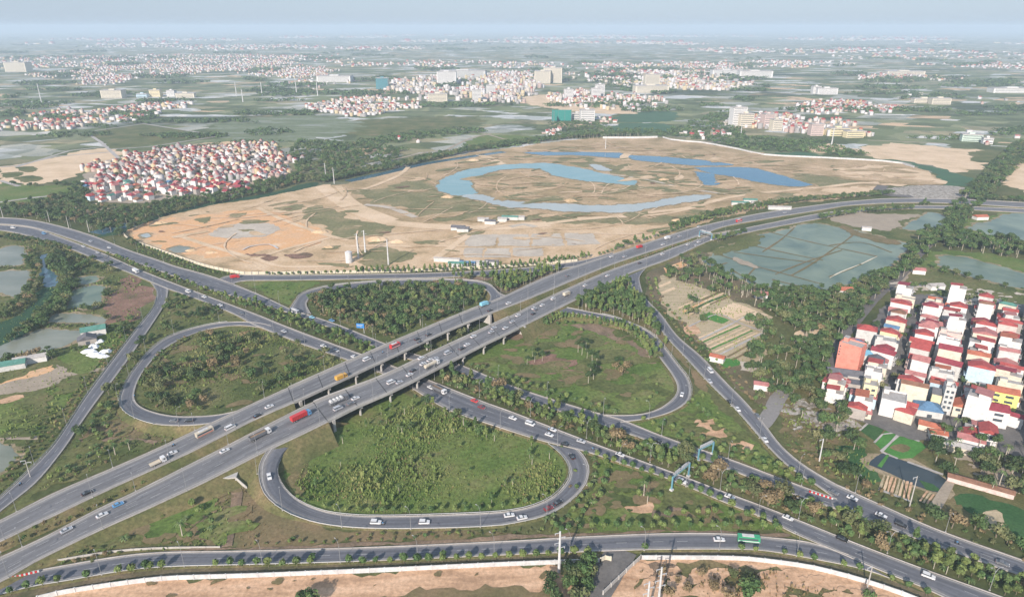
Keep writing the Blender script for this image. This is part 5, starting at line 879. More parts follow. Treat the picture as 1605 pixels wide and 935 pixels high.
def mass(name, items, label, cat):
    VV, FF, MM, mats = [], [], [], []; off = 0
    buckets = {}
    for q, it in enumerate(items): buckets.setdefault((it[0], it[1], q % 4), []).append(it)
    for (kind, ci, var), its in buckets.items():
        tv, tf, cv, cf, tm, cm = proto(kind, ci, var, False)
        for m_ in (tm, cm):
            if m_ not in mats: mats.append(m_)
        grow = 1.15 if kind != 'clump' and not kind.endswith('palm') else 1.0
        cva = np.array([v[:] for v in cv])
        if grow > 1:      # fewer but larger leaf clumps for plants merged into the mass
            q4 = cva.reshape(-1, 4, 3); ctr = q4.mean(axis=1, keepdims=True); cva = (ctr + (q4 - ctr)*grow).reshape(-1, 3)
        V = np.concatenate([np.array([v[:] for v in tv]), cva]); F = np.concatenate([np.array(tf), np.array(cf) + len(tv)]); MI = np.concatenate([np.full(len(tf), mats.index(tm)), np.full(len(cf), mats.index(cm))])
        for (_, _, x, y, z, s, rot, _) in its:
            c, d = math.cos(rot)*s, math.sin(rot)*s
            W_ = np.stack([V[:, 0]*c - V[:, 1]*d + x, V[:, 0]*d + V[:, 1]*c + y, V[:, 2]*s + z], 1)
            VV.append(W_); FF.append(F + off); MM.append(MI); off += len(V)
    if not VV: return
    me = fast_mesh(name, np.concatenate(VV), np.concatenate(FF), np.concatenate(MM), mats)
    tag(link(name, me), label, cat, None, 'stuff')
mass('woodland', REST.get('tree', []), 'green woods, medians and planted belts merging into one mass of trees', 'trees')
mass('palm_grove', REST.get('palm', []), 'smaller palms scattered through the belts and loops', 'palms')
mass('shrubbery', REST.get('shrub', []), 'low olive and brown shrubs covering verges, medians and loops', 'shrubs')
# far-off woods and field hedges seen as dark bands
print('plants', len(PLANTS), {k: len(v) for k, v in bycat.items()})
# tall grass and weeds: too many to count
def tufts(name, areas, label):
    rr = np.random.RandomState(5); VV, FF, MM = [], [], []; off = 0
    for px, dens, hgt, mi in areas:
        poly = [(v.x, v.y) for v in (P(x, y) for x, y in px)]; a = np.array(poly); lo, hi = a.min(0), a.max(0); n = int((hi-lo).prod()*dens)
        pts = rr.rand(n, 2)*(hi-lo) + lo; keep = [i for i in range(n) if inpoly(pts[i, 0], pts[i, 1], poly) and free(pts[i, 0], pts[i, 1])]; pts = pts[keep]
        patchy = np.sin(pts[:, 0]*.09) + np.sin(pts[:, 1]*.12 + 1) + np.sin((pts[:, 0]-pts[:, 1])*.05) + rr.rand(len(pts))*2; h = hgt*(0.45 + 0.35*np.clip(patchy, 0, 2.5))*rr.uniform(.7, 1.3, len(pts))
        for k in range(2):
            an = rr.rand(len(pts))*3.14; w = h*0.34; dx, dy = np.cos(an)*w, np.sin(an)*w; ln = rr.uniform(-.3, .3, (len(pts), 2))*h[:, None]
            V = np.empty((len(pts), 4, 3)); V[:, 0] = np.stack([pts[:, 0]-dx, pts[:, 1]-dy, h*0], 1); V[:, 1] = np.stack([pts[:, 0]+dx, pts[:, 1]+dy, h*0], 1)
            V[:, 2] = np.stack([pts[:, 0]+dx*.5+ln[:, 0], pts[:, 1]+dy*.5+ln[:, 1], h], 1); V[:, 3] = np.stack([pts[:, 0]-dx*.5+ln[:, 0], pts[:, 1]-dy*.5+ln[:, 1], h*.9], 1)
            VV.append(V.reshape(-1, 3)); FF.append(np.arange(len(pts)*4).reshape(-1, 4) + off); off += len(pts)*4; MM.append(np.full(len(pts), mi))
    me = fast_mesh(name, np.concatenate(VV), np.concatenate(FF), np.concatenate(MM), ['weed', 'shrub_dry', 'leaf_mid']); tag(link(name, me), label, 'grass', None, 'stuff')
LOOP_ = [(545, 650), (600, 622), (640, 612), (700, 642), (770, 672), (830, 692), (872, 722), (884, 750), (866, 775), (830, 790), (750, 802), (620, 805), (550, 803), (490, 785), (462, 760), (480, 720), (510, 680)]
tufts('tall_grass', [(LOOP_, 1.0, .75, 0), (LOOP_, .06, .8, 1), (LOOP_, .07, 1.6, 0), ([(220, 600), (250, 560), (330, 520), (400, 515), (545, 565), (400, 626), (275, 648), (230, 640)], .3, 1.1, 0), ([(725, 570), (860, 505), (990, 520), (1050, 580), (1055, 610), (1010, 640), (940, 645), (860, 622)], .06, .7, 2),
                     ([(935, 712), (1240, 830), (870, 838), (930, 760)], .07, .7, 0), ([(60, 880), (340, 752), (360, 756), (355, 856), (180, 868)], .2, .9, 0), ([(366, 756), (418, 720), (440, 798), (800, 832), (600, 848), (375, 856)], .1, .6, 1), ([(120, 690), (186, 600), (200, 655), (325, 666), (170, 728), (60, 770)], .15, .8, 0),
                     ([(1210, 610), (1345, 640), (1380, 760), (1310, 750), (1230, 700)], .12, 1.2, 0), ([(990, 960), (1000, 890), (1200, 892), (1350, 935), (1380, 960)], .2, 1.2, 1), ([(0, 372), (150, 400), (240, 460), (200, 520), (90, 680), (0, 780)], .08, 1.2, 0), ([(1020, 430), (1190, 450), (1220, 620), (1060, 500)], .1, 1.0, 0)], 'tall green and straw-coloured grass in the loops and on the islands')

# ------------------------------------------------------------------ houses
ORD = ['zeroth', 'first', 'second', 'third', 'fourth', 'fifth', 'sixth', 'seventh', 'eighth', 'ninth', 'tenth', 'eleventh', 'twelfth', 'thirteenth', 'fourteenth', 'fifteenth', 'sixteenth', 'seventeenth', 'eighteenth', 'nineteenth', 'twentieth', 'twenty-first', 'twenty-second', 'twenty-third', 'twenty-fourth', 'twenty-fifth', 'twenty-sixth', 'twenty-seventh', 'twenty-eighth', 'twenty-ninth', 'thirtieth']
NUM = ['no', 'one', 'two', 'three', 'four', 'five', 'six', 'seven', 'eight']
def house(name, x, y, rz, w, d, floors, wall, roof, rtype, label, group=None, cat='house', windows=True, seed=0, sides='fs', fh=3.2, pitch=1.0):
    """front faces local -Y (width w along X); depth d along +Y"""
    rr = random.Random(seed*17 + int(x*3) + int(y*7)); root = empty(name, (x, y, 0), rz); tag(root, label, cat, group); hgt = floors*fh + 0.4; wm, rm = 'w_' + wall, 'r_' + roof
    a, b = -w/2, w/2; m = MB(); m.box(a, 0, 0, b, d, hgt, wm, False)
    for f in range(1, floors): m.box(a-.12, -.12, f*fh - .1, b+.12, d+.12, f*fh + .12, wm)       # floor bands
    if rtype == 'flat':
        for q in ((a, 0, b, .2), (a, d-.2, b, d), (a, .2, a+.2, d-.2), (b-.2, .2, b, d-.2)): m.box(q[0], q[1], hgt, q[2], q[3], hgt + .9, wm)
    m.build('wall', root)
    r = MB(); o = .35
    if rtype == 'gable':      # ridge along the depth
        h = w*.26*pitch; pr = [(a-o, hgt-.05), (b+o, hgt-.05), (b+o, hgt+.12), (0, hgt+h+.15), (a-o, hgt+.12)]
        r.prism(pr, -o, d+o, rm)
    elif rtype == 'cross':    # ridge along the width
        h = min(d, 9)*.22*pitch; k = len(r.v); pr = [(-o, hgt-.05), (d+o, hgt-.05), (d+o, hgt+.12), (d/2, hgt+h+.15), (-o, hgt+.12)]
        vs = [(a-o, q[0], q[1]) for q in pr] + [(b+o, q[0], q[1]) for q in pr]; r.add(vs, [(i, (i+1) % 5, 5+(i+1) % 5, 5+i) for i in range(5)] + [(4, 3, 2, 1, 0), (5, 6, 7, 8, 9)], rm)
    elif rtype == 'hip':
        h = min(w, d)*.3*pitch; k = min(w, d)*.5; e = [(a-o, -o), (b+o, -o), (b+o, d+o), (a-o, d+o)]; z0 = hgt - .05
        rg = [(0, k, z0+h), (0, d-k, z0+h)] if d > w else [(a+k, d/2, z0+h), (b-k, d/2, z0+h)]
        vs = [(q[0], q[1], z0) for q in e] + rg
        fs = [(0, 1, 4), (1, 2, 5, 4), (2, 3, 5), (3, 0, 4, 5), (3, 2, 1, 0)] if d > w else [(0, 1, 5, 4), (1, 2, 5), (2, 3, 4, 5), (3, 0, 4), (3, 2, 1, 0)]
        r.add(vs, fs, rm)
    elif rtype == 'shed':     # low-slung metal sheet over part of the terrace
        r.box(a+.1, .1, hgt, b-.1, d-.1, hgt+.06, 'r_grey concrete', False); r.add([(a-.2, d*.25, hgt+2.6), (b+.2, d*.25, hgt+2.6), (b+.2, d+.3, hgt+2.0), (a-.2, d+.3, hgt+2.0), (a-.2, d*.25, hgt+2.7), (b+.2, d*.25, hgt+2.7), (b+.2, d+.3, hgt+2.1), (a-.2, d+.3, hgt+2.1)], [(4, 5, 6, 7), (3, 2, 1, 0), (0, 1, 5, 4), (1, 2, 6, 5), (2, 3, 7, 6), (3, 0, 4, 7)], rm)
        r.box(a+.3, d*.45, hgt+.06, b-.3, d-.3, hgt+2.05, wm, False)
    else:
        r.box(a+.2, .2, hgt-.3, b-.2, d-.2, hgt+.05, rm, False)
        if w > 4: r.box(a+.6, d-4.2, hgt+.05, a+3.2, d-.6, hgt+2.5, wm, False); r.box(a+.4, d-4.4, hgt+2.5, a+3.4, d-.4, hgt+2.7, rm)
    ro = r.build('roof', root)
    if windows:
        def win(x0, z0, ww, hh, face, nm='window'):
            q = MB()
            if face == 'f': q.box(x0, -.07, z0, x0+ww, .02, z0+hh, 'glass'); q.box(x0-.1, -.12, z0-.14, x0+ww+.1, .02, z0-.02, wm); q.box(x0-.1, -.10, z0+hh+.02, x0+ww+.1, .02, z0+hh+.12, wm)
            elif face == 's': q.box(a-.07, x0, z0, a+.02, x0+ww, z0+hh, 'glass'); q.box(a-.12, x0-.1, z0-.14, a+.02, x0+ww+.1, z0-.02, wm)
            else: q.box(b-.02, x0, z0, b+.07, x0+ww, z0+hh, 'glass'); q.box(b-.02, x0-.1, z0-.14, b+.12, x0+ww+.1, z0-.02, wm)
            q.build(nm, root)
        for f in range(floors):
            z = f*fh + .9
            if f == 0: win(-1.2 + rr.uniform(-.5, .5), .1, 2.4, 2.3, 'f', 'door')
            else:
                win(a + w*.14, z, w*.26, 1.5, 'f'); win(a + w*.58, z, w*.26, 1.5, 'f')
                if rr.random() < .35: q = MB(); q.box(a+.1, -1.1, f*fh-.08, b-.1, -.125, f*fh+.1, wm); q.box(a+.1, -1.1, f*fh+.1, b-.1, -1.0, f*fh+.95, wm); q.build('balcony', root)
            if 's' in sides and f > 0 and rr.random() < .2:
                for t in (.2, .62): win(d*t, z+.1, 1.3, 1.3, 's')
            if 'r' in sides and f > 0: win(d*.4, z+.1, 1.3, 1.3, 'r')
    if rr.random() < .28 and rtype in ('flat', 'shed') and windows: q = MB(); q.cyl((b-1.6, 1.4, hgt+.9), (b-1.6, 3.0, hgt+.9), .6, .6, 10, 'metal'); q.build('water_tank', root)
    return root
S0, S1 = P(1383, 646), P(1442, 467); SD = (S1 - S0); SD.z = 0; SD.normalize(); TD = Vector((SD.y, -SD.x, 0))   # TD runs to the right of the alley
VR = [(v.x, v.y) for v in (P(x, y) for x, y in [(1292, 612), (1312, 590), (1345, 545), (1372, 505), (1400, 476), (1440, 468), (1500, 474), (1560, 480), (1660, 505), (1660, 730), (1600, 695), (1572, 662), (1545, 690), (1470, 690), (1440, 668), (1385, 652), (1350, 660), (1296, 622)])]
patch('village_ground', [(1285, 618), (1312, 586), (1345, 540), (1372, 500), (1400, 470), (1440, 462), (1500, 468), (1560, 476), (1680, 500), (1680, 740), (1600, 720), (1530, 700), (1440, 690), (1385, 672), (1330, 655)], 'street', 1, 1).location.z = 0.42
wallp = ['white']*14 + ['cream']*6 + ['pale grey']*6 + ['pale yellow', 'pink', 'bare concrete', 'bare concrete', 'pale blue']
roofp = ['red']*7 + ['crimson']*5 + ['orange tile']*2 + ['faded red']*7 + ['dark grey', 'green', 'blue', 'brown'] + ['grey concrete']*4 + ['red']*3
rt = random.Random(11); rows_ = []; rzv = math.atan2(TD.y, TD.x)
def hz_of(dirv): return math.atan2(dirv.y, dirv.x) + math.pi/2
# rows of houses line alleys that run parallel to the street; fronts turned to the alley
lane_t = []; t = -88.0
while t < 190:
    lane_t.append(t); t += 36.0
HOUSES_R = []
specials = []
def clear_special(x, y, rad=9): return all(math.hypot(x-a, y-b) > r + rad*0.0 for a, b, r in specials)
def add_special(px, py, rad): v = P(px, py); specials.append((v.x, v.y, rad)); return v
cv = add_special(1330, 582, 14); sv1 = add_special(1322, 596, 9); sv2 = add_special(1345, 610, 8); sv3 = add_special(1368, 625, 8); sv4 = add_special(1455, 655, 10); sv5 = add_special(1500, 640, 6); sv6 = add_special(1566, 640, 9); sv7 = add_special(1492, 620, 5)
col = 0
for ti, (t0, front) in enumerate([(-84, 1), (-69, -1), (-54, 1), (-41, -1), (-24.5, 1), (-10.2, 1), (10.2, -1), (24.5, 1), (42, -1), (56.5, 1), (74, -1), (88.5, 1), (106, -1), (120.5, 1), (138, -1), (152.5, 1), (170, -1), (184, 1)]):
    s = -90.0; k = 0; depth = 13.0
    while s < 330:
        w = rt.choice([4.5, 5, 5.5, 6.5, 7.5, 8.5]); c = S0 + SD*(s + w/2) + TD*(t0 + rt.uniform(-1.6, 1.6)); s += w + rt.choice([0.2, 0.2, 0.3, 0.8, 2.4])
        if not inpoly(c.x, c.y, VR) or not clear_special(c.x, c.y): continue
        px, py, f = PIX(c)
        if px > W + 40: continue
        if rt.random() < .05: continue
        fl = rt.choices([1, 2, 3, 4, 5], [2.4, 4, 3.6, 1.5, .4])[0]; wall, roof = rt.choice(wallp), rt.choice(roofp)
        if roof == 'grey concrete': ty = 'flat'
        else: ty = rt.choices(['gable', 'hip', 'cross', 'shed'], [3, 2.6, 2.4, 2])[0]
        k += 1; d = rt.choice([9, 10.5, 12, 13.4])
        HOUSES_R.append((c, front, w, d, fl, wall, roof, ty, ti, k))
SH = {'gable': 'gabled', 'cross': 'gabled', 'hip': 'hipped', 'shed': 'sheet', 'flat': 'flat'}
for c, front, w, d, fl, wall, roof, ty, ti, k in HOUSES_R:
    fd = TD*front; org = c + fd*(d/2)          # front face centre, facing +fd
    rz = math.atan2(fd.y, fd.x) + math.pi/2 + rt.uniform(-.12, .12)
    lab = '%s %s-storey house, %s %s roof, %s up %s row of the red-roofed village' % (wall, NUM[fl], roof, SH[ty], ORD[min(k, 30)], ORD[ti+1])
    house('house', org.x, org.y, rz, w, d, fl, wall, roof, ty, lab, 'houses of the red-roofed village', seed=k, sides='s' if front < 0 and k % 3 == 0 else 'f')
# marked buildings of the village
def at(v, rz, *a, **k): return house(*((k.pop('name', 'house'), v.x, v.y, rz) + a), **k)
cd = (P(1349.5, 539.3, 20) - P(1318.4, 528, 20)); crz = math.atan2(cd.y, cd.x)
cb = P(1307, 579); cb2 = P(1343, 590); mid = (P(1308, 577) + P(1342, 588))/2; hd = P(1342, 588) - P(1308, 577)
house('tall_house', mid.x, mid.y, math.atan2(hd.y, hd.x), hd.length, 9, 6, 'coral', 'grey concrete', 'flat', 'tall coral building with a blank side wall at the village corner', None, 'building', windows=False, fh=2.9)
ct = bpy.context.scene.objects['tall_house']
for i in range(4): q = MB(); z = 15.6 - i*1.9; q.box(-hd.length/2 + .5, -.08, z, -hd.length/2 + 1.3, .02, z + .9, 'glass'); q.build('window', ct)
v = P(1352, 575); q = MB(); q.box(v.x-4, v.y-3, 0, v.x+4, v.y+4, 9.6, 'w_pale grey', False); q.box(v.x-4.3, v.y-3.3, 9.6, v.x+4.3, v.y+4.3, 10.0, 'c_sky blue'); tag(q.build('terrace_house'), 'grey house with a bright blue flat roof behind the coral building', 'house')
house('shed', sv1.x, sv1.y - 4, math.radians(-18), 22, 9, 1, 'pale grey', 'dark grey', 'cross', 'long shed with a grey metal roof at the foot of the coral building', None, 'shed', fh=5)
house('house', P(1305, 618).x, P(1305, 618).y, math.radians(-35), 13, 10, 2, 'white', 'red', 'gable', 'white two-storey house with red roof at the village corner under the trees', None)
house('house', P(1345, 622).x, P(1345, 622).y, math.radians(-20), 20, 9, 2, 'bare concrete', 'dark grey', 'flat', 'wide bare concrete house with a grey flat roof beside the street mouth', None)
house('house', P(1358, 638).x, P(1358, 638).y, math.radians(-25), 7, 9, 4, 'pale yellow', 'grey concrete', 'flat', 'narrow pale yellow four-storey house with dark windows by the street mouth', None)
house('house', P(1395, 655).x, P(1395, 655).y, math.radians(-30), 12, 13, 3, 'white', 'grey concrete', 'flat', 'white three-storey house with a plain wall at the end of the street', None, windows=False)
house('shed', sv4.x, sv4.y, math.radians(-20), 13, 11, 1, 'pale grey', 'blue', 'hip', 'low shed with a faded blue metal roof at the village edge', None, 'shed', fh=4)
house('house', P(1505, 655).x, P(1505, 655).y, math.radians(-22), 9, 8, 2, 'cream', 'orange tile', 'gable', 'cream villa with an orange gabled roof among the village-edge trees', None)
house('house', P(1480, 650).x, P(1480, 650).y, math.radians(-25), 5, 8, 5, 'pale grey', 'grey concrete', 'flat', 'slim grey five-storey house with dark window openings beside the cream villa', None)
house('house', sv6.x, sv6.y, math.radians(-28), 15, 8, 3, 'lemon yellow', 'orange tile', 'cross', 'bright lemon yellow house with an orange roof near the second street', None)
house('house', P(1548, 668).x, P(1548, 668).y, math.radians(-25), 16, 10, 3, 'white', 'crimson', 'cross', 'white three-storey house with a crimson roof below the lemon yellow house', None)
house('house', P(1545, 697).x, P(1545, 697).y, math.radians(-30), 8, 10, 2, 'white', 'red', 'gable', 'white house with a red roof standing alone below the village', None)
house('farm_building', P(1520, 700).x, P(1520, 700).y, math.radians(-30), 12, 7, 1, 'white', 'faded red', 'cross', 'low white farm building among the trees below the village', None, 'shed', windows=False)
house('farm_building', P(1518, 712).x - 4, P(1518, 712).y, math.radians(-30), 16, 6, 1, 'cream', 'grey concrete', 'cross', 'pale roofed shed beside the palms right of the bright green plots', None, 'shed', windows=False)
house('farm_building', P(1535, 768).x, P(1535, 768).y, math.radians(-32), 26, 4, 1, 'pink', 'brown', 'cross', 'long low barn with a cream side wall above the dark green field', None, 'shed', windows=False, fh=2.2)
house('hut', P(1350, 656).x, P(1350, 656).y, math.radians(-20), 9, 6, 1, 'cream', 'faded red', 'cross', 'small cream hut left of the green vegetable plots', None, 'hut', windows=False)
house('shed', P(1470, 690).x, P(1470, 690).y, math.radians(-20), 8, 5, 1, 'pale grey', 'orange tile', 'cross', 'small orange-roofed shed at the corner of the green plots', None, 'shed', windows=False)
for x, y, w, d, rf, lab in ((1122, 568, 9, 5, 'orange tile', 'small orange-roofed hut beside the little green lawn'), (1192, 612, 8, 5, 'faded red', 'faded red hut under the trees near the ramp junction'), (1192, 468, 10, 7, 'faded red', 'faded red hut between the palms and the paddies'), (1326, 462, 12, 8, 'orange tile', 'orange-tiled farmhouse hidden in the wood near the paddies'), (1540, 345, 14, 8, 'orange tile', 'orange-roofed farmhouse right of the diagonal tree belt'),
                         (1358, 362, 9, 4, 'grey concrete', 'long pale hut on the bank above the paddies'), (1470, 455, 12, 7, 'grey concrete', 'pale hut in the rubbly field above the village'), (1440, 430, 10, 7, 'faded red', 'pinkish hut beside the diagonal lane'), (1400, 428, 10, 6, 'brown', 'brown hut where the lane meets the paddies')):
    v = P(x, y); house('hut', v.x, v.y, math.radians(rnd.uniform(-35, 10)), w, d, 1, 'white', rf, 'cross', lab, None, 'hut', windows=False)
# left-hand yard
house('shed', P(148, 527).x, P(148, 527).y, math.radians(30), 15, 9, 1, 'white', 'green', 'cross', 'green-roofed shed beside the fish pond at the left', None, 'shed', fh=4); house('shed', P(138, 540).x, P(138, 540).y, math.radians(30), 11, 7, 1, 'bare concrete', 'dark grey', 'gable', 'dark-roofed shed beside the green-roofed shed', None, 'shed')
house('shed', P(8, 582).x, P(8, 582).y, math.radians(25), 22, 8, 1, 'pale grey', 'green', 'cross', 'long shed with a teal roof at the left edge', None, 'shed', windows=False); house('shed', P(48, 570).x, P(48, 570).y, math.radians(27), 18, 6, 1, 'white', 'grey concrete', 'cross', 'long pale-roofed shed under the brown trees by the fish pond', None, 'shed', windows=False)
for i, (x, y, r) in enumerate(((140, 551, 5), (149, 556, 5.5), (161, 558, 4), (167, 551, 4), (148, 543, 4), (154, 536, 3.5))):
    v = P(x, y); q = MB(); n = 9; rr = random.Random(i); ring = [(v.x + math.cos(j*6.283/n)*r*rr.uniform(.7, 1.25), v.y + math.sin(j*6.283/n)*r*.8*rr.uniform(.7, 1.25)) for j in range(n)]
    vs = [(a, b, .05) for a, b in ring] + [((a*.6 + v.x*.4), (b*.6 + v.y*.4), rr.uniform(.8, 1.8)) for a, b in ring] + [(v.x, v.y, 1.6)]
    q.add(vs, [(j, (j+1) % n, n+(j+1) % n, n+j) for j in range(n)] + [(n+j, n+(j+1) % n, 2*n) for j in range(n)], 'tarp'); tag(q.build('covered_heap'), 'white tarpaulin-covered heap in the yard below the green-roofed shed', 'heap', 'white covered heaps in the yard')

# village at the left of the construction site: nearest houses one by one, the rest of every town as one mass
VL = [(x, y) for x, y in [(130, 275), (150, 262), (192, 252), (195, 243), (240, 242), (270, 234), (330, 229), (385, 225), (420, 227), (440, 240), (455, 262), (452, 275), (430, 285), (400, 292), (400, 300), (360, 300), (330, 310), (290, 306), (240, 318), (185, 318), (150, 312), (140, 295)]]
VLw = [(P(x, y).x, P(x, y).y) for x, y in VL]; rt = random.Random(5); cand = []
yv = min(b for a, b in VLw)
while yv < max(b for a, b in VLw):
    xv = min(a for a, b in VLw)
    while xv < max(a for a, b in VLw):
        x, y = xv + rt.uniform(-3, 3), yv + rt.uniform(-2.5, 2.5)
        if inpoly(x + 14*math.sin(y*.05) + 9*math.sin(y*.13 + 1), y + 13*math.sin(x*.045) + 9*math.sin(x*.12), VLw) and not (abs((x*.25 + y*.97) % 95 - 47) < 5) and rt.random() < .9: cand.append((x, y))
        xv += 9.5
    yv += 12.0
cand.sort(key=lambda p: p[1]); NVL = max(0, 300 - len(HOUSES_R) - 12); near, farl = cand[:NVL], cand[NVL:]
near.sort(key=lambda p: PIX((p[0], p[1], 0))[0]); colw = 12; bycol = {}
for p in near: bycol.setdefault(int(PIX((p[0], p[1], 0))[0]//30), []).append(p)
for ci_, (cx_, ps) in enumerate(sorted(bycol.items())):
    ps.sort(key=lambda p: p[1])
    for k, (x, y) in enumerate(ps):
        fl = rt.choices([1, 2, 3, 4], [4, 4, 1.6, .3])[0]; wall, roof = rt.choice(wallp), rt.choice(roofp); ty = 'flat' if roof == 'grey concrete' else rt.choice(['gable', 'hip', 'cross', 'cross'])
        lab = '%s %s-storey house, %s roof, %s back in %s column of far left village' % (wall, NUM[fl], roof, ORD[min(k+1, 30)], ORD[min(ci_+1, 30)])
        house('house', x, y, math.radians(rt.choice([-25, -20, 65, 155]) + rt.uniform(-5, 5)), rt.uniform(4.5, 7.5), rt.uniform(6, 9.5), fl, wall, roof, ty, lab, 'houses of the far left village', windows=False, seed=k, pitch=1.4, fh=2.8)
print('houses', len(HOUSES_R), len(near), len(farl))
patch('village_ground', VL, 'dirt_path', 1, 1).location.z = 0.42

for k, c in {'t_white': (.60, .58, .57), 't_cream': (.53, .48, .41), 't_grey': (.34, .33, .32), 't_yellow': (.50, .42, .27), 't_pink': (.43, .33, .29), 't_roof': (.33, .30, .28)}.items(): mot(k, [tuple(x*.8 for x in c), c], .02, .2, .15, rough=.9)
TOWN = []      # x, y, w, d, h, rot, wall index, roof index
def town(px, spacing, dens=.8, hmin=3, hmax=12, size=(7, 13), red=.5, rows=True):
    cl = spacing > 90
    spacing *= .84; size = (size[0]*.72, size[1]*.76); hmax = hmin + (hmax - hmin)*.72
    w = [(P(x, y).x, P(x, y).y) for x, y in px]; x0, x1, y0, y1 = min(a for a, b in w), max(a for a, b in w), min(b for a, b in w), max(b for a, b in w); y = y0
    while y < y1:
        x = x0
        while x < x1:
            a, b = x + rt.uniform(-.4, .4)*spacing, y + rt.uniform(-.4, .4)*spacing
            wa, wb = a + spacing*1.6*math.sin(b*.021 + a*.013) + spacing*math.sin(b*.05), b + spacing*2.2*math.sin(a*.017 + 2) + spacing*1.2*math.sin(a*.045)
            lump = math.sin(a*.012 + 1) + math.sin(b*.009 + a*.004) + math.sin((a - b)*.017)
            if cl:
                if math.sin(a*.0011 + 2*math.sin(b*.0007)) + math.sin(b*.0019 + a*.0005 + 1) + .5*math.sin(a*.004) < .75: x += spacing; continue
            if inpoly(wa, wb, w) and rt.random() < dens*.82*(1 if lump > -.3 else .18): TOWN.append((a, b, rt.uniform(*size), rt.uniform(*size), rt.triangular(hmin, hmax, hmin + 2), math.radians(rt.choice([10, 100, -15, 75])), rt.random(), rt.random() < red))
            x += spacing
        y += spacing
for x, y in farl: TOWN.append((x, y, rt.uniform(4.5, 8), rt.uniform(6, 9.5), rt.choice([3.5, 5, 6, 8.5]), rt.uniform(-.5, .5), rt.random(), rt.random() < .7))
town([(0, 190), (60, 182), (100, 172), (180, 172), (280, 163), (286, 171), (220, 186), (150, 198), (80, 206), (0, 209)], 17, .85, red=.5)
town([(108, 128), (150, 119), (205, 118), (214, 127), (180, 133), (125, 135)], 22, .8); town([(40, 118), (140, 108), (300, 98), (440, 97), (520, 110), (515, 120), (460, 126), (350, 112), (250, 121), (150, 118), (60, 123)], 27, .8)
town([(0, 90), (270, 86), (530, 87), (540, 97), (270, 98), (130, 106), (0, 110)], 42, .6, size=(9, 20)); town([(480, 168), (520, 158), (600, 152), (650, 156), (662, 165), (610, 178), (570, 183), (530, 178), (488, 176)], 15, .9, 4, 14, red=.25)
town([(600, 136), (640, 125), (700, 120), (780, 114), (835, 116), (855, 128), (840, 142), (815, 156), (790, 163), (700, 164), (665, 160), (640, 146)], 19, .9, 4, 26, (8, 16), .15); town([(860, 153), (900, 143), (960, 147), (1000, 152), (1045, 160), (1052, 168), (1000, 174), (960, 176), (880, 168)], 18, .9, 4, 20, red=.3)
town([(885, 116), (960, 112), (1100, 113), (1175, 125), (1180, 132), (1140, 141), (1060, 142), (1000, 138), (930, 128)], 24, .9, 4, 20, (9, 18), .2); town([(530, 98), (700, 96), (900, 100), (1130, 96), (1330, 96), (1335, 104), (1130, 108), (900, 108), (700, 104), (540, 106)], 40, .6, 4, 14, (9, 20))
town([(1222, 164), (1290, 158), (1350, 163), (1425, 170), (1390, 181), (1330, 183), (1270, 176)], 16, .9, 3, 12, red=.6); town([(1150, 205), (1150, 188), (1180, 178), (1240, 184), (1320, 190), (1322, 203), (1352, 208), (1350, 214), (1290, 214), (1210, 207)], 15, .8, 5, 16, red=.45)
town([(1330, 121), (1400, 116), (1490, 118), (1490, 127), (1400, 128), (1335, 127)], 26, .7); town([(1450, 101), (1605, 97), (1660, 98), (1660, 110), (1500, 108)], 38, .7, size=(9, 20)); town([(1320, 88), (1605, 86), (1660, 88), (1660, 92), (1320, 94)], 60, .5, size=(12, 30))
town([(600, 222), (615, 217), (660, 219), (662, 227), (690, 232), (640, 233), (605, 228)], 16, .7, 3, 5, red=.9); town([(830, 213), (850, 205), (900, 203), (898, 208), (850, 217)], 15, .6, 3, 6, red=.7); town([(920, 188), (960, 184), (970, 195), (930, 198)], 17, .5, 3, 6, red=.5)
town([(1068, 206), (1140, 200), (1150, 215), (1080, 218)], 18, .45, 3, 7); town([(1470, 216), (1590, 218), (1640, 224), (1590, 232), (1480, 226)], 22, .4, 3, 6); town([(1500, 205), (1560, 208), (1640, 205), (1640, 214), (1540, 216)], 22, .5, 4, 9); town([(1400, 195), (1480, 196), (1500, 203), (1420, 202)], 22, .3)
town([(0, 75), (400, 70), (800, 68), (1200, 70), (1640, 72), (1640, 84), (1000, 86), (400, 84), (0, 86)], 92, .85, 4, 14, (18, 45), .3); town([(1400, 150), (1500, 148), (1600, 158), (1560, 165), (1440, 160)], 30, .35); town([(400, 118), (460, 124), (480, 140), (560, 130), (560, 118), (470, 112)], 30, .5); town([(1050, 100), (1180, 104), (1180, 120), (1100, 122)], 30, .5)
town([(0, 62), (400, 57), (800, 55), (1200, 56), (1640, 60), (1640, 70), (800, 68), (0, 72)], 150, .9, 6, 22, (35, 90), .3); town([(800, 68), (1000, 62), (1330, 70), (1300, 78), (900, 78)], 110, .8, 4, 14, (18, 50), .3)
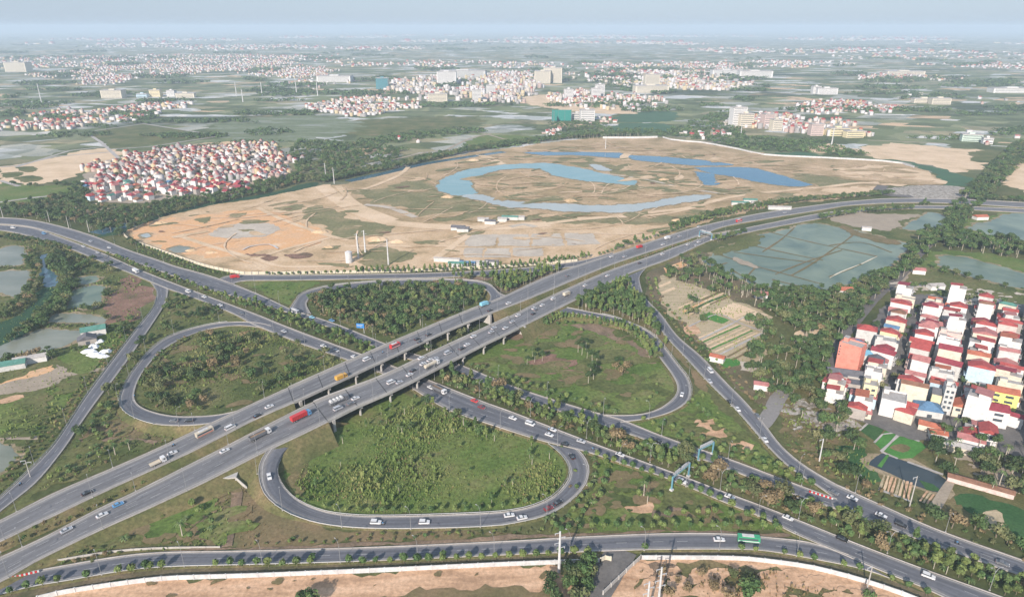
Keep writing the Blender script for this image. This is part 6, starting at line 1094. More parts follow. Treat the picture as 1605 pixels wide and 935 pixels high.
def town_mesh():
    wm = ['t_white', 't_cream', 't_grey', 't_yellow', 't_pink']; rm = ['t_roof', 'r_red', 'r_faded red', 'r_orange tile']; T = np.array(TOWN, dtype=float); n = len(T)
    c, s = np.cos(T[:, 5]), np.sin(T[:, 5]); V = np.zeros((n, 10, 3)); base = [(-1, -1), (1, -1), (1, 1), (-1, 1)]
    for k, (u, v) in enumerate(base):
        lx, ly = u*T[:, 2]/2, v*T[:, 3]/2
        for z in (0, 1): V[:, k + 4*z, 0] = T[:, 0] + lx*c - ly*s; V[:, k + 4*z, 1] = T[:, 1] + lx*s + ly*c; V[:, k + 4*z, 2] = T[:, 4]*z
    rise = np.where(T[:, 7] > 0, T[:, 2]*.42, .05)
    for k, v in ((8, -1), (9, 1)):
        ly = v*T[:, 3]/2; V[:, k, 0] = T[:, 0] - ly*s; V[:, k, 1] = T[:, 1] + ly*c; V[:, k, 2] = T[:, 4] + rise
    q = [(0, 1, 5, 4), (1, 2, 6, 5), (2, 3, 7, 6), (3, 0, 4, 7), (5, 6, 9, 8), (7, 4, 8, 9), (4, 5, 8, 8), (6, 7, 9, 9)]
    F = np.array(q)[None] + (np.arange(n)*10)[:, None, None]; wi = np.minimum((T[:, 6]**1.7*5).astype(int), 4); ri = np.where(T[:, 7] > 0, 5 + 1 + (T[:, 6]*7).astype(int) % 3, 5); MI = np.stack([wi, wi, wi, wi, ri, ri, wi, wi], 1)
    # gable ends are triangles: split meshes by corner count
    me1 = fast_mesh('town_bodies', V.reshape(-1, 3), F[:, :6].reshape(-1, 4), MI[:, :6].ravel(), wm + rm)
    bm = bmesh.new(); bm.from_mesh(me1); bm.verts.ensure_lookup_table()
    for i in np.nonzero(T[:, 7] > 0)[0]:
        for t, m_ in (((4, 5, 8), wi[i]), ((6, 7, 9), wi[i])):
            try: f = bm.faces.new([bm.verts[int(i)*10 + k] for k in t]); f.material_index = int(m_)
            except ValueError: pass
    bm.to_mesh(me1); bm.free(); tag(link('distant_houses', me1), 'thousands of pale and red-roofed houses of the towns spread over the plain', 'houses', None, 'stuff')
town_mesh(); print('town', len(TOWN))
# big buildings that stand out in the distance
def block(name, px, py, w, d, h, wall, rz, label, cat='building', roof='grey concrete', group=None, nwin=0):
    v = P(px, py); root = empty(name, (v.x, v.y, 0), math.radians(rz)); tag(root, label, cat, group); m = MB(); m.box(-w/2, 0, 0, w/2, d, h, wall, False); m.build('wall', root)
    r = MB(); r.box(-w/2-.5, -.5, h, w/2+.5, d+.5, h+1.2, 'r_' + roof); r.box(-w*.15, d*.3, h+1.2, w*.12, d*.7, h+4, wall, False); r.build('roof', root)
    nf = max(1, int(h/3.6))
    for f in range(nf):
        q = MB(); z = f*h/nf + h/nf*.35; q.box(-w*.46, -.15, z, w*.46, .05, z + h/nf*.3, 'glass'); q.build('window_band', root)
for a in ((('block'), 175, 154, 62, 30, 22, 'w_cream', 0, 'wide cream warehouse alone in the fields beyond the left village'), ('school', 243, 152, 32, 20, 20, 'w_pale yellow', 0, 'yellow school block with a taller centre, right of the cream warehouse'), ('school', 268, 152, 24, 18, 18, 'w_white', 0, 'white block joined to the row of yellow school buildings'), ('school', 290, 153, 56, 15, 12, 'w_cream', 0, 'long low cream building at the end of the school row'),
          ('warehouse', 222, 153, 30, 18, 10, 'w_pale blue', 5, 'low pale blue hall left of the yellow school'), ('block', 25, 113, 100, 50, 42, 'w_cream', 0, 'cream block among the far towns at the left edge'), ('hall', 523, 129, 130, 60, 22, 'w_white', 0, 'long white factory hall above the substation'), ('glass_tower', 599, 140, 40, 30, 36, 'glass_teal', 0, 'teal glass office tower at the town edge'),
          ('block', 700, 133, 70, 40, 45, 'w_white', 0, 'wide white block in the middle of the main town'), ('hall', 725, 123, 190, 60, 30, 'w_pale grey', -5, 'long grey hall behind the main town'), ('block', 686, 160, 55, 25, 22, 'w_cream', 0, 'cream block at the near edge of the main town'), ('apartment_tower', 748, 162, 24, 18, 36, 'w_white', 10, 'white tower at the near edge of the main town'), ('apartment_tower', 770, 152, 26, 20, 34, 'w_white', 10, 'white tower in the right part of the main town'),
          ('apartment_tower', 850, 131, 60, 40, 44, 'w_cream', -8, 'left wing of the tall cream towers behind the main town'), ('apartment_tower', 866, 130, 70, 45, 54, 'w_cream', -8, 'tall cream tower block with the highest roof behind the main town'), ('block', 1022, 146, 110, 40, 22, 'w_cream', 5, 'long tiered cream complex on the edge of the far right town'), ('block', 1022, 140, 50, 30, 48, 'w_cream', 5, 'stepped centre of the tiered cream complex'),
          ('white_block', 921, 190, 32, 20, 24, 'w_white', 5, 'bright white block beside the green netted driving range'), ('white_block', 905, 188, 26, 14, 14, 'w_pale grey', 5, 'grey annex left of the bright white block'), ('apartment_tower', 1158, 199, 30, 22, 40, 'w_white', 8, 'tallest white apartment block beyond the blue lakes'), ('apartment_tower', 1170, 200, 30, 20, 28, 'w_cream', 8, 'stepped cream block beside the tallest white apartment block'), ('apartment_tower', 1205, 199, 22, 20, 26, 'w_pink', 8, 'pinkish apartment block right of the white apartments'),
          ('apartment_tower', 1218, 205, 20, 18, 22, 'w_cream', 8, 'cream block at the near edge of the apartments beyond the lakes'), ('yellow_block', 1316, 213, 42, 16, 14, 'w_pale yellow', 8, 'low yellow building with a taller left end beyond the sand fields'), ('yellow_block', 1340, 216, 36, 14, 12, 'w_pale yellow', 8, 'low yellow building right of the other yellow one'), ('apartment_tower', 1280, 213, 24, 18, 22, 'w_pink', 0, 'pink block left of the low yellow buildings'),
          ('school', 1297, 148, 62, 25, 18, 'w_white', -3, 'white domed compound alone in the fields beyond the right towns'), ('white_block', 1280, 147, 24, 24, 22, 'w_white', -3, 'rounded white hall at the end of the white compound'), ('farm_block', 1523, 222, 34, 14, 12, 'w_pale green', -15, 'pale green house row near the right edge'), ('white_block', 1548, 226, 16, 12, 10, 'w_white', -15, 'small white block right of the pale green house row'),
          ('hall', 1590, 146, 130, 40, 14, 'w_white', -5, 'white factory roof at the far right edge'), ('hall', 1450, 162, 60, 24, 12, 'w_cream', -5, 'cream hall in the far right fields'), ('hall', 1475, 164, 50, 24, 16, 'w_cream', -5, 'second taller cream hall in the far right fields'), ('hall', 1140, 120, 130, 40, 26, 'w_white', 2, 'left half of the long white apartment slabs on the horizon plain'), ('hall', 1185, 122, 140, 40, 26, 'w_white', 2, 'right half of the long white apartment slabs on the horizon plain'),
          ('apartment_tower', 892, 157, 24, 20, 30, 'w_white', 8, 'leftmost white tower of the row behind the bare sandy plot'), ('apartment_tower', 935, 155, 26, 20, 30, 'w_white', 8, 'white tower at the middle of the row behind the sandy plot'), ('apartment_tower', 941, 152, 26, 20, 36, 'w_white', 8, 'tallest white tower of the row behind the sandy plot'), ('hall', 1420, 118, 160, 60, 16, 'w_cream', -5, 'broad cream factory roof in the far right town')):
    if 'glass_teal' not in MATS: _plain0('glass_teal', (0.05, 0.22, 0.26), 0.25, 0.6, 0)
    block(a[0], a[1], a[2], a[3], a[4], a[5], a[6], a[7], a[8])

# ------------------------------------------------------------------ walls
def wall(name, px, h, th, mat, label, cat='wall', piers=6.0, cap=None):
    c = [P(x, y, 0) for x, y in px]; c = catmull(c, 6.0); n = max(2, int(length(c)/piers)); c = resample(c, n+1); mb = MB(); vs = []
    for i, p in enumerate(c):
        d = (c[min(i+1, n)] - c[max(i-1, 0)]).normalized(); q = Vector((-d.y, d.x, 0))*th/2
        vs += [(p.x+q.x, p.y+q.y, 0), (p.x+q.x, p.y+q.y, h), (p.x-q.x, p.y-q.y, h), (p.x-q.x, p.y-q.y, 0)]
    fs = [(4*i+k, 4*i+k+1, 4*i+5+k, 4*i+4+k) for i in range(n) for k in range(3)] + [(0, 1, 2, 3), (4*n+3, 4*n+2, 4*n+1, 4*n)]
    mb.add(vs, fs, mat); root = mb.build(name); tag(root, label, cat)
    m2 = MB()
    for i, p in enumerate(c[::1]): m2.box(p.x - th*.9, p.y - th*.9, 0, p.x + th*.9, p.y + th*.9, h + .12, cap or mat, False)
    o = m2.build('wall_pillars', root); o['kind'] = 'stuff'
    return root
wall('boundary_wall', [(60, 940), (100, 930), (174, 919), (249, 909.5), (330, 906), (400, 904), (600, 895.5), (800, 886), (941, 881)], 2.1, .3, 'wall_white', 'long white boundary wall running below the left half of the bottom road')
wall('boundary_wall', [(941, 881), (951, 876), (957, 879)], 2.4, .3, 'wall_cream', 'short return of the white boundary wall beside the side lane', piers=4)
wall('boundary_wall', [(1004, 876), (1049, 876), (1149, 877), (1200, 881), (1275, 892), (1349, 911), (1412, 932), (1445, 945), (1500, 975)], 2.1, .3, 'wall_white', 'white boundary wall curving below the right half of the bottom road')
wall('boundary_wall', [(945, 932), (975, 903), (1004, 876)], 2.2, .3, 'concrete', 'grey boundary wall climbing beside the side lane', piers=5)
wall('site_wall', [(194, 368), (203, 377), (217, 382), (274, 402), (324, 418.5), (374, 428.5), (400, 430), (600, 427), (736, 422), (820, 417), (905, 410)], 2.6, .3, 'wall_cream', 'cream wall with pillars along the near edge of the construction site', cap='concrete_dark')
wall('site_wall', [(1039, 216), (1060, 221), (1100, 224), (1160, 235), (1200, 243.5), (1300, 248.5), (1399, 254.5), (1432, 262.5)], 2.6, .5, 'wall_white', 'thin white wall along the far edge of the construction site', piers=30)
wall('site_wall', [(945, 217), (1000, 217), (1030, 216)], 3.5, .5, 'wall_white', 'white wall below the row of tall trees at the back of the site', piers=30)
wall('fence', [(92, 879), (174, 865.5), (249, 860), (345, 858.5)], 1.1, .15, 'concrete', 'low pale railing along the upper edge of the bottom road', 'railing', 8)

# guard rails along the loops and ramps
def rail(key, side, label, off=0.9, a=0, b=None, h=.75):
    r = ROADS[key]; E_, O_ = (r.U, r.L) if side == 'U' else (r.L, r.U); b = b or r.n-1; mb = MB(); vs = []
    for i in range(a, b+1):
        out = (E_[i] - O_[i]); out.z = 0; out.normalize(); p = E_[i] + out*off; vs += [(p.x, p.y, p.z + h - .32), (p.x, p.y, p.z + h), (p.x + out.x*.08, p.y + out.y*.08, p.z + h), (p.x + out.x*.08, p.y + out.y*.08, p.z + h - .32)]
        mb.box(p.x - .07, p.y - .07, p.z - .6, p.x + .07, p.y + .07, p.z + h - .05, 'metal', False)
    mb.add(vs, [(4*i+k, 4*i+(k+1) % 4, 4*i+4+(k+1) % 4, 4*i+4+k) for i in range(b-a) for k in range(4)], 'metal'); tag(mb.build('guard_rail'), label, 'guard rail')
rail('C', 'U', 'steel guard rail round the inside of the large lower loop'); rail('C', 'L', 'steel guard rail round the outside of the large lower loop', a=8, b=ROADS['C'].n - 8)
rail('L', 'L', 'steel guard rail round the outside of the left loop', a=6, b=ROADS['L'].n - 8); rail('H', 'L', 'steel guard rail round the outside of the right loop', a=6, b=ROADS['H'].n - 10); rail('D', 'U', 'steel guard rail on the inner edge of the long right ramp', a=10, b=ROADS['D'].n - 10); rail('F', 'U', 'steel guard rail on the outer edge of the left ramp', a=8)
rail('R1', 'L', 'low rail on the wall side of the bottom road', a=0, b=int(ROADS['R1'].n*.42)); rail('G', 'L', 'steel guard rail round the outside of the small upper loop', a=6, b=ROADS['G'].n - 6)
# red and white blocks at the forks
def barrier(px0, px1, n, z, label, grp):
    a, b = P(*px0, z), P(*px1, z); rz = math.atan2((b-a).y, (b-a).x); L = (b-a).length/n
    for i in range(n):
        c = a.lerp(b, (i+.5)/n); q = MB(); q.prism([(-.28, 0), (.28, 0), (.12, .8), (-.12, .8)], -L*.42, L*.42, 'paint' if i % 2 else 'tail_red'); o = q.build('road_barrier'); o.location = c; o.rotation_euler = (0, 0, rz - math.pi/2)
        tag(o, '%s barrier block, %s from the left in the row %s' % ('white' if i % 2 else 'red', ORD[i+1], label), 'barrier', grp)
barrier((12, 907), (62, 895), 14, .8, 'at the bottom road fork', 'red and white barriers at the bottom road fork'); barrier((1268, 770), (1306, 782), 12, .55, 'where ramp meets highway', 'red and white barriers at the ramp merge')

# ------------------------------------------------------------------ lamps, poles, gantries, signs
def lamp(p, ang, label, group, h=11.0, double=False):
    root = empty('street_lamp', p, ang); tag(root, label, 'street lamp', group); key = ('lamp', h, double)
    if key not in MESHES:
        q = MB(); q.cyl((0, 0, 0), (0, 0, h*.8), .11, .07, 6, 'lamp_grey'); q.cyl((0, 0, h*.8), (.9, 0, h), .06, .05, 6, 'lamp_grey'); q.cyl((.9, 0, h), (2.0, 0, h+.1), .05, .04, 6, 'lamp_grey')
        if double: q.cyl((0, 0, h*.8), (-.9, 0, h), .08, .06, 6, 'metal'); q.cyl((-.9, 0, h), (-2.0, 0, h+.1), .06, .05, 6, 'metal')
        q.box(-.25, -.25, 0, .25, .25, .35, 'concrete'); l = MB(); l.box(1.7, -.14, h+.02, 2.5, .14, h+.18, 'lamp_cap')
        if double: l.box(-2.5, -.14, h+.02, -1.7, .14, h+.18, 'lamp_cap')
        MESHES[key] = (q.mesh('lamp_pole'), l.mesh('lamp_head'))
    link('pole', MESHES[key][0], root); link('lamp_head', MESHES[key][1], root)
def lamps(key, side, spacing, off, place, start=.5, end=1.0, double=False, xr=(-20, 1625)):
    r = ROADS[key]; E_, O_ = (r.U, r.L) if side == 'U' else (r.L, r.U); step = max(1, int(spacing/5)); pts = []
    for i in range(int(start*step), int(r.n*end), step):
        out = (E_[i] - O_[i]); out.z = 0; out.normalize(); p = E_[i] + out*off; pz = p.z if off <= .35 else max(0, p.z - max(0, off-1)*.5); px = PIX(p)
        if xr[0] < px[0] < xr[1] and px[1] < H + 20: pts.append((px[0], Vector((p.x, p.y, pz)), math.atan2(-out.y, -out.x)))
    pts.sort(key=lambda t: t[0])
    for k, (_, p, a) in enumerate(pts): lamp(p, a, 'grey street lamp, %s from the left %s' % (ORD[min(k+1, 30)], place), 'street lamps ' + place, double=double)
lamps('A', 'L', 36, .3, 'along the near edge of the far overpass carriageway', xr=(0, 1150)); lamps('B', 'L', 36, .3, 'along the near edge of the near overpass carriageway', xr=(0, 1150)); lamps('A', 'U', 42, 1.0, 'on the far edge of the far overpass carriageway', xr=(0, 1000))
lamps('B', 'U', 45, 1.2, 'in the strip between the two overpass carriageways', xr=(0, 1100)); lamps('N', 'U', 38, 1.2, 'on the far verge of the dual highway', xr=(330, 1300)); lamps('S', 'L', 38, 1.2, 'on the near verge of the dual highway', xr=(290, 1250)); lamps('M', 'U', 38, 1.2, 'on the far verge after the ramp merge')
lamps('S', 'U', 36, 3.5, 'in the southeast median', xr=(660, 1605), double=True); lamps('R1', 'L', 32, .9, 'on the near verge of the bottom road', xr=(30, 1330)); lamps('C', 'L', 30, 1.1, 'round the outside of the large loop', end=.95); lamps('L', 'L', 34, 1.1, 'round the outside of the left loop', end=.9); lamps('H', 'L', 34, 1.1, 'round the outside of the right loop')
lamps('D', 'U', 38, 1.2, 'on the inner edge of the long right ramp', start=1.5); lamps('F', 'U', 38, 1.2, 'on the outer edge of the left ramp'); lamps('N', 'U', 45, 1.2, 'on the curve at the upper left', xr=(0, 330)); lamps('K', 'L', 40, 1.2, 'along the road below the cream site wall')
def power_pole(px, py, h, label, arms=4, r=.32, mat='wall_white'):
    v = P(px, py); root = empty('power_pole', v, .3); tag(root, label, 'power pole'); q = MB(); q.cyl((0, 0, 0), (0, 0, h), r*1.25, r*.7, 10, mat); q.build('pole', root)
    for i in range(arms):
        z = h*(.97 - i*.12); s = 1 if i % 2 else -1; q = MB(); q.box(min(0, s*2.2), -.12, z-.1, max(0, s*2.2), .12, z+.12, 'metal'); q.box(-s*1.2 if s < 0 else -1.2, -.1, z-.5, 0 if s > 0 else 1.2, .1, z-.32, 'metal'); q.cyl((s*2.0, 0, z-.8), (s*2.0, 0, z-.1), .1, .1, 6, 'wall_white'); q.build('crossarm', root)
    return v
power_pole(876, 896, 20, 'tall white power pole standing by the wall below the bottom road', 4, .5); power_pole(1030, 962, 22, 'taller of the two white power poles cut by the bottom edge', 4, .45); power_pole(1012, 975, 19, 'shorter white power pole with four arms at the bottom edge', 4, .45)
power_pole(1358, 925, 12, 'grey concrete utility pole behind the curved white wall', 1, .25, 'concrete'); power_pole(562, 405, 24, 'left of the paired pylons on the construction site', 2, .7); power_pole(572.7, 396, 22, 'right of the paired pylons on the construction site', 2, .7); power_pole(609, 415, 24, 'pylon standing alone by the near wall of the construction site', 3, .6)
power_pole(1425, 795, 17, 'grey utility pole beside the brown vegetable beds', 1, .25, 'concrete'); power_pole(1284, 722, 13, 'white utility pole in the scrub beside the right ramp', 1, .3); power_pole(48, 748, 10, 'grey utility pole with two arms at the left ramp', 2, .2, 'concrete'); power_pole(66, 164, 55, 'tall thin mast in the fields at the far left', 1, 1.2); power_pole(371, 151, 42, 'thin pylon in the fields beyond the school row', 2, 1.2); power_pole(381, 160, 36, 'shorter thin pylon beside the other pylon in the fields', 2, 1.2); power_pole(465, 147, 48, 'left pylon of the substation', 2, 1.3); power_pole(498, 150, 48, 'right pylon of the substation', 2, 1.3)
power_pole(1303, 229, 32, 'pylon beyond the far wall of the site on the sandy field', 3, .9); power_pole(949, 233, 22, 'thin pole behind the long blue lake', 1, .5); power_pole(411, 150, 40, 'thin pylon left of the substation', 2, 1.2); power_pole(1161, 213, 24, 'pylon in front of the white apartments', 2, .7); power_pole(524, 288, 22, 'pole at the corner of the canal', 2, .5); power_pole(511, 280, 22, 'pole at the edge of the wood by the canal', 2, .5)
for x, y in ((108, 357), (78, 348), (140, 364), (5, 341)): power_pole(x, y, 13, 'grey column beside the curved highway, next to %s' % {108: 'the canal trees', 78: 'the upper bend', 140: 'the canal bridge', 5: 'the left edge'}[x], 0, .35, 'concrete')
# water tank on the site, netting, site huts
v = P(547.5, 411); q = MB(); q.cyl((0, 0, 0), (0, 0, 10), 3.2, 3.2, 20, 'wall_white'); q.cyl((0, 0, 10), (0, 0, 11.2), 3.3, .4, 20, 'wall_white'); o = q.build('silo', smooth=False); o.location = v; tag(o, 'white cylindrical silo on the construction site near the pylons', 'silo')
for i, (x, y, w, d, rf) in enumerate(((717, 362, 14, 8, 'dark grey'), (725, 364, 12, 8, 'dark grey'), (768, 352, 12, 6, 'dark grey'), (787, 348, 10, 6, 'grey concrete'), (799, 345, 18, 5, 'green'), (812, 345, 14, 5, 'grey concrete'), (757, 348, 12, 5, 'grey concrete'), (716, 419, 16, 5, 'green'), (732, 418, 14, 5, 'blue'), (750, 417, 16, 5, 'grey concrete'), (770, 416, 12, 5, 'dark grey'), (700, 411, 24, 3, 'grey concrete'), (1176, 318, 16, 6, 'green'), (1160, 322, 20, 5, 'green'), (1185, 322, 10, 5, 'grey concrete'), (1222, 329, 26, 4, 'grey concrete'))):
    v = P(x, y); house('site_hut', v.x, v.y, math.radians(-8), w, d, 1, 'pale grey', rf, 'cross', '%s-roofed site hut, %s' % (rf, ['left of the pair by the sandy crossroads', 'right of the pair by the sandy crossroads', 'dark one below the curved lake', 'small one left of the long green-roofed hut', 'long one below the curved lake', 'right of the long green-roofed hut', 'leftmost below the curved lake', 'long one inside the near wall', 'second along inside the near wall', 'third along inside the near wall', 'last along inside the near wall', 'long low one above the near wall', 'under the round tree by the highway', 'long one by the highway curve', 'small one by the highway curve', 'flat one beside the highway trees'][i]), 'huts on the construction site', 'hut', windows=False)
for i, (x, y, w, rz) in enumerate(((868, 193, 18, 90), (880, 190, 44, 0))):
    v = P(x, y); q = MB(); [q.cyl((w*(k/3-.5), 0, 0), (w*(k/3-.5), 0, 26), .4, .3, 6, 'metal_dark') for k in range(4)]; q.box(-w/2, -.1, 1, w/2, .1, 25, 'net_green'); o = q.build('net_fence'); o.location = v; o.rotation_euler = (0, 0, math.radians(rz)); tag(o, ['tall green netting on the left side of the driving range', 'tall green netting across the back of the driving range'][i], 'net')
ribbon('foundation', [(380, 393), (390, 388), (402, 385), (426, 384), (436, 391)], 2, 'wall_white', 6, z=1.1, smooth=False)
for i, (x, y, r, t) in enumerate(((252, 350, 5, 'by the left rim of the orange earth'), (300, 393, 4, 'below the grey oval pad'), (331, 396, 4, 'near the red scrub'), (503, 364, 6, 'at the corner of the green scrub'), (516, 388, 4, 'left of the paired pylons'), (592, 376, 7, 'right of the green scrub'), (622, 379, 5, 'above the lone pylon'), (893, 315, 6, 'above the grey channel'), (1062, 346, 5, 'by the highway side track'), (702, 309, 6, 'left of the grey channel'), (742, 252, 7, 'behind the turquoise lake'), (1040, 282, 6, 'between the lakes'))):
    v = P(x, y); rr = random.Random(i); q = MB(); n = 11; k1 = [(math.cos(j*6.283/n)*r*rr.uniform(.8, 1.3)*1.5, math.sin(j*6.283/n)*r*rr.uniform(.8, 1.2), 0) for j in range(n)]; k2 = [(a*.55, b*.55, r*rr.uniform(.25, .4)) for a, b, _ in k1]
    q.add(k1 + k2 + [(0, 0, r*.5)], [(j, (j+1) % n, n+(j+1) % n, n+j) for j in range(n)] + [(n+j, n+(j+1) % n, 2*n) for j in range(n)], 'site_tan'); o = q.build('spoil_heap'); o.location = v; tag(o, 'heap of dug earth on the construction site, ' + t, 'heap', 'spoil heaps on the construction site')
# blue sign gantries
def gantry(a, b, h, label, z=.5):
    a, b = P(*a, z), P(*b, z); d = (b - a); L = d.length; root = empty('sign_gantry', a, math.atan2(d.y, d.x)); tag(root, label, 'gantry')
    for k, x in enumerate((0, L)):
        q = MB(); q.box(x-.3, -.3, 0, x+.3, .3, h, 'teal_paint'); q.build('post', root); q = MB(); q.box(x-.75, -.75, 0, x+.75, .75, .9, 'wall_white'); q.build('footing', root)
    q = MB(); q.box(.45, -.4, h-.5, L-.45, -.2, h-.2, 'teal_paint'); q.box(.45, .2, h-.5, L-.45, .4, h-.2, 'teal_paint'); q.box(.45, -.4, h+.8, L-.45, -.2, h+1.0, 'metal'); q.box(.45, .2, h+.8, L-.45, .4, h+1.0, 'metal'); n = int(L/1.6)
    for i in range(n): x = .6 + (L-1.2)*i/n; q.cyl((x, -.3, h-.35), (x+.8, .3, h+.9), .07, .07, 4, 'metal'); q.cyl((x+.8, .3, h+.9), (x+1.6, -.3, h-.35), .07, .07, 4, 'metal')
    q.build('truss', root)
    for i, x in enumerate((L*.3, L*.7)):
        q = MB(); q.box(x-2.2, .42, h-1.2, x+2.2, .52, h+1.4, 'metal'); q.build('sign_back', root); s = MB(); s.box(x-2.15, .53, h-1.15, x+2.15, .56, h+1.35, 'sign_blue'); s.build('sign_panel', root)
    return root
gantry((1052.5, 768), (1079, 746), 7.6, 'blue sign gantry over the near carriageway of the southeast highway'); gantry((1094, 722), (1116.5, 711), 7.0, 'blue sign gantry over the far carriageway of the southeast highway'); gantry((1096, 371), (1115, 376), 6.5, 'distant white sign gantry over the highway beside the paddies', 1)
v = P(571, 522); root = empty('road_sign', v, math.radians(-8)); tag(root, 'big blue direction sign board on posts inside the upper loop', 'road sign'); q = MB(); q.box(-.2, -.15, 0, .15, .15, 7.5, 'metal'); q.build('post', root); q = MB(); q.box(-5.2, -.32, 4.0, .4, -.17, 7.4, 'sign_blue'); q.build('sign_panel', root)
q = MB(); q.box(-4.8, -.36, 6.2, -2.6, -.325, 6.5, 'paint'); q.box(-4.8, -.36, 5.4, -1.6, -.325, 5.65, 'paint'); q.box(-2.0, -.36, 4.5, -1.7, -.325, 6.9, 'paint'); q.box(-1.7, -.36, 6.1, -.4, -.325, 6.4, 'paint'); q.build('sign_marking', root)
for i, (x, y) in enumerate(((744, 493), (37, 622), (504, 500), (785, 520))[:2]):
    pass
# culvert mouth under the near carriageway
v = P(361, 760); cu = empty('culvert', v, math.radians(8)); tag(cu, 'concrete culvert mouth where the dirt track passes under the near carriageway', 'culvert'); q = MB(); q.box(-3.2, 0, 0, -2.6, 4, 3.6, 'concrete'); q.box(2.6, 0, 0, 3.2, 4, 3.6, 'concrete'); q.box(-3.2, 0, 3.6, 3.2, 4, 4.3, 'concrete'); q.box(-2.6, 2.5, 0, 2.6, 3.0, 3.6, 'tyre_and_shade'); q.build('portal', cu)  # black slab across the opening stands in for the shade inside the passage
q = MB(); q.add([(3.2, 0, 0), (3.2, 0, 4.0), (8.5, -4, 1.2), (8.5, -4, 0), (3.2, .4, 0), (3.2, .4, 4.0), (8.5, -3.6, 1.2), (8.5, -3.6, 0)], [(0, 3, 2, 1), (4, 5, 6, 7), (1, 2, 6, 5), (2, 3, 7, 6), (0, 1, 5, 4)], 'concrete'); q.build('wing_wall', cu); q = MB(); q.add([(-3.2, 0, 0), (-3.2, 0, 4.0), (-3.8, -5, 1.2), (-3.8, -5, 0), (-3.6, 0, 0), (-3.6, 0, 4.0), (-4.2, -5, 1.2), (-4.2, -5, 0)], [(0, 1, 2, 3), (4, 7, 6, 5), (1, 5, 6, 2), (2, 6, 7, 3), (0, 4, 5, 1)], 'concrete'); q.build('wing_wall', cu)

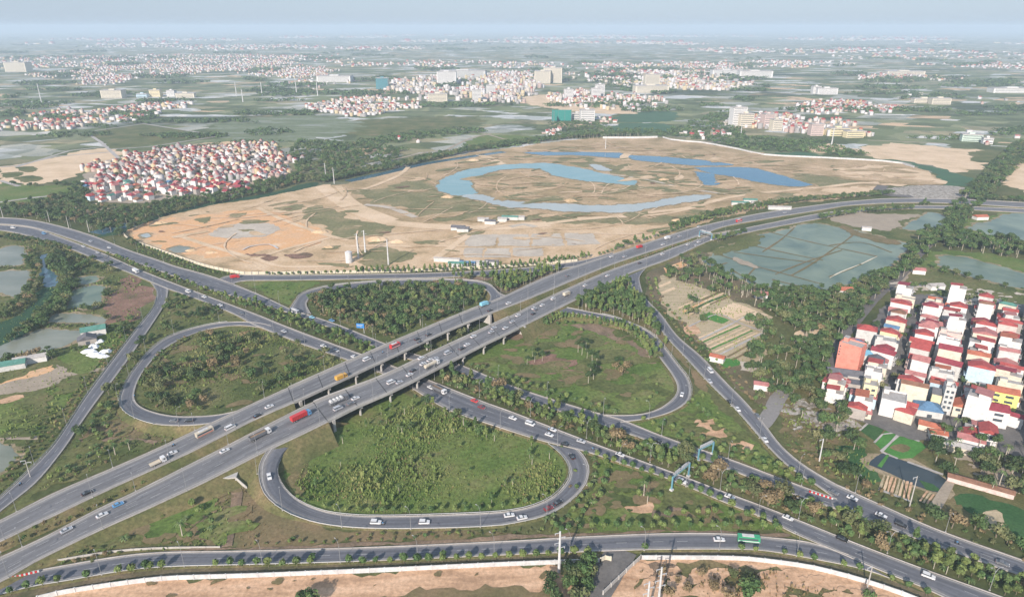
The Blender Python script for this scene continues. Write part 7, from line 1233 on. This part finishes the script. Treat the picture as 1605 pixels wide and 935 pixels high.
# ------------------------------------------------------------------ vehicles (front towards +X)
VC = {}
def wheels(q_, xs_, w, r=.33):
    out = []
    for x in xs_:
        for s in (-1, 1): q = MB(); q.cyl((x, s*(w/2-.05), r), (x, s*(w/2-.30), r), r, r, 12, 'tyre_and_shade'); q.cyl((x, s*(w/2-.03), r), (x, s*(w/2-.05), r), r*.55, r*.55, 8, 'metal'); out.append(('wheel', q.mesh('wheel')))
    return out
def vparts(kind, color):
    if (kind, color) in VC: return VC[kind, color]
    c = 'c_' + color; P_ = []
    if kind in ('sedan', 'suv', 'van'):
        L, w = {'sedan': (4.6, 1.85), 'suv': (4.7, 1.95), 'van': (5.4, 2.05)}[kind]
        body, glass = {'sedan': ([(-2.3, .35), (2.25, .35), (2.3, .7), (1.35, .95), (-1.75, 1.0), (-2.3, .9)], [(1.0, .96), (.35, 1.42), (-1.0, 1.45), (-1.75, 1.0)]),
                       'suv': ([(-2.35, .4), (2.3, .4), (2.35, .85), (1.3, 1.08), (-2.3, 1.12)], [(1.05, 1.08), (.5, 1.68), (-2.0, 1.72), (-2.3, 1.12)]),
                       'van': ([(-2.7, .4), (2.6, .4), (2.7, .95), (2.0, 1.25), (-2.7, 1.3)], [(1.95, 1.25), (1.25, 2.0), (-2.6, 2.05), (-2.68, 1.3)])}[kind]
        q = MB(); q.prism(body, -w/2, w/2, c); P_.append(('body', q.mesh('body')))
        q = MB(); g = glass; q.prism(g, -w/2+.14, w/2-.14, 'glass'); P_.append(('windows', q.mesh('windows')))
        top = g[1:3]; q = MB(); q.prism([(top[0][0]+.02, top[0][1]-.02), (top[0][0]-.05, top[0][1]+.06), (top[1][0]+.05, top[1][1]+.06), (top[1][0]-.02, top[1][1]-.02)], -w/2+.1, w/2-.1, c); P_.append(('car_roof', q.mesh('car_roof')))
        for s in (-1, 1): q = MB(); q.box(L/2-.12, s*.62-.2, .62, L/2+.06, s*.62+.2, .80, 'lamp_white'); P_.append(('headlight', q.mesh('headlight'))); q = MB(); q.box(-L/2-.06, s*.66-.16, .68, -L/2+.1, s*.66+.16, .88, 'tail_red'); P_.append(('tail_light', q.mesh('tail_light')))
        P_ += wheels(q, (-L*.31, L*.31), w)
    elif kind == 'bus':
        q = MB(); q.prism([(-5.6, .45), (5.6, .45), (5.7, 1.3), (5.5, 3.2), (-5.6, 3.2)], -1.25, 1.25, c); P_.append(('body', q.mesh('body'))); q = MB()
        q.box(-5.2, -1.28, 1.6, 4.6, 1.28, 2.6, 'glass'); q.box(5.35, -1.1, 1.5, 5.72, 1.1, 2.8, 'glass'); P_.append(('windows', q.mesh('windows'))); q = MB(); q.box(-3.5, -.9, 3.2, 2.5, .9, 3.45, 'wall_white'); P_.append(('roof_unit', q.mesh('roof_unit')))
        q = MB(); q.box(-5.4, -1.27, .75, 5.2, 1.27, 1.15, 'c_red' if color in ('beige', 'white') else 'c_white'); P_.append(('stripe', q.mesh('stripe'))); P_ += wheels(q, (-3.3, 3.6), 2.5, .5)
    else:
        cab = {'box_truck': color, 'red_truck': 'blue', 'tanker': 'white', 'bags': 'grey', 'dark_tipper': 'white', 'flatbed': 'white', 'fire_truck': 'red'}[kind]; big = kind in ('red_truck', 'tanker', 'bags', 'dark_tipper'); L = 11.5 if big else 7.5; w = 2.45
        q = MB(); x = L/2; q.prism([(x-2.2, .6), (x, .6), (x, 1.6), (x-.35, 2.9), (x-2.2, 2.9)], -w/2, w/2, 'c_' + cab); P_.append(('cab', q.mesh('cab'))); q = MB(); q.add([(x+.02, -1, 1.65), (x+.02, 1, 1.65), (x-.3, 1, 2.7), (x-.3, -1, 2.7)], [(0, 1, 2, 3)], 'glass'); q.box(x-1.4, -w/2-.02, 1.6, x-.5, w/2+.02, 2.4, 'glass'); P_.append(('windows', q.mesh('windows')))
        q = MB(); q.box(-x, -.9, .7, x-2.3, .9, 1.05, 'metal_dark'); P_.append(('chassis', q.mesh('chassis'))); q = MB(); b0, b1 = -x, x-2.5
        if kind in ('box_truck', 'fire_truck'): q.box(b0, -w/2, 1.06, b1, w/2, 3.3, 'c_' + color)
        elif kind == 'red_truck':
            q.box(b0, -w/2, 1.06, b1, w/2, 3.5, 'c_red'); [q.box(b0 + .5 + i*1.0, -w/2-.06, 1.1, b0 + .62 + i*1.0, w/2+.06, 3.4, 'c_dark red') for i in range(8)]
        elif kind == 'tanker': q.cyl((b0, 0, 2.2), (b1, 0, 2.2), 1.15, 1.15, 16, 'c_beige'); [q.cyl((b0+1.5+i*3, 0, 3.2), (b0+1.5+i*3, 0, 3.5), .35, .35, 8, 'metal') for i in range(3)]
        elif kind == 'bags':
            q.box(b0, -w/2, 1.06, b1, w/2, 1.9, 'c_grey')
            for i in range(4): q.cyl((b0+1.1+i*2.15, -1.0, 2.5), (b0+1.1+i*2.15, 1.0, 2.5), .95, .95, 9, 'wall_white')
        elif kind == 'dark_tipper': q.box(b0, -w/2, 1.06, b1, -w/2+.12, 2.6, 'c_grey'); q.box(b0, w/2-.12, 1.06, b1, w/2, 2.6, 'c_grey'); q.box(b0, -w/2+.12, 1.06, b0+.12, w/2-.12, 2.6, 'c_grey'); q.box(b1-.12, -w/2+.12, 1.06, b1, w/2-.12, 2.6, 'c_grey'); q.box(b0+.12, -w/2+.12, 1.06, b1-.12, w/2-.12, 2.1, 'dirt_brown')
        else: q.box(b0, -w/2, 1.06, b1, w/2, 1.3, 'c_beige'); q.box(b0, -w/2, 1.3, b1, -w/2+.1, 1.7, 'c_beige'); q.box(b0, w/2-.1, 1.3, b1, w/2, 1.7, 'c_beige')
        P_.append(('cargo_bed', q.mesh('cargo_bed'))); P_ += wheels(q, (-x+1.2, -x+2.4, x-1.3) if big else (-x+1.4, x-1.3), w, .5)
    VC[kind, color] = P_; return P_
RN = {'A': 'far overpass carriageway', 'B': 'near overpass carriageway', 'N': 'far side of the dual highway', 'S': 'near side of the dual highway', 'M': 'far side after the merge', 'C': 'large lower loop', 'L': 'left loop', 'H': 'right loop', 'D': 'long right ramp', 'K': 'road below the cream site wall', 'R1': 'bottom road', 'side': 'side street by the ramp'}
NK = {'sedan': 'car', 'suv': 'off-roader', 'van': 'van', 'bus': 'bus', 'box_truck': 'box truck', 'red_truck': 'container truck with blue cab', 'tanker': 'long tanker truck', 'bags': 'truck carrying four big white bags', 'dark_tipper': 'tipper truck with dark bed', 'flatbed': 'small flatbed truck', 'fire_truck': 'fire truck'}
ON = {'sedan': 'car', 'suv': 'car', 'van': 'van', 'bus': 'bus'}
FLEET = '''A sedan black 137 772;A flatbed white 248 725;A sedan white 270 710;A bus beige 321 679;A van white 361 670;A sedan white 422 637;A box_truck yellow 535 593;A van white 575 563;A bus red 619 543;A sedan black 654 531;A sedan black 659 536;A sedan black 672 524;A box_truck sky_blue 759 478;A sedan black 768 486;A sedan white 797 475;A sedan black 404 651;A box_truck red 1002 388;A sedan silver 979 402;A sedan white 958 402;A sedan white 1039 383;A box_truck white 1046 374;A sedan silver 1065 370;A bus red 1158 347;A sedan white 1095 355;A sedan grey 890 432;A sedan silver 1230 333
B sedan white 160 807;B sedan blue 185 790;B sedan silver 104 830;B sedan white 352 706;B red_truck red 472 654;B dark_tipper white 408 683;B bags grey 531 629;B sedan white 557 624;B sedan grey 550 632;B van silver 530 640;B van white 613 599;B sedan silver 626 599;B sedan white 642 587;B sedan black 648 580;B tanker beige 677 573;B sedan white 663 570;B sedan white 660 561;B sedan white 674 564;B sedan silver 683 562;B van silver 702 553;B sedan black 724 546;B sedan white 732 540;B sedan white 742 527;B sedan silver 774 514;B sedan white 792 514;B sedan silver 770 520;B sedan white 812 494;B sedan white 837 483;B sedan grey 840 485;B sedan white 850 478;B sedan black 836 491;B suv white 867 468;B sedan silver 803 504;B box_truck beige 888 462;B sedan white 917 447;B sedan white 952 432;B sedan black 1003 412;B sedan white 1038 398;B sedan white 1078 383;B sedan white 1095 379;B sedan silver 1091 384
S van white 21 357;S van blue 69 366;S sedan white 131 386;S sedan silver 153 396;S sedan grey 166 402;S box_truck white 213 426;S van white 295 457;S sedan white 320 465;S sedan white 345 478;S sedan grey 378 491;S sedan silver 445 519;S sedan white 507 542;S sedan silver 527 549;S sedan white 555 559;S dark_tipper white 688 612;S sedan white 675 607;S sedan red 744 628;S sedan dark_red 755 638;S sedan white 804 655;S van white 831 664;S sedan white 866 673;S sedan white 861 681;S sedan silver 911 691;S sedan black 886 696;S sedan white 972 712;S suv white 1069 754;S sedan white 1144 778;S sedan white 1235 811;S sedan black 1320 844;S suv white 1455 902
N sedan silver 142 378;N sedan white 171 388;N bus silver 462 489;N sedan sky_blue 489 497;N sedan blue 520 502;N sedan black 1031 691;N sedan black 1231 767;M sedan grey 1306 771;M sedan white 1336 780;M sedan white 1337 803;M sedan white 1381 807;M suv black 1412 822;M sedan grey 1571 882;K fire_truck red 368 435
C sedan white 422 747;C suv white 589 818;C suv white 665 818;C sedan white 798 807;C sedan white 818 811;C sedan dark_red 860 796;C sedan black 875 787;C sedan black 896 715;L sedan grey 273 659;L sedan black 297 659;H sedan white 1069 618;H sedan white 1019 534;D van white 1113 581;D sedan silver 1112 597;D sedan black 1141 630;D sedan white 1156 641;D sedan white 1199 689;R1 sedan white 1127 845;R1 bus green 1173 846;D sedan grey 1206 650'''
rows2 = [t.split() for ln in FLEET.split('\n') for t in ln.split(';')]
def on_road(key, px, py):
    r = ROADS[key]; best = min(range(1, r.n-1), key=lambda i: (PIX(r.C[i])[0]-px)**2 + (PIX(r.C[i])[1]-py)**2); v = P(px, py, r.C[best].z + .5)
    for _ in range(3): best = min(range(1, r.n-1), key=lambda i: (r.C[i].x-v.x)**2 + (r.C[i].y-v.y)**2); v = P(px, py, r.C[best].z + .5)
    d = r.C[best+1] - r.C[best-1]; c = r.C[best]; n = Vector((-d.y, d.x, 0)).normalized(); off = max(-r.w[best]/2+1.6, min(r.w[best]/2-1.6, (v - c).dot(n))); dn = Vector((d.x, d.y, 0)).normalized(); al = (v - c).dot(dn); al = max(-4, min(4, al)); q = c + n*off + dn*al
    return Vector((q.x, q.y, c.z + .01 + d.z/max(.1, d.xy.length)*al)), math.atan2(d.y, d.x), math.atan2(d.z, d.xy.length)
placed = {}
order = {}
for t in rows2: order.setdefault((t[0], t[1], t[2]), []).append(float(t[3]))
for key, kind, color, px, py in rows2:
    px, py = float(px), float(py); color = color.replace('_', ' '); v, a, pitch = on_road(key, px, py)
    flip = key in ('S', 'F', 'C', 'K') and False
    root = empty(ON.get(kind, 'truck'), v); root.rotation_euler = (0, -pitch, a); noun = NK[kind]
    if kind == 'bus': sc_ = .8 if color != 'red' else .66; root.scale = (sc_, .92, .9)
    xs_ = sorted(order[(key, kind, color.replace(' ', '_'))]); k = xs_.index(px) + 1
    pos = '' if len(xs_) == 1 else (', %s such from the left' % ORD[k])
    desc = {'red_truck': 'red', 'bags': 'grey', 'tanker': 'beige', 'dark_tipper': 'white-cabbed'}.get(kind, color)
    tag(root, '%s %s on the %s%s' % (desc, noun, RN[key], pos), {'car': 'car', 'van': 'van', 'bus': 'bus'}.get(ON.get(kind), 'truck'), 'vehicles on the ' + RN[key])
    for nm, me in vparts(kind, color): link(nm, me, root)
# overhead: motorcycles
for i, (key, px, py, col_) in enumerate((('A', 272, 697, 'black'), ('A', 600, 552, 'grey'), ('S', 929, 703, 'grey'), ('S', 860, 673, 'black'), ('C', 600, 820, 'grey'), ('M', 1500, 850, 'black'), ('F', 32, 758, 'black'), ('L', 211, 620, 'black'), ('A', 400, 653, 'grey'))):
    v, a, p = on_road(key, px, py); root = empty('motorcycle', v, a); tag(root, 'dark motorcycle on the %s, near the %s' % (RN.get(key, 'outer left ramp'), near_mark(v.x, v.y, v.z)), 'motorcycle', 'motorcycles on the roads')
    q = MB(); q.prism([(-.6, .45), (.6, .5), (.7, .95), (.3, .8), (-.7, .85)], -.14, .14, 'c_' + col_); q.build('body', root)
    for x in (-.6, .65): q = MB(); q.cyl((x, -.06, .3), (x, .06, .3), .3, .3, 10, 'tyre_and_shade'); q.build('wheel', root)
    q = MB(); q.cyl((-.15, 0, .8), (.05, 0, 1.35), .2, .24, 8, 'c_blue'); q.cyl((.05, 0, 1.38), (.05, 0, 1.62), .1, .12, 8, 'c_black'); [q.cyl((0, s*.2, 1.25), (.45, s*.25, 1.0), .06, .05, 5, 'c_blue') for s in (-1, 1)]; [q.cyl((-.1, s*.14, .85), (.2, s*.2, .4), .09, .06, 5, 'c_grey') for s in (-1, 1)]; q.build('rider', root)
